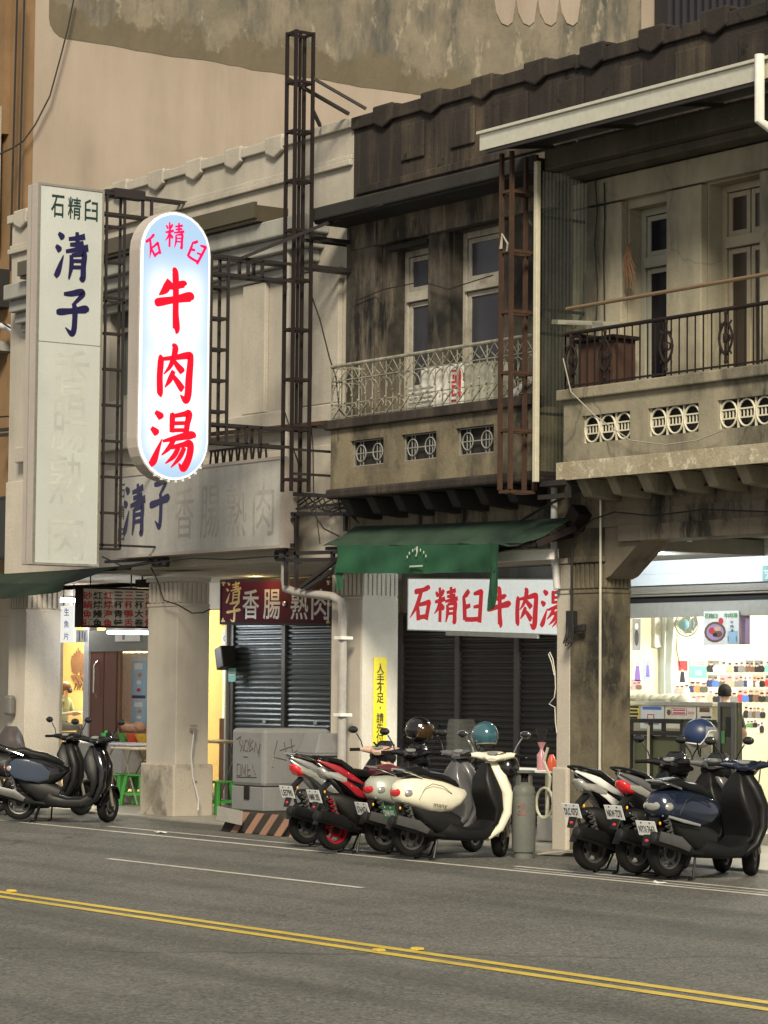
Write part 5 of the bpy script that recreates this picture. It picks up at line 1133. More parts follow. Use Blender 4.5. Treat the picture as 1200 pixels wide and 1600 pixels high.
m = MB(); m.bar(d+Vector((0, .05, -.03)), c+Vector((0, .05, -.03)), .04); m.bar(c+Vector((0, .05, -.03)), b+Vector((0, 0, -.12)), .07); m.bar(b+Vector((-.1, .06, -.1)), b+Vector((.06, .06, .08)), .22, .18); m.bar(b+Vector((-.1, .04, -.2)), at(775, 860, 19.1), .05)
m.build('arm', M['rusty_dark'], t)
m = MB(); ec = at(652, 872, yFr-.045)
for k in range(7): an = math.pi*(.12+.76*k/6); m.ell((ec.x+.20*math.cos(an), ec.y-.012, ec.z-.03+.13*math.sin(an)), (.012, .006, .02), 6, 4)
m.bx(ec.x-.13, ec.x+.13, ec.y-.02, ec.y-.014, ec.z-.105, ec.z-.085)
m.tube([(ec.x-.03, ec.y-.018, ec.z+.10), (ec.x+.02, ec.y-.018, ec.z+.13), (ec.x+.02, ec.y-.018, ec.z+.07), (ec.x, ec.y-.018, ec.z+.02)], .010, 5)
m.build('emblem', flat('faint_emblem', (.35, .42, .36), .6), t)
MB().bx(at(775, 860, 19.2).x, at(862, 860, 19.2).x, 19.18, 19.24, at(820, 876, 19.2).z, at(820, 861, 19.2).z).build('white_batten', M['white'], t)
a, b = at(40, 880, 19.3), at(192, 884, 19.3); a.z = b.z; c, d = at(96, 921, 18.8), at(-60, 936, 18.8)
t = empty('dark_awning', ((a.x+b.x)/2, 19.3, d.z), 'dark green sagging awning at the left edge under the tall sign', 'awning')
a2 = Vector((a.x-2, 19.3, b.z))
dka = plaster('dark_awning_cloth', (.035, .055, .038), (.022, .035, .026), (.012, .016, .013), .6, sc=1.5, rough=.8)
cloth('canopy', t, a2, b, at(100, 912, 18.8), at(-60, 912, 18.8), dka, sag=.05, wav=.03)
cloth('valance', t, at(-60, 911, 18.79), at(100, 911, 18.79), at(96, 924, 18.76), at(-60, 940, 18.76), dka, sag=.02, wav=.02)
MB().bar(a2+Vector((0, 0, -.04)), b+Vector((.2, 0, -.04)), .05).build('rail', M['iron'], t)
# iron scaffold left of the green awning
yA_ = 19.2; P = lambda x, y, yy=yA_: at(x, y, yy)
t = empty('awning_bracket', P(450, 880), 'black iron bracket frame between the downpipe and green awning', 'bracket')
m = MB()
for s, e in (((447, 803), (447, 915)), ((463, 803), (463, 915)), ((447, 803), (552, 803)), ((540, 803), (540, 830)), ((447, 865), (540, 862)), ((447, 875), (525, 874)), ((432, 862), (432, 874)), ((432, 862), (447, 862)), ((432, 874), (447, 874)), ((470, 918), (530, 872)), ((478, 920), (535, 882)), ((520, 862), (520, 876)), ((447, 812), (463, 812)), ((447, 852), (463, 852))): m.bar(P(*s), P(*e), .045)
m.bar(P(460, 772), at(560, 778, 19.45), .05); m.bar(P(463, 795), at(540, 786, 19.4), .03); m.build('frame', M['iron'], t)
MB().bar(at(455, 780, 19.42), at(455, 860, 19.42), .06).build('pale_slat', M['ochre_pale'], t)
# lamp bracket at the left awning
m = MB(); 
for s, e in (((165, 878), (235, 874)), ((185, 888), (262, 874)), ((240, 872), (262, 872)), ((240, 884), (262, 884)), ((240, 872), (240, 884)), ((262, 872), (262, 884)), ((250, 872), (250, 884))): m.bar(P(*s), P(*e), .04)
tag(m.build('rail_bracket', M['iron']), 'black iron bracket sticking out below the long fascia sign, left end', 'bracket')

# ------------------------------------------------------------------ metal canopy over the right balcony
y = 18.2
z0, z1, xl_ = 7.77, 7.95, -24.06
t = empty('metal_canopy', (xl_, y, z0), 'pale metal canopy edge running over the ochre balcony at the top right', 'canopy')
m = MB(); m.bx(xl_, -12.5, y, y+.02, z0, z1); m.bx(xl_-.02, -12.5, y-.035, y+.02, z1+.001, z1+.035); m.build('fascia', M['alu'], t, bevel=.004)
MB().hexa([(xl_, y+.02, z0+.02), (-12.5, y+.02, z0+.02), (-12.5, 19.05, z0+.14), (xl_, 19.05, z0+.14), (xl_, y+.02, z0+.05), (-12.5, y+.02, z0+.05), (-12.5, 19.05, z0+.17), (xl_, 19.05, z0+.17)]).build('sheet', flat('dark_sheet', (.02, .02, .03), .5), t)
m = MB()
for k in range(8): m.bar((xl_+.3+1.4*k, y+.03, z0+.0), (xl_+.3+1.4*k, 19.0, z0+.1), .04)
m.bar((xl_+.1, y+.03, z0-.02), (-12.5, y+.03, z0-.02), .035); m.build('rafters', M['iron'], t)
p = at(1194, 150, y); tag(MB().tube([(p.x, y-.06, 8.0), (p.x, y-.06, at(1194, 190, y).z), (p.x+.05, y+.1, at(1194, 205, y).z)], .05, 10).build('rain_pipe', M['white'], smooth=True), 'short white rain pipe at the right end of the metal canopy', 'pipe')
# corrugated clear panel between the balconies
PX = -23.66
yp0, yp1, yp2 = atx(842, 500, PX).y, atx(924, 400, PX).y, 19.45
zt_, zb_2 = atx(880, 272, PX).z, atx(850, 737, PX).z
t = empty('clear_corrugated_panel', (PX, yp0, zb_2), 'clear corrugated plastic panel with a pale post between the two balconies', 'panel')
m = MB(); f = []
n = 56
for k in range(n+1): yy = yp0+(yp2-yp0)*k/n; f.append((PX+.016*math.cos(k*math.pi/2), yy))
l = m.ring([(x, yy, zb_2) for x, yy in f]); u = m.ring([(x, yy, zt_) for x, yy in f]); m.skin(l, u, False)
cl, tn, pn_, N_, L_n = _new('clear_corrugated'); tb = N_('ShaderNodeBsdfTransparent'); tb.inputs[0].default_value = (.66, .68, .64, 1); gb = N_('ShaderNodeBsdfGlossy'); gb.inputs['Roughness'].default_value = .13; gb.inputs['Color'].default_value = (.9, .88, .7, 1); mx_ = N_('ShaderNodeMixShader'); mx_.inputs[0].default_value = .05; L_n(tb.outputs[0], mx_.inputs[1]); L_n(gb.outputs[0], mx_.inputs[2]); L_n(mx_.outputs[0], tn.nodes['Material Output'].inputs[0])
m.build('sheet', cl, t, smooth=False, fix=False)
m = MB(); m.bx(PX-.03, PX+.03, yp0-.06, yp0-.005, zb_2-.12, zt_+.1); m.build('post', flat('cream_post', (.50, .47, .36), .35), t, bevel=.006)
m = MB()
for z in (7.05, 6.02, 5.75, 4.86): m.bar((PX-.035, yp0, z), (PX-.035, yp2, z), .03)
m.bar((PX, yp1, 5.8), (PX, yp1, zt_), .022); m.bar((PX-.02, yp0, zb_2-.02), (PX-.02, yp2, zb_2-.02), .05); m.build('rail', M['rusty_dark'], t)
m = MB(); m.bx(PX-.1, PX+.35, yp0+.1, 19.4, zb_2-.16, zb_2-.10); m.bar((PX+.34, yp0+.15, zb_2-.3), (PX+.34, yp0+.15, zb_2+.05), .05); m.bar((PX-.1, yp0+.1, zb_2-.28), (PX+.36, yp0+.1, zb_2-.28), .05); m.build('support', M['iron'], t)
# rusty lattice post in front
t = empty('rusty_lattice_post', (-24.1, 18.6, 4.0), 'rusty brown iron lattice post in front of the middle balcony, right end', 'post')
q0, q1 = at(781, 760, 18.45).x, at(797, 760, 18.45).x
ya2, yb3 = 18.45, 18.45+.34
m = MB(); za4, zb5 = at(790, 765, 18.45).z, at(785, 240, 18.45).z
X0 = q1; 
for (x, yv) in ((q0, ya2), (X0, ya2), (q0, yb3), (X0, yb3)): m.bar((x, yv, za4), (x, yv, zb5), .042)
for py in (768, 672, 582, 487, 393, 300):
    z = at(790, py, 18.45).z
    m.bar((q0, ya2, z), (X0, ya2, z), .034); m.bar((X0, ya2, z), (X0, yb3, z), .034); m.bar((q0, yb3, z), (X0, yb3, z), .034); m.bar((q0, ya2, z), (q0, yb3, z), .034)
m.build('lattice', M['rust'], t)
m = MB(); zz = at(790, 380, 18.45).z
for k in range(2): m.tube([(q0+.02+.02*k, ya2-.03, zz-.06), (q0+.06, ya2-.035, zz+.10), (X0-.03, ya2-.03, zz-.02), (X0-.05, ya2-.03, zz-.1)], .012, 6)
m.build('tied_cord', M['paleframe'], t)
# rusty cabinet behind brown rail, bamboo pole along the balcony
tag(MB().tube([(-23.35, 18.88, 5.99), (-19.5, 18.86, 6.0), (-13, 18.86, 6.0)], .022, 8).build('drying_pole', flat('brass_brown_pole', (.22, .15, .09), .35, .3), smooth=True), 'long brown drying pole above the ochre balcony rail', 'pole')
m = MB(); m.bar((-23.75, 19.0, 5.90), (-22.75, 19.15, 5.78), .03, .05); m.bar((-23.1, 19.05, 5.80), (-22.98, 19.08, 5.80), .05, .08); tag(m.build('steel_pole_arm', M['greyframe']), 'grey steel arm holding the drying pole beside the clear panel', 'bracket')
t = empty('balcony_cupboard', (-23.1, 19.2, 4.3), 'rust brown cupboard on the ochre balcony behind its left rail', 'cupboard')
MB().bx(-23.36, -22.75, 19.05, 19.36, 4.3, 5.62).build('body', plaster('rust_cupboard', (.12, .07, .05), (.09, .05, .04), (.04, .025, .02), .5), t, bevel=.01)
MB().bx(-23.40, -22.70, 19.0, 19.39, 5.622, 5.66).build('top', M['rusty_dark'], t)
# dried bunch on the wall
p = at(988, 380, 19.38); m = MB()
for k in range(22):
    a_ = rnd.random()*6.28; m.tube([p+Vector((0, -.03, 0)), p+Vector((.05*math.cos(a_), -.05-.03*rnd.random(), -.15-.1*rnd.random())), p+Vector((.09*math.cos(a_)+.03, -.05, -.30-.28*rnd.random()))], [.006, .012, .004], 4)
for k in range(10): m.ell(p+Vector((.05*(rnd.random()-.5), -.05, -.04-.2*rnd.random())), (.03, .02, .05), 6, 4)
tag(m.build('dried_plant_bunch', flat('dry_leaves', (.14, .075, .04), .8)), 'bunch of dried brown plants hanging on the ochre wall', 'dried plants')
# ------------------------------------------------------------------ air conditioner on the middle balcony
ax0, ax1, axm = at(641, 620, 19.05).x, at(768, 620, 19.05).x, at(724, 620, 19.05).x
t = empty('air_conditioner', ((ax0+ax1)/2, 19.2, 4.3), 'dusty white air conditioner with red marks behind the white iron railing', 'air conditioner')
z0, z1 = 5.11, 5.60
MB().bx(ax0+.25, axm, 19.02, 19.38, z0, z1).build('casing', M['white'], t, bevel=.02)
m = MB(); m.bx(ax0, ax0+.25, 19.05, 19.36, z0, z1-.18)
for k in range(5): m.bx(ax0+.02, ax0+.52, 19.0, 19.021, z0+.03+.055*k, z0+.06+.055*k)
m.build('side_grille', flat('dirty_white_plastic', (.50, .50, .45), .5), t, bevel=.012)
MB().bx(axm+.01, ax1, 19.06, 19.38, z0, z1-.02).build('compressor_side', flat('dirty_beige_metal', (.40, .40, .33), .5), t, bevel=.015)
m = MB(); rx = at(708, 620, 19.0).x
for k, (dx, z, w_, h_) in enumerate(((0, .38, .10, .02), (-.02, .31, .03, .05), (.03, .29, .03, .06), (0, .25, .10, .02), (-.03, .16, .025, .12), (0, .10, .09, .022), (.0, .20, .08, .02), (.11, .22, .035, .30), (.0, .03, .10, .02))): m.bx(rx+dx-w_/2, rx+dx+w_/2, 19.012-.001*k, 19.0175, z0+z-h_/2+.03, z0+z+h_/2+.03)
m.build('lettering', flat('ac_red', (.48, .03, .05), .5), t)
m = MB()
for x in (ax0+.3, ax1-.1): m.bx(x, x+.05, 19.1, 19.35, 4.25, z0)
m.build('stand', M['iron'], t)
p, q = at(833, 590, 19.15), at(792, 672, 19.15); m = MB(); m.tube([Vector((p.x, 19.15, p.z)), Vector((q.x, 19.1, 5.05))], .06, 10); tag(m.build('pale_duct', M['pvc_pale'], smooth=True), 'pale grey duct leaning on the middle balcony behind the rusty post', 'duct')
# ------------------------------------------------------------------ pipes and cables
def pipe(name, label, pts, r, mat, cat='pipe', clips=()):
    t = empty(name, pts[-1], label, cat); MB().tube(pts, r, 12).build('tube', mat, t, smooth=True)
    for c in clips: MB().bx(c.x-r*1.5, c.x+r*1.5, c.y-r*1.4, c.y+r*1.8, c.z-.02, c.z+.02).build('clip', M['white'], t, bevel=.004)
    return t
y = 19.28
A = [at(451, 355, y), at(450, 500, y), at(449, 700, y), at(447, 905, y)]; A = [Vector((A[1].x, y, a.z)) for a in A]
B = [A[-1]+Vector((.02, 0, -.12)), at(462, 925, y)+Vector((0, 0, 0)), at(520, 932, y), at(533, 940, y), at(536, 960, y)]
C2 = [Vector((B[-1].x, y, at(533, 1050, y).z)), Vector((B[-1].x, y, .04))]
pipe('grey_downpipe', 'grey downpipe with an elbow running down beside the white column', A+B+C2, .055, M['pvc'], clips=[Vector((C2[0].x, y, at(533, 997, y).z)), Vector((C2[0].x, y, at(532, 1117, y).z))])
x = at(866, 800, 19.42).x; pipe('pale_pipe', 'pale thin pipe running down beside the green awning bracket', [Vector((x, 19.42, at(866, 742, 19.42).z)), Vector((x, 19.42, 3.35)), Vector((x+.06, 19.42, 2.95))], .04, M['pvc_pale'])
x = gx-.01; pipe('copper_pipe', 'thin pale conduit running down the corner of the grey column', [Vector((x, 19.46, 4.07)), Vector((x, 19.46, .04))], .016, M['alu'])
def cable(label, pts, r=.010, mat=None, name='cable', cat='cable'): return tag(MB().tube(pts, r, 6).build(name, mat or M['cable'], smooth=True), label, cat)
cable('black cable sagging across the beam under the ochre balcony', [at(px, py, 19.35) for px, py in ((812, 815), (850, 792), (900, 768), (960, 762), (1040, 768), (1100, 758), (1160, 748), (1215, 750))], .016)
cable('thin cable slanting from the mast to the white railing', [at(px, py, 18.95) for px, py in ((486, 460), (500, 500), (515, 560), (525, 590), (530, 640), (543, 655))], .010)
cable('thin wire hanging loose along the left of the grey downpipe', [at(px, py, 19.2) for px, py in ((448, 440), (442, 500), (443, 570), (441, 630), (452, 665))], .007)
cable('thin wire hanging down the right side of the mast', [at(px, py, 18.9) for px, py in ((487, 420), (486, 500), (487, 580), (484, 640), (489, 700), (490, 770), (500, 850))], .008)
m = MB()
for k in range(5):
    m.tube([at(462+6*k, 786+3*k, 19.35), at(480+12*k, 775-4*(k % 2), 19.3), at(500+8*k, 795+6*(k % 3), 19.3), at(520+6*k, 800-8*(k % 2), 19.3), at(545+4*k, 790+7*k, 19.38)], .010, 5)
tag(m.build('cable_tangle', M['cable'], smooth=True), 'tangle of black cables between the mast foot and green awning', 'cables')
cable('thin black cable draped over the first column capital', [at(px, py, 19.36) for px, py in ((236, 887), (245, 905), (256, 938), (278, 945), (300, 958), (318, 957), (328, 952))], .010)
cable('pair of thin wires drooping over the ochre balcony front', [at(px, py, 18.8) for px, py in ((880, 560), (892, 612), (930, 650), (985, 688), (1040, 695), (1090, 688), (1130, 672))], .007, M['greyframe'])
cable('vertical wire with joints on the ochre wall left of the narrow window', [at(px, py, 19.38) for px, py in ((944, 285), (945, 340), (943, 400), (944, 450), (945, 520))], .009)
# left edge wires and pipe on the tall building front
pipe('white_front_pipe', 'white pipe with a bend on the tall building front at the left edge', [at(-6, 508, 19.75), at(14, 512, 19.75), at(22, 522, 19.75), at(24, 600, 19.75), at(25, 735, 19.75)], .05, M['pvc_pale'])
cable('black cable hanging in a curve beside the white front pipe', [at(px, py, 19.65) for px, py in ((5, 505), (28, 520), (32, 560), (27, 640), (34, 700), (30, 760))], .016)
cable('thin horizontal rod crossing the tall building front at the left', [at(px, py, 19.7) for px, py in ((-8, 652), (20, 650), (42, 647))], .014)
m = MB()
for s_, e_ in (((0, 672), (38, 668)), ((36, 668), (36, 722)), ((0, 680), (36, 677))): m.bar(at(*s_, 19.6), at(*e_, 19.6), .05)
tag(m.build('wall_bracket', M['iron']), 'black iron bracket beside the tall sign at the left edge', 'bracket')
cable('black cable running along the bottom edge of the long fascia sign', [at(px, py, 18.98) for px, py in ((160, 870), (190, 884), (240, 880), (300, 872), (360, 874), (440, 868), (470, 880))], .011)
cable('loose black cable drooping below the mast foot', [at(px, py, 18.95) for px, py in ((458, 700), (470, 735), (466, 765), (488, 800), (506, 826), (530, 838))], .010)
cable('thin wire crossing the dark upper wall between the two windows', [at(px, py, 19.36) for px, py in ((556, 470), (600, 452), (660, 440), (700, 452), (770, 430))], .007)
cable('pair of twisted wires hanging down the ochre wall by the clear panel', [at(px, py, 19.36) for px, py in ((930, 280), (933, 330), (929, 380), (934, 450), (930, 520))], .008)
cable('thin cable over the stained beam from the awning arm to the grey column', [at(px, py, 19.38) for px, py in ((905, 830), (925, 812), (960, 800), (1020, 806), (1100, 796), (1210, 800))], .009)
t = empty('junction_box', at(892, 985, 19.4), 'black junction box with tangled wires on the grey column', 'junction box')
m = MB(); p = at(893, 985, 19.42); m.obox(p+Vector((0, 0, .1)), (.06, 0, 0), (0, .04, 0), (0, 0, .12)); m.obox(p+Vector((.12, 0, .02)), (.12, 0, .01), (0, .02, 0), (0, 0, .04)); m.build('box', M['black'], t, bevel=.01)
m = MB()
for k in range(6): m.tube([p+Vector((0, -.05, .05)), p+Vector((.05*math.cos(k*1.1), -.08, -.06-.03*k)), p+Vector((-.06+.03*k, -.06, -.14)), p+Vector((.02*k, -.05, .06))], .007, 5)
m.tube([p+Vector((.0, .0, .2)), p+Vector((.0, .0, .95))], .016, 8); m.build('wires', M['cable'], t, smooth=True)
# tap and hose on the first column, hose and cord on the grey column
p = atx(301, 1140, at(274, 1185, 19.5).x+.05); tcol = empty('garden_tap', p, 'small grey tap with a thin hose on the first column', 'tap')
m = MB(); m.obox(p+Vector((0, 0, 0)), (.05, 0, 0), (0, .02, 0), (0, 0, .02)); m.obox(p+Vector((.03, 0, .05)), (.01, 0, 0), (0, .05, 0), (0, 0, .012)); m.obox(p+Vector((.05, 0, -.04)), (.012, 0, 0), (0, .012, 0), (0, 0, .03)); m.build('spout', M['steel'], tcol)
MB().tube([p+Vector((.04, 0, -.02)), p+Vector((.05, -.05, -.35)), p+Vector((.06, -.02, -.65)), p+Vector((.13, .03, -.95)), p+Vector((.14, .02, -1.1))], .012, 6).build('hose', M['pvc_pale'], tcol, smooth=True)
t = empty('grey_meter_box', at(15, 1102, 19.4), 'grey rounded meter box on the leftmost column', 'meter box'); p = at(15, 1102, 19.42)
MB().obox(p, (.10, 0, 0), (0, .06, 0), (0, 0, .15)).build('cover', flat('dark_meter_grey', (.13, .125, .12), .5), t, bevel=.04)
# ------------------------------------------------------------------ utility cabinet on its striped plinth
yc0 = 18.62
c = at(411, 1268, yc0); zb6 = c.z; zt6 = at(411, 1139, yc0).z; xl6 = at(360, 1262, yc0).x; yr6 = atx(517, 1150, c.x).y
grm = plaster('grey_cabinet_paint', (.25, .25, .25), (.21, .215, .22), (.11, .11, .11), .35, thr=.56, sc=2, rough=.5, bump=.08)
t = empty('utility_cabinet', ((xl6+c.x)/2, (yc0+yr6)/2, zb6), 'large grey graffitied utility cabinet on a striped plinth before the green grey shutters', 'utility cabinet')
MB().bx(xl6, c.x, yc0, yr6, zb6+.30, zt6).build('hood', grm, t, bevel=.05)
MB().bx(xl6+.01, c.x-.008, yc0+.008, yr6-.01, zb6, zb6+.298).build('base', grm, t, bevel=.01)
m = MB(); m.bx((xl6+c.x)/2-.06, (xl6+c.x)/2+.06, yc0-.012, yc0+.006, zb6+.14, zb6+.30); m.build('lock', M['rusty_dark'], t, bevel=.006)
m = MB()
for yy in (yc0+.12, yc0+.62): m.bx(c.x, c.x+.01, yy, yy+.02, zb6+.55, zb6+.70)
m.build('hinge', M['steel'], t)
def scrib(pts, r=.008): return [Vector(p) for p in pts]
W6 = c.x-xl6; y_ = yc0-.004; gm = flat('graffiti_marker', (.08, .07, .07), .6)
GR = [MB(), MB(), MB()]
def gp(u, v): return (xl6+W6*u, y_, zb6+(zt6-zb6)*v)
for st in ([(.18, .86), (.30, .90), (.26, .82), (.34, .78), (.30, .72)], [(.36, .86), (.38, .72)], [(.45, .86), (.40, .74), (.52, .72), (.54, .84), (.45, .86)], [(.58, .88), (.58, .72), (.68, .76), (.60, .80), (.68, .86)], [(.72, .72), (.76, .84), (.84, .70), (.90, .82), (.86, .66)], [(.40, .655), (.52, .65)],
           [(.20, .56), (.20, .42), (.30, .42), (.30, .56), (.20, .56)], [(.34, .42), (.36, .56), (.42, .44), (.46, .56), (.46, .42)], [(.52, .56), (.52, .42), (.62, .43)], [(.52, .49), (.60, .50)], [(.20, .40), (.80, .41)], [(.66, .56), (.76, .44)]):
    GR[0 if st[0][1] > .7 else 1 if st[0][1] > .6 else 2].tube([gp(*p) for p in st], .006, 5)
for g_ in GR: g_.build('graffiti', gm, t)
m = MB(); xx = c.x+.004
for st in ([(.2, .86), (.14, .66), (.34, .62)], [(.30, .84), (.34, .66), (.5, .74)], [(.24, .74), (.46, .80)], [(.40, .88), (.44, .62)]): m.tube([(xx, yc0+1.0*u, zb6+(zt6-zb6)*v) for u, v in st], .006, 5)
m.build('graffiti', gm, t)
b0 = at(473, 1180, yc0+.35); x7 = c.x+.42; y7 = yc0+.50
t = empty('side_cabinet', (c.x+.2, y7+.4, zb6), 'smaller grey meter cabinet with a small window attached to the graffitied cabinet', 'utility cabinet')
z7, z8 = at(475, 1178, y7).z, at(478, 1148, y7).z
MB().bx(c.x+.01, x7, y7, y7+.75, zb6-.1, z7-.02).build('body', grm, t, bevel=.01)
MB().bx(c.x+.01, x7+.03, y7-.03, y7+.8, z7-.019, z7+.01).build('shelf', grm, t, bevel=.006)
MB().hexa([(c.x+.01, y7, z7+.011), (x7, y7, z7+.011), (x7, y7+.72, z7+.011), (c.x+.01, y7+.72, z7+.011), (c.x+.01, y7+.10, z8+.02), (x7-.06, y7+.10, z8+.02), (x7-.06, y7+.70, z8+.02), (c.x+.01, y7+.70, z8+.02)]).build('lid', grm, t, bevel=.012)
MB().bx(x7, x7+.004, y7+.36, y7+.58, z7-.16, z7-.06).build('window', M['dark'], t)
t = empty('striped_plinth', (c.x-.5, yc0, 0), 'low concrete plinth with black and faded orange stripes under the grey cabinet', 'plinth')
px0, px1, py0_, py1_ = at(341, 1285, 18.3).x, c.x+.75, 18.40, yr6+.2
m = MB(); m.hexa([(px0-.05, py0_-.05, 0), (px1+.05, py0_-.05, 0), (px1+.05, py1_, 0), (px0-.05, py1_, 0), (px0+.02, py0_+.05, zb6-.003), (px1-.02, py0_+.05, zb6-.003), (px1-.02, py1_, zb6-.003), (px0+.02, py1_, zb6-.003)])
m.build('block', plaster('black_plinth', (.05, .042, .036), (.035, .03, .028), (.02, .018, .016), .5), t, bevel=.03)
m = MB(); n = 5; h_ = zb6
for k in range(n):
    u = px0+.22+k*.33
    m.hexa([(u, py0_-.056, .004), (u+.15, py0_-.056, .004), (u+.15, py0_-.04, .004), (u, py0_-.04, .004), (u+.14, py0_+.042, h_-.01), (u+.29, py0_+.042, h_-.01), (u+.29, py0_+.055, h_-.01), (u+.14, py0_+.055, h_-.01)])
m.build('stripes', plaster('orange_stripe', (.36, .20, .14), (.30, .17, .12), (.10, .07, .06), .5, sc=3), t)
p = at(372, 1275, 18.3); tag(MB().obox(p+Vector((-.15, -.03, 0)), (.28, 0, -.02), (0, .012, 0), (.01, 0, .085)).build('grey_board', plaster('bare_board', (.40, .38, .35), (.32, .3, .28), (.15, .14, .13), .4)), 'pale bare board leaning on the striped plinth', 'board')
# ------------------------------------------------------------------ gas cylinder, small table with bottles, hoses
p = atz(818, 1341, 0)
t = empty('gas_cylinder', p, 'scuffed grey gas cylinder standing beside the white scooter', 'gas cylinder')
r = .128; gy_ = plaster('cylinder_paint', (.17, .178, .16), (.14, .148, .135), (.07, .07, .062), .5, sc=3, rough=.5, bump=.1)
MB().lathe([(r*.82, 0), (r*.82, .06), (r*.95, .07), (r, .10), (r, .66), (r*.97, .68), (r, .69), (r*.9, .76), (r*.6, .80), (r*.25, .82)], p, 28).build('tank', gy_, t, smooth=True)
MB().lathe([(.03, .81), (.03, .88), (.045, .88), (.045, .93), (.02, .94)], p, 12).build('valve', M['rusty_dark'], t, smooth=True)
m = MB()
for k in range(3): a = k*2.1+.5; m.obox(p+Vector((.075*math.cos(a), .075*math.sin(a), .86)), (.012*math.cos(a), .012*math.sin(a), 0), (-.03*math.sin(a), .03*math.cos(a), 0), (0, 0, .075))
m.lathe([(.10, .92), (.115, .92), (.115, .945), (.10, .945)], p, 20); m.build('collar', gy_, t)
m = MB(); fd = Vector((p.x, p.y, 0))-Vector((0, 0, 0)); fd = (-fd).normalized(); sd = Vector((fd.y, -fd.x, 0))*-1
for k, (u, v) in enumerate(((-.05, .58), (.0, .57), (-.05, .50), (.0, .49))): put(m, '45O1'[k], p+fd*(r-.004)+sd*u+Vector((0, 0, v)), sd, Z1, .035, .05, lift=.008)
m.build('marking', flat('faded_red_mark', (.22, .08, .07), .6), t)
c = at(835, 1202, 20.6)
t = empty('side_table', (c.x, c.y, .035), 'small white table with bottles beside the grey column', 'table')
MB().bx(c.x-.75, c.x+.55, c.y-.25, c.y+.35, c.z-.03, c.z).build('table_top', M['white'], t, bevel=.006)
for sx in (-.7, .5):
    for sy in (-.2, .3): MB().bar((c.x+sx, c.y+sy, .04), (c.x+sx, c.y+sy, c.z-.03), .035).build('leg', M['steel'], t)
q = at(846, 1201, 20.5); tag(MB().lathe([(.05, 0), (.055, .02), (.055, .18), (.02, .23), (.02, .26), (.055, .33), (0, .33)], (q.x, q.y, c.z+.001), 14).build('pink_bottle', flat('pink_bottle', (.45, .22, .25), .3), smooth=True), 'pinkish bottle with a black funnel on the small white table', 'bottle')
q = at(846, 1201, 20.5); tag(MB().lathe([(.02, 0), (.075, .14), (.08, .15), (0, .15)], (q.x, q.y, c.z+.335), 14).build('funnel', M['black'], smooth=True), 'black funnel stuck in the pinkish bottle', 'funnel')
q = at(862, 1200, 20.45); tag(MB().lathe([(.05, 0), (.055, .1), (.04, .15), (.02, .19), (0, .19)], (q.x, q.y, c.z+.001), 14).build('orange_bottle', flat('orange_bottle', (.75, .12, .05), .3), smooth=True), 'small orange red bottle at the edge of the white table', 'bottle')
hp = at(856, 1190, 19.9); pts = []
for k in range(26): a_ = -1.2+k*.42; pts.append(at(851+13*math.cos(a_)*(1 if k > 6 else .4), 1255+24*math.sin(a_)-(0 if k > 4 else (5-k)*14), 19.9-.004*k))
tag(MB().tube([at(856, 1168, 19.95), at(850, 1190, 19.92), at(860, 1215, 19.9)]+pts[4:], .017, 7).build('coiled_hose', flat('pale_hose', (.40, .38, .30), .4), smooth=True), 'pale hose hanging in a loop beside the grey column', 'hose')
tag(MB().tube([at(px, py, 19.47) for px, py in ((866, 1055), (862, 1035), (857, 1022), (859, 1019), (864, 1030), (867, 1050), (868, 1075), (866, 1090), (858, 1100), (867, 1105), (868, 1130), (870, 1145))], .006, 6).build('looped_string', flat('white_cord', (.55, .53, .45), .5), smooth=True), 'white cord looped on the left edge of the grey column', 'cord')
p = atz(845, 1295, .4); tag(MB().bx(at(838, 1290, 20.2).x, at(858, 1290, 20.2).x, 20.2, 20.6, .04, .34).build('wire_crate', flat('crate_grey', (.28, .28, .27), .5), bevel=.02), 'low grey crate under the small white table', 'crate')
m = MB(); q = at(16, 1175, 18.9); prev = None
for k in range(7):
    z = .75+.075*k; rr_ = .30*(1-(k/7)**2)+.03; rg = m.ring([(q.x+rr_*(1+.2*math.sin(3*a+k))*math.cos(a), q.y+rr_*.7*math.sin(a), z) for a in [2*math.pi*j/14 for j in range(14)]])
    if prev: m.skin(prev, rg)
    else: m.cap(rg, True)
    prev = rg
m.cap(prev); tag(m.build('covered_bundle', flat('dark_raincoat', (.05, .04, .04), .5, var=.4, sc=4), smooth=True), 'dark bundle in a raincoat on the scooter by the leftmost column', 'bundle')
# ------------------------------------------------------------------ scooters (x forward, y left, z up; rear axle at x = 0)
rubber = flat('tyre_rubber', (.008, .008, .008), .8, spec=.2); blackgloss = flat('black_gloss_paint', (.006, .006, .007), .16, coat=.6, var=.03); blackmat = flat('black_matt_trim', (.0075, .0075, .008), .45, spec=.28)
greymetal = flat('engine_alloy', (.12, .12, .12), .45, .6); darkmetal = flat('dark_engine', (.016, .016, .016), .5, .4); redlens = flat('red_lens', (.50, .015, .02), .12, coat=.8, em=(.6, .02, .02), es=.06)
amber = flat('amber_lens', (.75, .36, .02), .2, em=(.8, .4, .02), es=.05); clearlens = flat('clear_lens', (.45, .45, .42), .12, .5); mirror = flat('mirror_glass', (.10, .10, .10), .05, 1.0, var=0)
vinyl = flat('black_seat_vinyl', (.008, .0078, .0078), .38, spec=.3); maroonv = flat('maroon_seat_vinyl', (.10, .022, .028), .4); platew = flat('white_plate', (.72, .73, .72), .4); plateg = flat('green_plate', (.03, .16, .06), .4); wind = glass('tinted_windscreen', (.30, .32, .30), .22, .05)
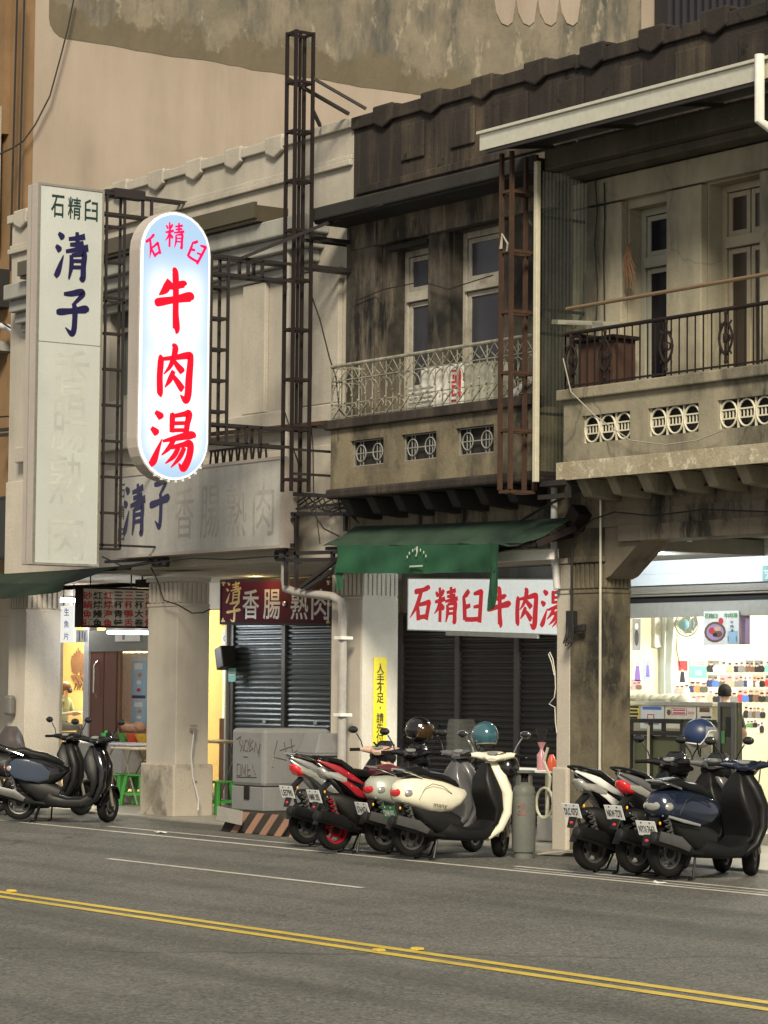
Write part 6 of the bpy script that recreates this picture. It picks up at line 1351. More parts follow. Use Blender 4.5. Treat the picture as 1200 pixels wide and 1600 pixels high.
P_ = dict(ivory=flat('ivory_paint', (.74, .70, .56), .22, coat=.7, var=.03), red=flat('red_paint', (.30, .012, .022), .22, coat=.7, var=.04), silver=flat('silver_paint', (.34, .35, .34), .28, .5, coat=.5, var=.04), pink=flat('dusty_pink_paint', (.50, .33, .26), .3, coat=.5, var=.04), navy=flat('navy_paint', (.012, .020, .042), .2, .3, coat=.8, var=.04), white=flat('white_paint', (.72, .72, .70), .22, coat=.6, var=.03), grey=flat('grey_paint', (.10, .10, .105), .3, coat=.4, var=.05), black=blackgloss, slate=flat('slate_blue_panel', (.035, .048, .078), .3, var=.08, sc=5), matt=blackmat, sage=flat('grey_green_silver', (.40, .42, .36), .3, .3, coat=.5, var=.04))
RW = .222; WB = 1.24
def wheel(parent, cx, z, mrim, M_=None, w_=.058, spoke=5):
    o = Vector((cx, 0, z)); s = lambda mb: mb.xf(M_) if M_ else mb
    hb = s(MB().lathe([(.0, -.05), (.045, -.05), (.05, -.03), (.05, .03), (.045, .05), (0, .05)], o, 14, 'Y')).build('wheel', darkmetal, parent, local=True, smooth=True)
    m = MB(); pr = [(RW-.075, -w_*.75), (RW-.06, -w_*.95), (RW-.035, -w_), (RW-.012, -w_*.82), (RW, -w_*.35), (RW+.002, 0), (RW, w_*.35), (RW-.012, w_*.82), (RW-.035, w_), (RW-.06, w_*.95), (RW-.075, w_*.75), (RW-.075, -w_*.75)]
    rings = []
    for k in range(32): a = 2*math.pi*k/32; rings.append(m.ring([(o.x+r*math.cos(a), o.y+h, o.z+r*math.sin(a)) for r, h in pr[:-1]]))
    for k in range(32): m.skin(rings[k], rings[(k+1) % 32])
    s(m).build('tyre', rubber, hb, local=True, smooth=True)
    m = MB(); rings = []; pr = [(RW-.074, -.040), (RW-.074, .040), (RW-.090, .036), (RW-.100, .02), (RW-.100, -.02), (RW-.090, -.036)]
    for k in range(28): a = 2*math.pi*k/28; rings.append(m.ring([(o.x+r*math.cos(a), o.y+h, o.z+r*math.sin(a)) for r, h in pr]))
    for k in range(28): m.skin(rings[k], rings[(k+1) % 28])
    for k in range(spoke): a = 2*math.pi*k/spoke+.3; d = Vector((math.cos(a), 0, math.sin(a))); t = Vector((-d.z, 0, d.x)); m.obox(o+d*(RW*.38), d*(RW*.22), t*.016, Vector((0, .026, 0)))
    m.lathe([(0, -.042), (RW*.36, -.042), (RW*.36, -.036), (0, -.036)], o, 18, 'Y')
    s(m).build('rim', mrim, hb, local=True, smooth=True)
def TP(m, st):      # side panels lean inwards towards the seat, lower edge tucked in
    for i, (x, y, z) in enumerate(m.v):
        k = max(0, min(len(st)-2, sum(1 for q in st if q[0] <= x)-1)); u = (x-st[k][0])/max(1e-6, st[k+1][0]-st[k][0]); u = max(0, min(1, u))
        zc = st[k][1]*(1-u)+st[k+1][1]*u; h = st[k][3]*(1-u)+st[k+1][3]*u; v = max(-1, min(1, (z-zc)/max(h, .01)))
        m.v[i] = (x, y*(1-.26*max(0, v)**1.5-.10*max(0, -v)**3), z)
    return m
def RX(m, start=0):      # short rear overhang: everything behind the seat bend is drawn forward
    for i in range(start, len(m.v)):
        x, y, z = m.v[i]
        m.v[i] = (x if x > .2 else .2-(.2-x)*.66, y*.94, z)
    return m
def scooter(label, loc, head, style='sport', body='black', accent=None, seat=vinyl, plate=('', 'w'), steer=.65, inner=None, rim=greymetal, screen=False, bar=None, shield=None, lift=.035, rack=True, tail='red', mcol=None, panel=None, fender=None, muff=True, stripe=None):
    t = empty('scooter', loc, label, 'scooter', 'scooters parked along the street', rz=head)
    B = P_[body]; A = P_[accent] if accent else B; IN = P_[inner] if inner else blackmat; BAR = P_[bar] if bar else B; SH = P_[shield] if shield else B; FE = P_[fender] if fender else SH
    z0 = RW+lift; K = dict(parent=t, local=True)
    T = Matrix.Translation((1.08, 0, 0)) @ Matrix.Rotation(steer, 4, 'Z') @ Matrix.Translation((-1.08, 0, 0))
    retro = style == 'retro'
    wheel(t, 0, z0, rim); wheel(t, WB, RW, rim, T)
    dz = lift*.6
    if retro:
        body_ = [(x, (a+b)/2, w_, (a-b)/2) for x, a, b, w_ in ((-.41, .74, .63, .06), (-.385, .785, .60, .13), (-.29, .84, .57, .18), (-.08, .868, .525, .215), (.15, .86, .475, .222), (.30, .835, .455, .215), (.42, .80, .475, .20), (.52, .765, .53, .175), (.60, .74, .60, .13), (.66, .72, .655, .07))]
        seat_ = [(-.32, .872, .08, .025), (-.26, .905, .14, .045), (-.02, .915, .16, .055), (.14, .88, .155, .055), (.34, .845, .14, .055), (.50, .785, .095, .045), (.57, .74, .05, .03)]
    else:
        body_ = [(x, (a+b)/2, w_, (a-b)/2) for x, a, b, w_ in ((-.44, .985, .955, .02), (-.36, .975, .875, .075), (-.22, .945, .80, .125), (-.04, .905, .715, .16), (.14, .85, .62, .18), (.30, .79, .53, .18), (.44, .72, .47, .15), (.55, .63, .45, .09))]
        seat_ = [(-.34, 1.0, .05, .018), (-.28, 1.005, .10, .035), (-.06, .965, .135, .05), (.06, .915, .145, .05), (.16, .865, .15, .055), (.36, .84, .135, .055), (.50, .78, .09, .045), (.56, .74, .04, .03)]
    RX(TP(MB().loft([(x, z+dz, a, b) for x, z, a, b in body_], 32, 3.4), body_)).build('body', B, smooth=True, **K)
    RX(MB().loft([(x, z+dz, a, b) for x, z, a, b in seat_], 18, 3.0)).build('seat', seat, smooth=True, **K)
    # lower side panels / accents
    if panel:
        m = MB()
        for s in (-1, 1): m.loft([(-.28, .70+dz, .008, .07, s*.178), (-.18, .695+dz, .012, .125, s*.205), (.05, .67+dz, .012, .14, s*.222), (.28, .635+dz, .012, .12, s*.218), (.40, .60+dz, .006, .05, s*.20)], 30, 3)
        RX(m).build('side_panel', P_[panel], smooth=True, **K)
    if accent and not retro:
        m = MB()
        for s in (-1, 1): m.loft([(-.46, 1.0+dz, .006, .008, s*.03), (-.34, .965+dz, .012, .026, s*.085), (-.14, .90+dz, .014, .040, s*.146), (.10, .81+dz, .012, .034, s*.178), (.26, .75+dz, .006, .01, s*.182)], 12, 2.2); m.loft([(-.20, .815+dz, .006, .006, s*.128), (-.02, .755+dz, .012, .03, s*.165), (.18, .66+dz, .012, .045, s*.186), (.34, .58+dz, .006, .02, s*.178)], 12, 2.2)
        RX(m).build('side_fairing', A, smooth=True, **K)
    if stripe:
        for s in (-1, 1): RX(MB().loft([(-.30, .60+dz, .006, .012, s*.178), (-.06, .555+dz, .008, .018, s*.222), (.24, .51+dz, .006, .012, s*.224)], 16, 3)).build('chrome_strip', P_[stripe], smooth=True, **K)
    if retro:       # moulded seam round the side panel
        m = MB()
        for s in (-1, 1): m.tube([(-.12, s*.205, .62+dz), (-.02, s*.222, .75+dz), (.12, s*.226, .79+dz), (.28, s*.219, .76+dz), (.40, s*.195, .68+dz)], .004, 5)
        RX(m).build('panel_seam', darkmetal if body != 'ivory' else greymetal, smooth=True, **K)
    for s in (-1, 1): MB().tube([(.95, s*.16, 1.10), (1.06, s*.20, 1.14), (1.13, s*.12, 1.02), (1.12, s*.07, .70), (1.16, s*.075, .42)], .007, 5).build('cable', rubber, smooth=True, **K)
    MB().tube([(.0, .13, .34), (.16, .16, .30), (.40, .17, .40), (.55, .12, .30)], .008, 5).build('cable', rubber, smooth=True, **K)
    MB().tube([(.02, -.10, .36), (.2, -.14, .42), (.4, -.15, .34)], .007, 5).build('cable', rubber, smooth=True, **K)
    if not retro:    # meter visor over the bars
        MB().loft([(1.02, 1.02, .08, .04), (1.10, 1.10, .135, .045), (1.10, 1.16, .115, .03), (1.08, 1.20, .07, .012)], 16, 2.8).xf(T).build('meter_visor', blackgloss, smooth=True, **K)
        MB().loft([(.92, 1.0, .10, .04), (1.0, 1.03, .16, .06), (1.08, 1.0, .15, .07)], 14, 3).xf(T).build('meter_housing', blackmat, smooth=True, **K)
    # under-body, floor, engine
    MB().loft([(.30, .36, .12, .14), (.42, .30, .19, .10), (.62, .265, .205, .075), (.82, .265, .20, .075), (.96, .33, .17, .09)], 16, 3.4).build('floorboard', blackmat, smooth=True, **K)
    MB().loft([(-.10, .60+dz, .07, .04), (.0, .57+dz, .12, .08), (.14, .50, .155, .13), (.30, .42, .165, .16), (.52, .36, .15, .12)], 18, 3).build('under_body', darkmetal, smooth=True, **K)
    m = MB(); m.loft([(-.06, .25+lift, .04, .07, .13), (.14, .27, .055, .10, .14), (.36, .29, .06, .11, .13), (.46, .30, .04, .07, .12)], 14, 3); m.lathe([(0, .19), (.085, .19), (.09, .17), (.09, .12)], (.40, 0, .30), 16, 'Y'); m.lathe([(0, .17), (.06, .17), (.065, .12)], (0, 0, z0), 14, 'Y'); m.build('engine', darkmetal, smooth=True, **K)
    if muff:
        m = MB(); m.loft([(-.36, .40+lift, .03, .03, -.165), (-.34, .395+lift, .055, .058, -.17), (-.02, .33+lift*.5, .06, .066, -.175), (.14, .29, .05, .05, -.165), (.20, .27, .022, .022, -.15), (.44, .24, .018, .018, -.12)], 14, 2.2)
        k = m.build('muffler', darkmetal, smooth=True, **K)
        MB().loft([(-.30, .405+lift, .012, .05, -.236), (-.05, .345+lift, .012, .055, -.243), (.08, .31, .01, .03, -.235)], 10, 3).build('heat_shield', greymetal if retro else blackmat, k, local=True, smooth=True)
    for s in (-1, 1): MB().tube([(.0, s*.12, z0+.03), (-.10, s*.125, .62)], .018, 8).build('shock_absorber', greymetal, smooth=True, **K)
    sp_ = MB(); sp_.tube([(-.02-.0035*k+.033*math.cos(k*1.05), -.12+.033*math.sin(k*1.05), z0+.09+.0085*k) for k in range(34)], .008, 5); sp_.build('spring', P_['red'] if accent == 'red' else greymetal, smooth=True, **K)
    m = MB()
    for s in (-1, 1): m.tube([(.28, s*.10, .26), (.20, s*.15, .02), (.14, s*.15, .012)], .012, 6)
    m.bar((.20, -.15, .03), (.20, .15, .03), .018); m.tube([(.42, .13, .26), (.40, .26, .03), (.35, .27, .012)], .011, 6); m.build('centre_stand', blackmat, **K)
    # rear mudguard, plate, lamps, rack
    bz = .575 if retro else .70
    m = MB(); m.loft([(-.22, bz+.08, .06, .025), (-.36, bz+.0, .06, .022), (-.44, bz-.10, .08, .014), (-.52, bz-.235, .06, .008)], 12, 4); RX(m)
    m.loft([(.24*math.cos(a)*1.05, z0+.26*math.sin(a), .06, .008) for a in [R_(q) for q in (70, 95, 120, 145, 165)]], 10, 4); m.build('mudguard', blackmat, smooth=True, **K)
    pd = Vector((-.36, 0, .93)).normalized(); pc = Vector((-.262, 0, bz-.07)); pn_ = Vector((-.93, 0, -.36)).normalized() if False else Vector((-.94, 0, -.34)).normalized()
    pu = Vector((.34*-1, 0, .94)); pu = Vector((-.0, 0, 1)) if False else (Vector((0, 0, 1))-pn_*pn_.z).normalized(); pr_ = Vector((0, -1, 0))
    pl_ = MB().obox(pc, pr_*.135, pu*.075, pn_*.003).build('licence_plate', platew if plate[1] == 'w' else plateg, bevel=.006, **K)
    m = MB(); put(m, plate[0], pc+pn_*.003-pu*.008, pr_, pu, .22, .075, bold=.02, lift=.002)
    for s in (-1, 1): m.obox(pc+pr_*.06*s+pu*.058+pn_*.004, pr_*.008, pu*.006, pn_*.002)
    m.build('lettering', flat('plate_black', (.015, .015, .015), .5) if plate[1] == 'w' else platew, pl_, local=True)
    TL = redlens if tail == 'red' else clearlens
    if retro: RX(MB().ell((-.395, 0, .70+dz), (.032, .115, .05), 18, 10)).build('tail_light', TL, smooth=True, **K)
    else: RX(MB().loft([(-.42, .92+dz, .04, .02), (-.39, .89+dz, .085, .045), (-.30, .84+dz, .115, .05), (-.22, .81+dz, .125, .02)], 14, 2.6)).build('tail_light', TL, smooth=True, **K)
    for s in (-1, 1):
        if retro: RX(MB().ell((-.27, s*.165, .69+dz), (.085, .028, .042), 12, 8)).build('turn_signal', clearlens, smooth=True, **K)
        else: RX(MB().loft([(-.32, .86+dz, .012, .02, s*.105), (-.18, .83+dz, .016, .042, s*.138), (-.02, .78+dz, .010, .03, s*.165)], 10, 2.4)).build('turn_signal', clearlens, smooth=True, **K)
    RX(MB().ell((-.40, -.12, bz-.02), (.015, .015, .018), 10, 6)).build('reflector', amber, smooth=True, **K)
    RX(MB().ell((-.50, 0, bz-.19), (.012, .03, .018), 10, 6)).build('reflector', redlens, smooth=True, **K)
    if rack:
        zr = (.88 if retro else .985)+dz; xr = -.24 if retro else -.32
        m = MB(); m.tube([(xr+.22, .15, zr-.02), (xr, .145, zr+.03), (xr-.13, .11, zr+.055), (xr-.16, 0, zr+.06), (xr-.13, -.11, zr+.055), (xr, -.145, zr+.03), (xr+.22, -.15, zr-.02)], .013, 8); RX(m).build('grab_rail', M['chrome'] if retro or body in ('navy', 'silver', 'sage') else blackmat, smooth=True, **K)
    # leg shield, fender, steering
    MB().loft([(.88, .22, .17, .04), (1.01, .32, .225, .05), (1.09, .49, .25, .06), (1.10, .70, .245, .07), (1.04, .88, .195, .08), (1.01, .99, .12, .06), (.985, 1.04, .06, .03)], 24, 3.2).build('leg_shield', SH, smooth=True, **K)
    MB().loft([(.88, .30, .15, .03), (.965, .39, .20, .03), (.99, .53, .225, .06), (.955, .70, .20, .10), (.93, .86, .155, .09), (.94, .97, .09, .045), (.945, 1.02, .05, .03)], 24, 5.0).build('inner_panel', IN, smooth=True, **K)
    if retro: MB().loft([(1.10, .38, .10, .04), (1.165, .54, .13, .06), (1.165, .76, .13, .065), (1.10, .93, .09, .055), (1.03, 1.03, .05, .03)], 14, 2.2).build('nose', SH, smooth=True, **K)
    else: MB().loft([(1.08, .46, .12, .06), (1.17, .60, .17, .07), (1.17, .76, .18, .08), (1.09, .92, .13, .07), (1.02, 1.02, .07, .04)], 14, 2.4).build('nose', SH, smooth=True, **K)
    m = MB(); m.loft([(WB+(RW+.045)*math.cos(R_(q)), RW+(RW+.045)*math.sin(R_(q)), w_, .012) for q, w_ in ((178, .05), (155, .085), (125, .10), (95, .10), (65, .09), (38, .065), (18, .035))], 14, 3.5)
    m.xf(T).build('front_fender', FE, smooth=True, **K)
    m = MB()
    for s in (-1, 1): m.tube([(WB-.01, s*.085, RW), (1.13, s*.075, .55), (1.10, s*.05, .62)], .021, 8)
    m.lathe([(.0, .06), (.09, .06), (.09, .066), (0, .066)], (WB, 0, RW), 18, 'Y'); m.xf(T).build('fork', M['steel'] if retro else greymetal, smooth=True, **K)
    m = MB(); zb = 1.06
    m.loft([(.86, zb+.0, .05, .02), (.90, zb+.02, .10, .04), (.97, zb+.035, .15, .055), (1.04, zb+.01, .13, .06), (1.09, zb-.05, .08, .045), (1.10, zb-.09, .03, .02)], 16, 2.5)
    for s in (-1, 1): m.tube([(.975, s*.10, zb+.03), (.955, s*.19, zb+.045), (.93, s*.25, zb+.045)], [.045, .036, .022], 10)
    hc = m.xf(T).build('handlebar_cowl', BAR, smooth=True, **K)
    MB().lathe([(0, 0), (.045, 0), (.045, .012), (0, .014)], (0, 0, 0), 16, sc=(.7, 1.3)).xf(T @ Matrix.Translation((.895, 0, zb+.062)) @ Matrix.Rotation(-.5, 4, 'Y')).build('gauge', flat('gauge_grey', (.20, .21, .20), .2), hc, local=True, smooth=True)
    MB().ell((1.095, 0, zb-.02), (.03, .085, .06), 14, 8).xf(T).build('headlight', clearlens, smooth=True, **K)
    for s in (-1, 1):
        MB().tube([(.93, s*.24, zb+.045), (.885, s*.36, zb+.04)], .019, 10).xf(T).build('grip', rubber, smooth=True, **K)
        MB().tube([(.96, s*.22, zb+.03), (.965, s*.29, zb+.03), (.94, s*.37, zb+.025)], [.010, .008, .006], 6).xf(T).build('brake_lever', M['chrome'], smooth=True, **K)
        mm = MB().tube([(.945, s*.22, zb+.06), (.96, s*.25, zb+.14), (.955, s*.31, zb+.23)], .0075, 7); mm.ell((.955, s*.35, zb+.27), (.022, .062, .042), 14, 8)
        q = mm.xf(T).build('mirror', (M['chrome'] if mcol == 'chrome' else blackmat), smooth=True, **K)
        MB().ell((.938, s*.35, zb+.27), (.008, .054, .035), 14, 6).xf(T).build('mirror_glass', mirror, q, local=True, smooth=True)
    if screen:
        m = MB(); pr = []
        for j in range(6):
            v = j/5; pr.append(m.ring([(1.10-.12*v+.05*(1-abs(u))-.03, .24*u*(1-.35*v*v), zb+.02+.40*v) for u in [k/6-1 for k in range(13)]]))
        for j in range(5): m.skin(pr[j], pr[j+1], False)
        m.xf(T).build('windscreen', wind, smooth=True, fix=False, **K)
    return t, T
def world(t, T, p):
    return (Matrix.Translation(t.location) @ Matrix.Rotation(t.rotation_euler.z, 4, 'Z') @ T) @ Vector(p)
def place(px, py, head, **kw):     # rear tyre's lowest point seen at this picture point, lifted on the stand
    p = atz(px, py, 0); return scooter(kw.pop('label'), (p.x, p.y, .002), head, **kw)
HD = R_(86)
SC = {}
SC['A'] = place(478, 1324, HD+.06, label='dusty pink and silver scooter with a small white plate, nearest the striped plinth', body='silver', accent='silver', bar='pink', shield='pink', plate=('LEI790', 'w'), inner='matt', steer=.55)
SC['B'] = place(522, 1334, HD+.02, label='sporty red and black scooter with red wheels and a black helmet on its mirror', body='black', accent='red', plate=('NMR·205', 'w'), rim=P_['red'], steer=.6, tail='clear')
SC['C'] = place(598, 1336, HD, label='sage silver scooter with maroon seat and a small windscreen beside the ivory scooter', style='retro', body='sage', seat=maroonv, plate=('576·N7A', 'w'), bar='grey', shield='grey', inner='grey', screen=True, steer=.5)
SC['D'] = place(641, 1344, HD-.02, label='ivory white retro scooter with green plate and teal helmet beside the gas cylinder', style='retro', body='ivory', plate=('OWM·5055', 'g'), inner='matt', mcol='chrome', steer=.75, rim=greymetal)
SC['E'] = place(925, 1366, HD+.06, label='black and white sporty scooter with tilted white plate nearest the grey column', body='black', accent='white', plate=('DLC·0757', 'w'), steer=.5, tail='clear')
SC['F'] = place(992, 1370, HD+.06, label='dark grey scooter with a dark red tail light between black and navy scooters', body='grey', accent='grey', plate=('NKW·7270', 'w'), steer=.55)
SC['G'] = place(1042, 1376, HD+.10, label='navy blue scooter with chrome rail and plate, nearest at the right', style='retro', body='navy', plate=('NYX·7663', 'w'), inner='matt', mcol=None, steer=.6, stripe='silver', tail='clear', shield='matt', bar='navy')
SC['K'] = place(30, 1285, R_(57), label='glossy black scooter with slate blue side panel before the leftmost column', style='retro', body='black', panel='slate', plate=('891·JKL', 'w'), steer=1.1, rim=greymetal, muff=True)
SC['N'] = place(-8, 1274, R_(59), label='dark scooter with a small windscreen behind the slate blue panelled scooter', style='retro', body='matt', plate=('NBA·180', 'w'), screen=True, steer=.9, rim=blackmat)
# badge on the ivory scooter, phone holder on the pink one
t, T = SC['D']
m = MB(); put(m, 'many', (.24, -.211, .57), (1, 0, -.12), (.12, 0, 1), .17, .05, bold=.0, lift=.004); m.build('badge', blackmat, t, local=True)
t, T = SC['A']; m = MB()
for a in (.8, 2.3, 3.9, 5.4): m.bar((.90, .02, 1.14), (.90, .02+.06*math.cos(a), 1.14+.07*math.sin(a)), .018)
m.tube([(.93, .02, 1.05), (.90, .02, 1.14)], .010, 6); m.xf(T).build('phone_holder', blackmat, t, local=True)
t, T = SC['F']; m = MB(); m.loft([(.97, 1.04, .05, .03, .27), (.98, 1.045, .09, .05, .33), (.95, 1.03, .06, .04, .41)], 12, 2.4); m.xf(T).build('hand_guard', blackmat, t, local=True, smooth=True)
# ------------------------------------------------------------------ helmets resting on mirrors and bars
def helmet(label, c, yaw, tilt, shell, trim=None, visor=None, s=1.0, lining=None, cat='helmet'):
    t = empty('helmet', c, label, cat, 'helmets on the scooters')
    t.rotation_euler = (0, tilt, yaw); K = dict(parent=t, local=True); R0 = .135*s
    m = MB(); n, k = 28, 14; rows = []
    for i in range(k+1):
        ph = math.pi*.5-(math.pi*.72)*i/k; row = []
        for j in range(n):
            th = 2*math.pi*j/n; cut = 0
            face = max(0, math.cos(th)); lim = -.62+.95*max(0, min(1, (face-.30)/.35))      # open face in front
            z = math.sin(max(ph, math.asin(max(-1, min(1, lim))))) ; r = math.sqrt(max(0, 1-z*z)); r = max(r, .04) if i else .02
            row.append((R0*1.12*r*math.cos(th), R0*.95*r*math.sin(th), R0*1.02*z))
        rows.append(m.ring(row))
    m.cap(rows[0])
    for i in range(k): m.skin(rows[i], rows[i+1])
    inner = [m.ring([(Vector(m.v[q])*.88)[:] for q in rows[k]])]; m.skin(rows[k], inner[0])
    o = m.build('shell', shell, smooth=True, **K)
    edge = [Vector(m.v[q]) for q in rows[k]]
    if trim: MB().tube([e*1.005 for e in edge]+[edge[0]*1.005], .007, 6).build('trim', trim, smooth=True, **K)
    MB().ell((-.005, 0, -.01), (R0*.98, R0*.82, R0*.86), 18, 10).build('lining', lining or blackmat, smooth=True, **K)
    if visor:
        m = MB(); pr = []
        for i in range(6):
            ph = .55-.95*i/5; pr.append(m.ring([(R0*1.25*math.cos(ph)*math.cos(a), R0*1.08*math.cos(ph)*math.sin(a), R0*1.1*math.sin(ph)) for a in [-1.15+2.3*q/12 for q in range(13)]]))
        for i in range(5): m.skin(pr[i], pr[i+1], False)
        m.build('visor', visor, smooth=True, fix=False, **K)
    m = MB()
    for s_ in (-1, 1): m.tube([(.0, s_*R0*.85, -R0*.5), (.02, s_*R0*.5, -R0*1.25), (.03, 0, -R0*1.45)], .008, 5)
    m.build('chin_strap', blackmat, **K); return t
teal = flat('teal_helmet', (.030, .095, .125), .15, coat=.8, var=.03); navyh = flat('navy_matt_helmet', (.016, .030, .085), .38, var=.04)
clearv = glass('clear_visor', (.7, .72, .7), .22, .04); dkv = glass('amber_visor', (.05, .028, .012), .75, .06)
Yh = atz(641, 1344, 0).y+1.0
helmet('glossy black helmet with amber visor on the red and black scooter', at(655, 1141, Yh-.05), R_(20), .15, blackgloss, M['chrome'], dkv, 1.08)
helmet('glossy teal helmet with a clear visor on the ivory scooter handlebar', at(758, 1149, Yh-.05), R_(165), .1, teal, M['steel'], clearv, 1.10)
helmet('glossy black helmet hanging low from the ivory scooter front', at(793, 1199, Yh+.15), R_(-30), .9, blackgloss, None, None, 1.0)
helmet('matt navy helmet with white trim and clear visor on a right hand scooter', at(1093, 1147, atz(992, 1370, 0).y+1.0), R_(42), .10, navyh, M['white'], clearv, 1.14, lining=flat('pale_lining', (.55, .52, .46), .8))
# ------------------------------------------------------------------ people: one continuous skinned body each
def person(label, loc, rz, joints, edges, region, mats, hair, hair_mat, group=None):
    t = empty('person', loc, label, 'person', group, rz=rz)
    names = list(joints); me = bpy.data.meshes.new('b'); me.from_pydata([joints[n][:3] for n in names], [(names.index(a), names.index(b)) for a, b in edges], [])
    o = bpy.data.objects.new('b', me); S.collection.objects.link(o)
    sk = o.modifiers.new('s', 'SKIN'); sk.use_smooth_shade = True
    for i, n in enumerate(names):
        r = joints[n][3]; r = r if isinstance(r, tuple) else (r, r)
        me.skin_vertices[0].data[i].radius = r
        me.skin_vertices[0].data[i].use_root = (n == 'pelvis')
    o.modifiers.new('u', 'SUBSURF').levels = 2; o.modifiers['u'].render_levels = 2
    bpy.context.view_layer.update()
    m2 = bpy.data.meshes.new_from_object(o.evaluated_get(bpy.context.evaluated_depsgraph_get())); bpy.data.objects.remove(o); bpy.data.meshes.remove(me)
    m2.name = 'body'; m2.materials.clear()
    for q in mats: m2.materials.append(q)
    for p in m2.polygons: p.use_smooth = True; p.material_index = region(p.center)
    b = bpy.data.objects.new('body', m2); S.collection.objects.link(b); b.parent = t; ORG[b] = Vector((0, 0, 0))
    h = hair(); h.build('hair', hair_mat, t, local=True, smooth=True); return t
skin = flat('skin', (.52, .34, .25), .55, var=.06); hairm = flat('black_hair', (.020, .017, .015), .9, spec=.15); shirt = flat('black_tshirt', (.02, .021, .022), .85, var=.3, sc=18); trous = flat('dark_trousers', (.03, .03, .035), .85)
fingers = lambda J, E, w, s, d: None
def hand(J, E, wrist, side, base, down, out, curl):
    """palm, four unequal fingers, thumb from the side of the palm"""
    b, d, o_, c = Vector(base), Vector(down), Vector(out), Vector(curl); k = side+'palm'; J[k] = (*(b+d*.05), (.036, .016)); E.append((wrist, k))
    for i, (L_, off) in enumerate(((.070, -.030), (.080, -.010), (.075, .010), (.058, .029))):
        a = b+d*.095+o_*off; n1, n2, n3 = [side+'f%d%d' % (i, j) for j in range(3)]
        J[n1] = (*a, .0095); J[n2] = (*(a+d*L_*.55+c*.012), .0085); J[n3] = (*(a+d*L_*.9+c*.035), .007); E += [(k, n1), (n1, n2), (n2, n3)]
    a = b+d*.04-o_*.042; J[side+'t1'] = (*a, .011); J[side+'t2'] = (*(a+d*.045-o_*.018+c*.015), .009); E += [(k, side+'t1'), (side+'t1', side+'t2')]
def standing():
    J = dict(pelvis=(0, 0, .95, (.155, .115)), waist=(0, .0, 1.08, (.15, .11)), chest=(0, 0, 1.28, (.175, .12)), shoulders=(0, 0, 1.40, (.13, .085)), neck=(0, .0, 1.49, .058), neck2=(0, .01, 1.54, .056), head=(0, .02, 1.63, (.074, .088)), crown=(0, .015, 1.71, (.066, .078)))
    E = [('pelvis', 'waist'), ('waist', 'chest'), ('chest', 'shoulders'), ('shoulders', 'neck'), ('neck', 'neck2'), ('neck2', 'head'), ('head', 'crown')]
    for s, q in ((-1, 'l'), (1, 'r')):
        J[q+'sh'] = (s*.175, 0, 1.40, .062); J[q+'el'] = (s*.255, .02, 1.13, .043); J[q+'wr'] = (s*.16, .24, 1.06, .028); E += [('shoulders', q+'sh'), (q+'sh', q+'el'), (q+'el', q+'wr')]
        J[q+'hip'] = (s*.095, 0, .88, .098); J[q+'kn'] = (s*.105, .01, .49, .062); J[q+'an'] = (s*.11, -.02, .09, .040); J[q+'to'] = (s*.12, .14, .035, (.045, .03)); E += [('pelvis', q+'hip'), (q+'hip', q+'kn'), (q+'kn', q+'an'), (q+'an', q+'to')]
        hand(J, E, q+'wr', q, (s*.15, .26, 1.055), Vector((-s*.3, .9, -.15)).normalized(), Vector((s, .2, 0)), (0, .1, -1))
    return J, E
J, E_ = standing()
hp_ = atx(1132, 1079, -25.6); gz = hp_.z-1.665
def reg(c):
    if c.z > 1.475: return 0
    if abs(c.x) > .20 and c.z < 1.20: return 0
    if c.y > .10 and .95 < c.z < 1.2: return 0
    if c.z > .93: return 1
    return 2 if c.z > .08 else 3
def hair_back():
    m = MB(); prev = None
    for i in range(9):
        ph = math.pi/2-i*(math.pi*.74)/8; ring = []
        for k in range(20):
            a = 2*math.pi*k/20; front = max(0, math.sin(a)); low = math.sin(ph); low = max(low, -.50+1.2*front)
            r = math.sqrt(max(.0, 1-low*low)); ring.append((.088*r*math.cos(a)+.0, .012+.104*r*math.sin(a), 1.645+.108*low))
        rg = m.ring(ring)
        if prev: m.skin(prev, rg)
        else: m.cap(rg)
        prev = rg
    return m
# he faces into the shop: local +y points away from the street
pt = person('man in a black T-shirt standing with his back to the street in the bright shop', (hp_.x, hp_.y, gz), R_(28), J, E_, reg, [skin, shirt, trous, M['black']], hair_back, hairm)
MB().bx(hp_.x-.5, hp_.x+.5, hp_.y-.4, hp_.y+.4, .161, max(.17, gz-.001)).build('floor_plinth', M['tile'], bpy.data.objects['beef_soup_shop'])
for s in (-1, 1): MB().ell((s*.084, .025, 1.618), (.012, .020, .030), 10, 8).build('ear', skin, pt, local=True, smooth=True)
m = MB(); m.ell((0, .108, 1.615), (.013, .020, .022), 10, 6); m.build('nose', skin, pt, local=True, smooth=True)
m = MB(); [m.ell((s*.032, .094, 1.645), (.013, .010, .008), 8, 6) for s in (-1, 1)]; m.build('eyes', M['white'], pt, local=True, smooth=True)
m = MB(); m.ell((0, .098, 1.575), (.024, .008, .006), 8, 5); m.build('mouth', flat('lips', (.40, .18, .15), .5), pt, local=True, smooth=True)
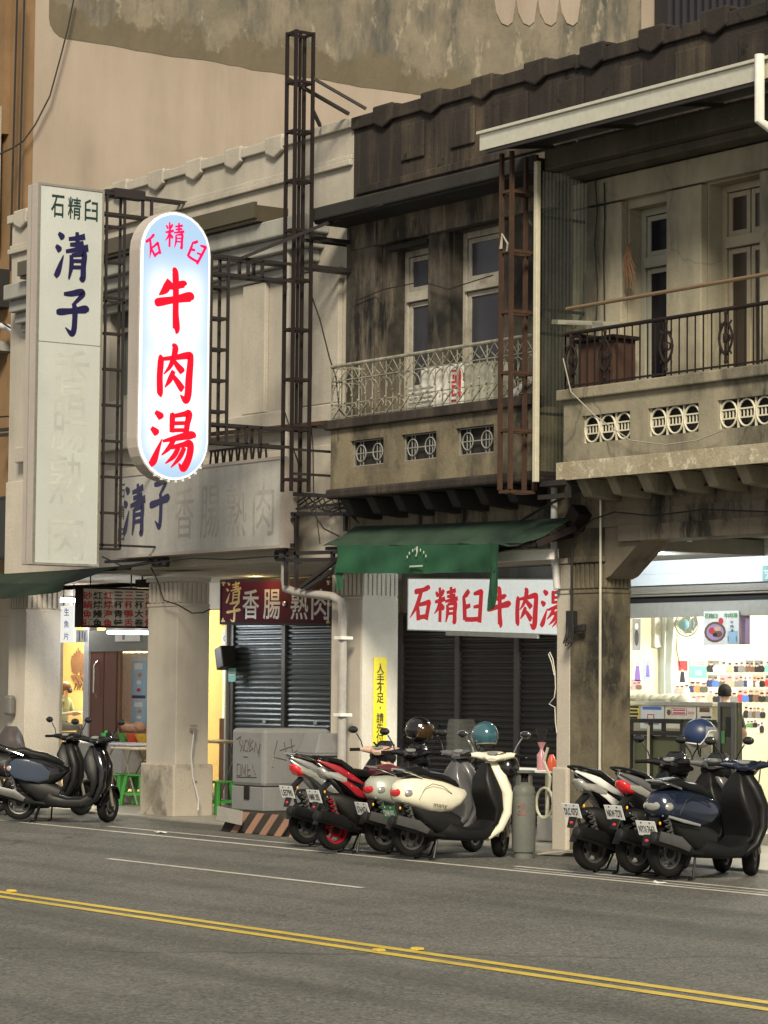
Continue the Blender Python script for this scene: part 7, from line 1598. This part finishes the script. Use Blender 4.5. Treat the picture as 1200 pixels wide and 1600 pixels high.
# seated customer with a mask, far left
def seated():
    J = dict(pelvis=(0, 0, .52, (.15, .12)), waist=(0, .01, .66, (.135, .10)), chest=(0, .03, .86, (.16, .11)), shoulders=(0, .05, .97, (.115, .08)), neck=(0, .06, 1.06, .05), neck2=(0, .075, 1.10, .05), head=(0, .095, 1.19, (.072, .086)), crown=(0, .09, 1.27, (.064, .076)))
    E = [('pelvis', 'waist'), ('waist', 'chest'), ('chest', 'shoulders'), ('shoulders', 'neck'), ('neck', 'neck2'), ('neck2', 'head'), ('head', 'crown')]
    for s, q in ((-1, 'l'), (1, 'r')):
        J[q+'sh'] = (s*.16, .05, .97, .056); J[q+'el'] = (s*.21, .12, .72, .04); J[q+'wr'] = (s*.12, .32, .76, .026); E += [('shoulders', q+'sh'), (q+'sh', q+'el'), (q+'el', q+'wr')]
        J[q+'hip'] = (s*.09, .03, .51, .09); J[q+'kn'] = (s*.10, .43, .50, .06); J[q+'an'] = (s*.10, .42, .09, .038); J[q+'to'] = (s*.10, .58, .035, (.042, .03)); E += [('pelvis', q+'hip'), (q+'hip', q+'kn'), (q+'kn', q+'an'), (q+'an', q+'to')]
        hand(J, E, q+'wr', q, (s*.11, .34, .765), Vector((-s*.3, .9, 0)).normalized(), Vector((s, .2, 0)), (0, .1, -1))
    return J, E
J, E_ = seated()
q = at(97, 1075, 23.9)
def reg2(c):
    if c.z > 1.05: return 0
    if c.y > .20 and c.z > .70: return 0
    return 1 if c.z > .60 else 2 if c.z > .08 else 3
def hair_long():
    m = MB(); m.ell((0, .075, 1.225), (.092, .100, .095), 18, 10); m.ell((0, .02, 1.13), (.085, .055, .13), 16, 8); return m
pt2 = person('seated customer with brown hair and a dark face mask in the left restaurant', (q.x, q.y, q.z-1.20), R_(-60), J, E_, reg2, [skin, flat('pale_green_shirt', (.30, .38, .32), .85), trous, M['black']], hair_long, flat('brown_hair', (.12, .055, .03), .5))
MB().ell((0, .165, 1.155), (.062, .040, .048), 14, 8).build('face_mask', flat('dark_mask', (.03, .03, .035), .8), pt2, local=True, smooth=True)
m = MB(); [m.ell((s*.03, .176, 1.205), (.013, .008, .008), 8, 6) for s in (-1, 1)]; m.build('eyes', M['black'], pt2, local=True, smooth=True)
st = empty('restaurant_chair', (q.x, q.y, .035), 'brown chair under the seated customer in the left restaurant', 'chair')
zq = q.z-1.20
MB().bx(q.x-.2, q.x+.2, q.y-.2, q.y+.2, zq+.38, zq+.41).build('seat', wood, st)
for sx in (-.18, .18):
    for sy in (-.18, .18): MB().bar((q.x+sx, q.y+sy, .04), (q.x+sx, q.y+sy, zq+.38), .035).build('leg', wood, st)
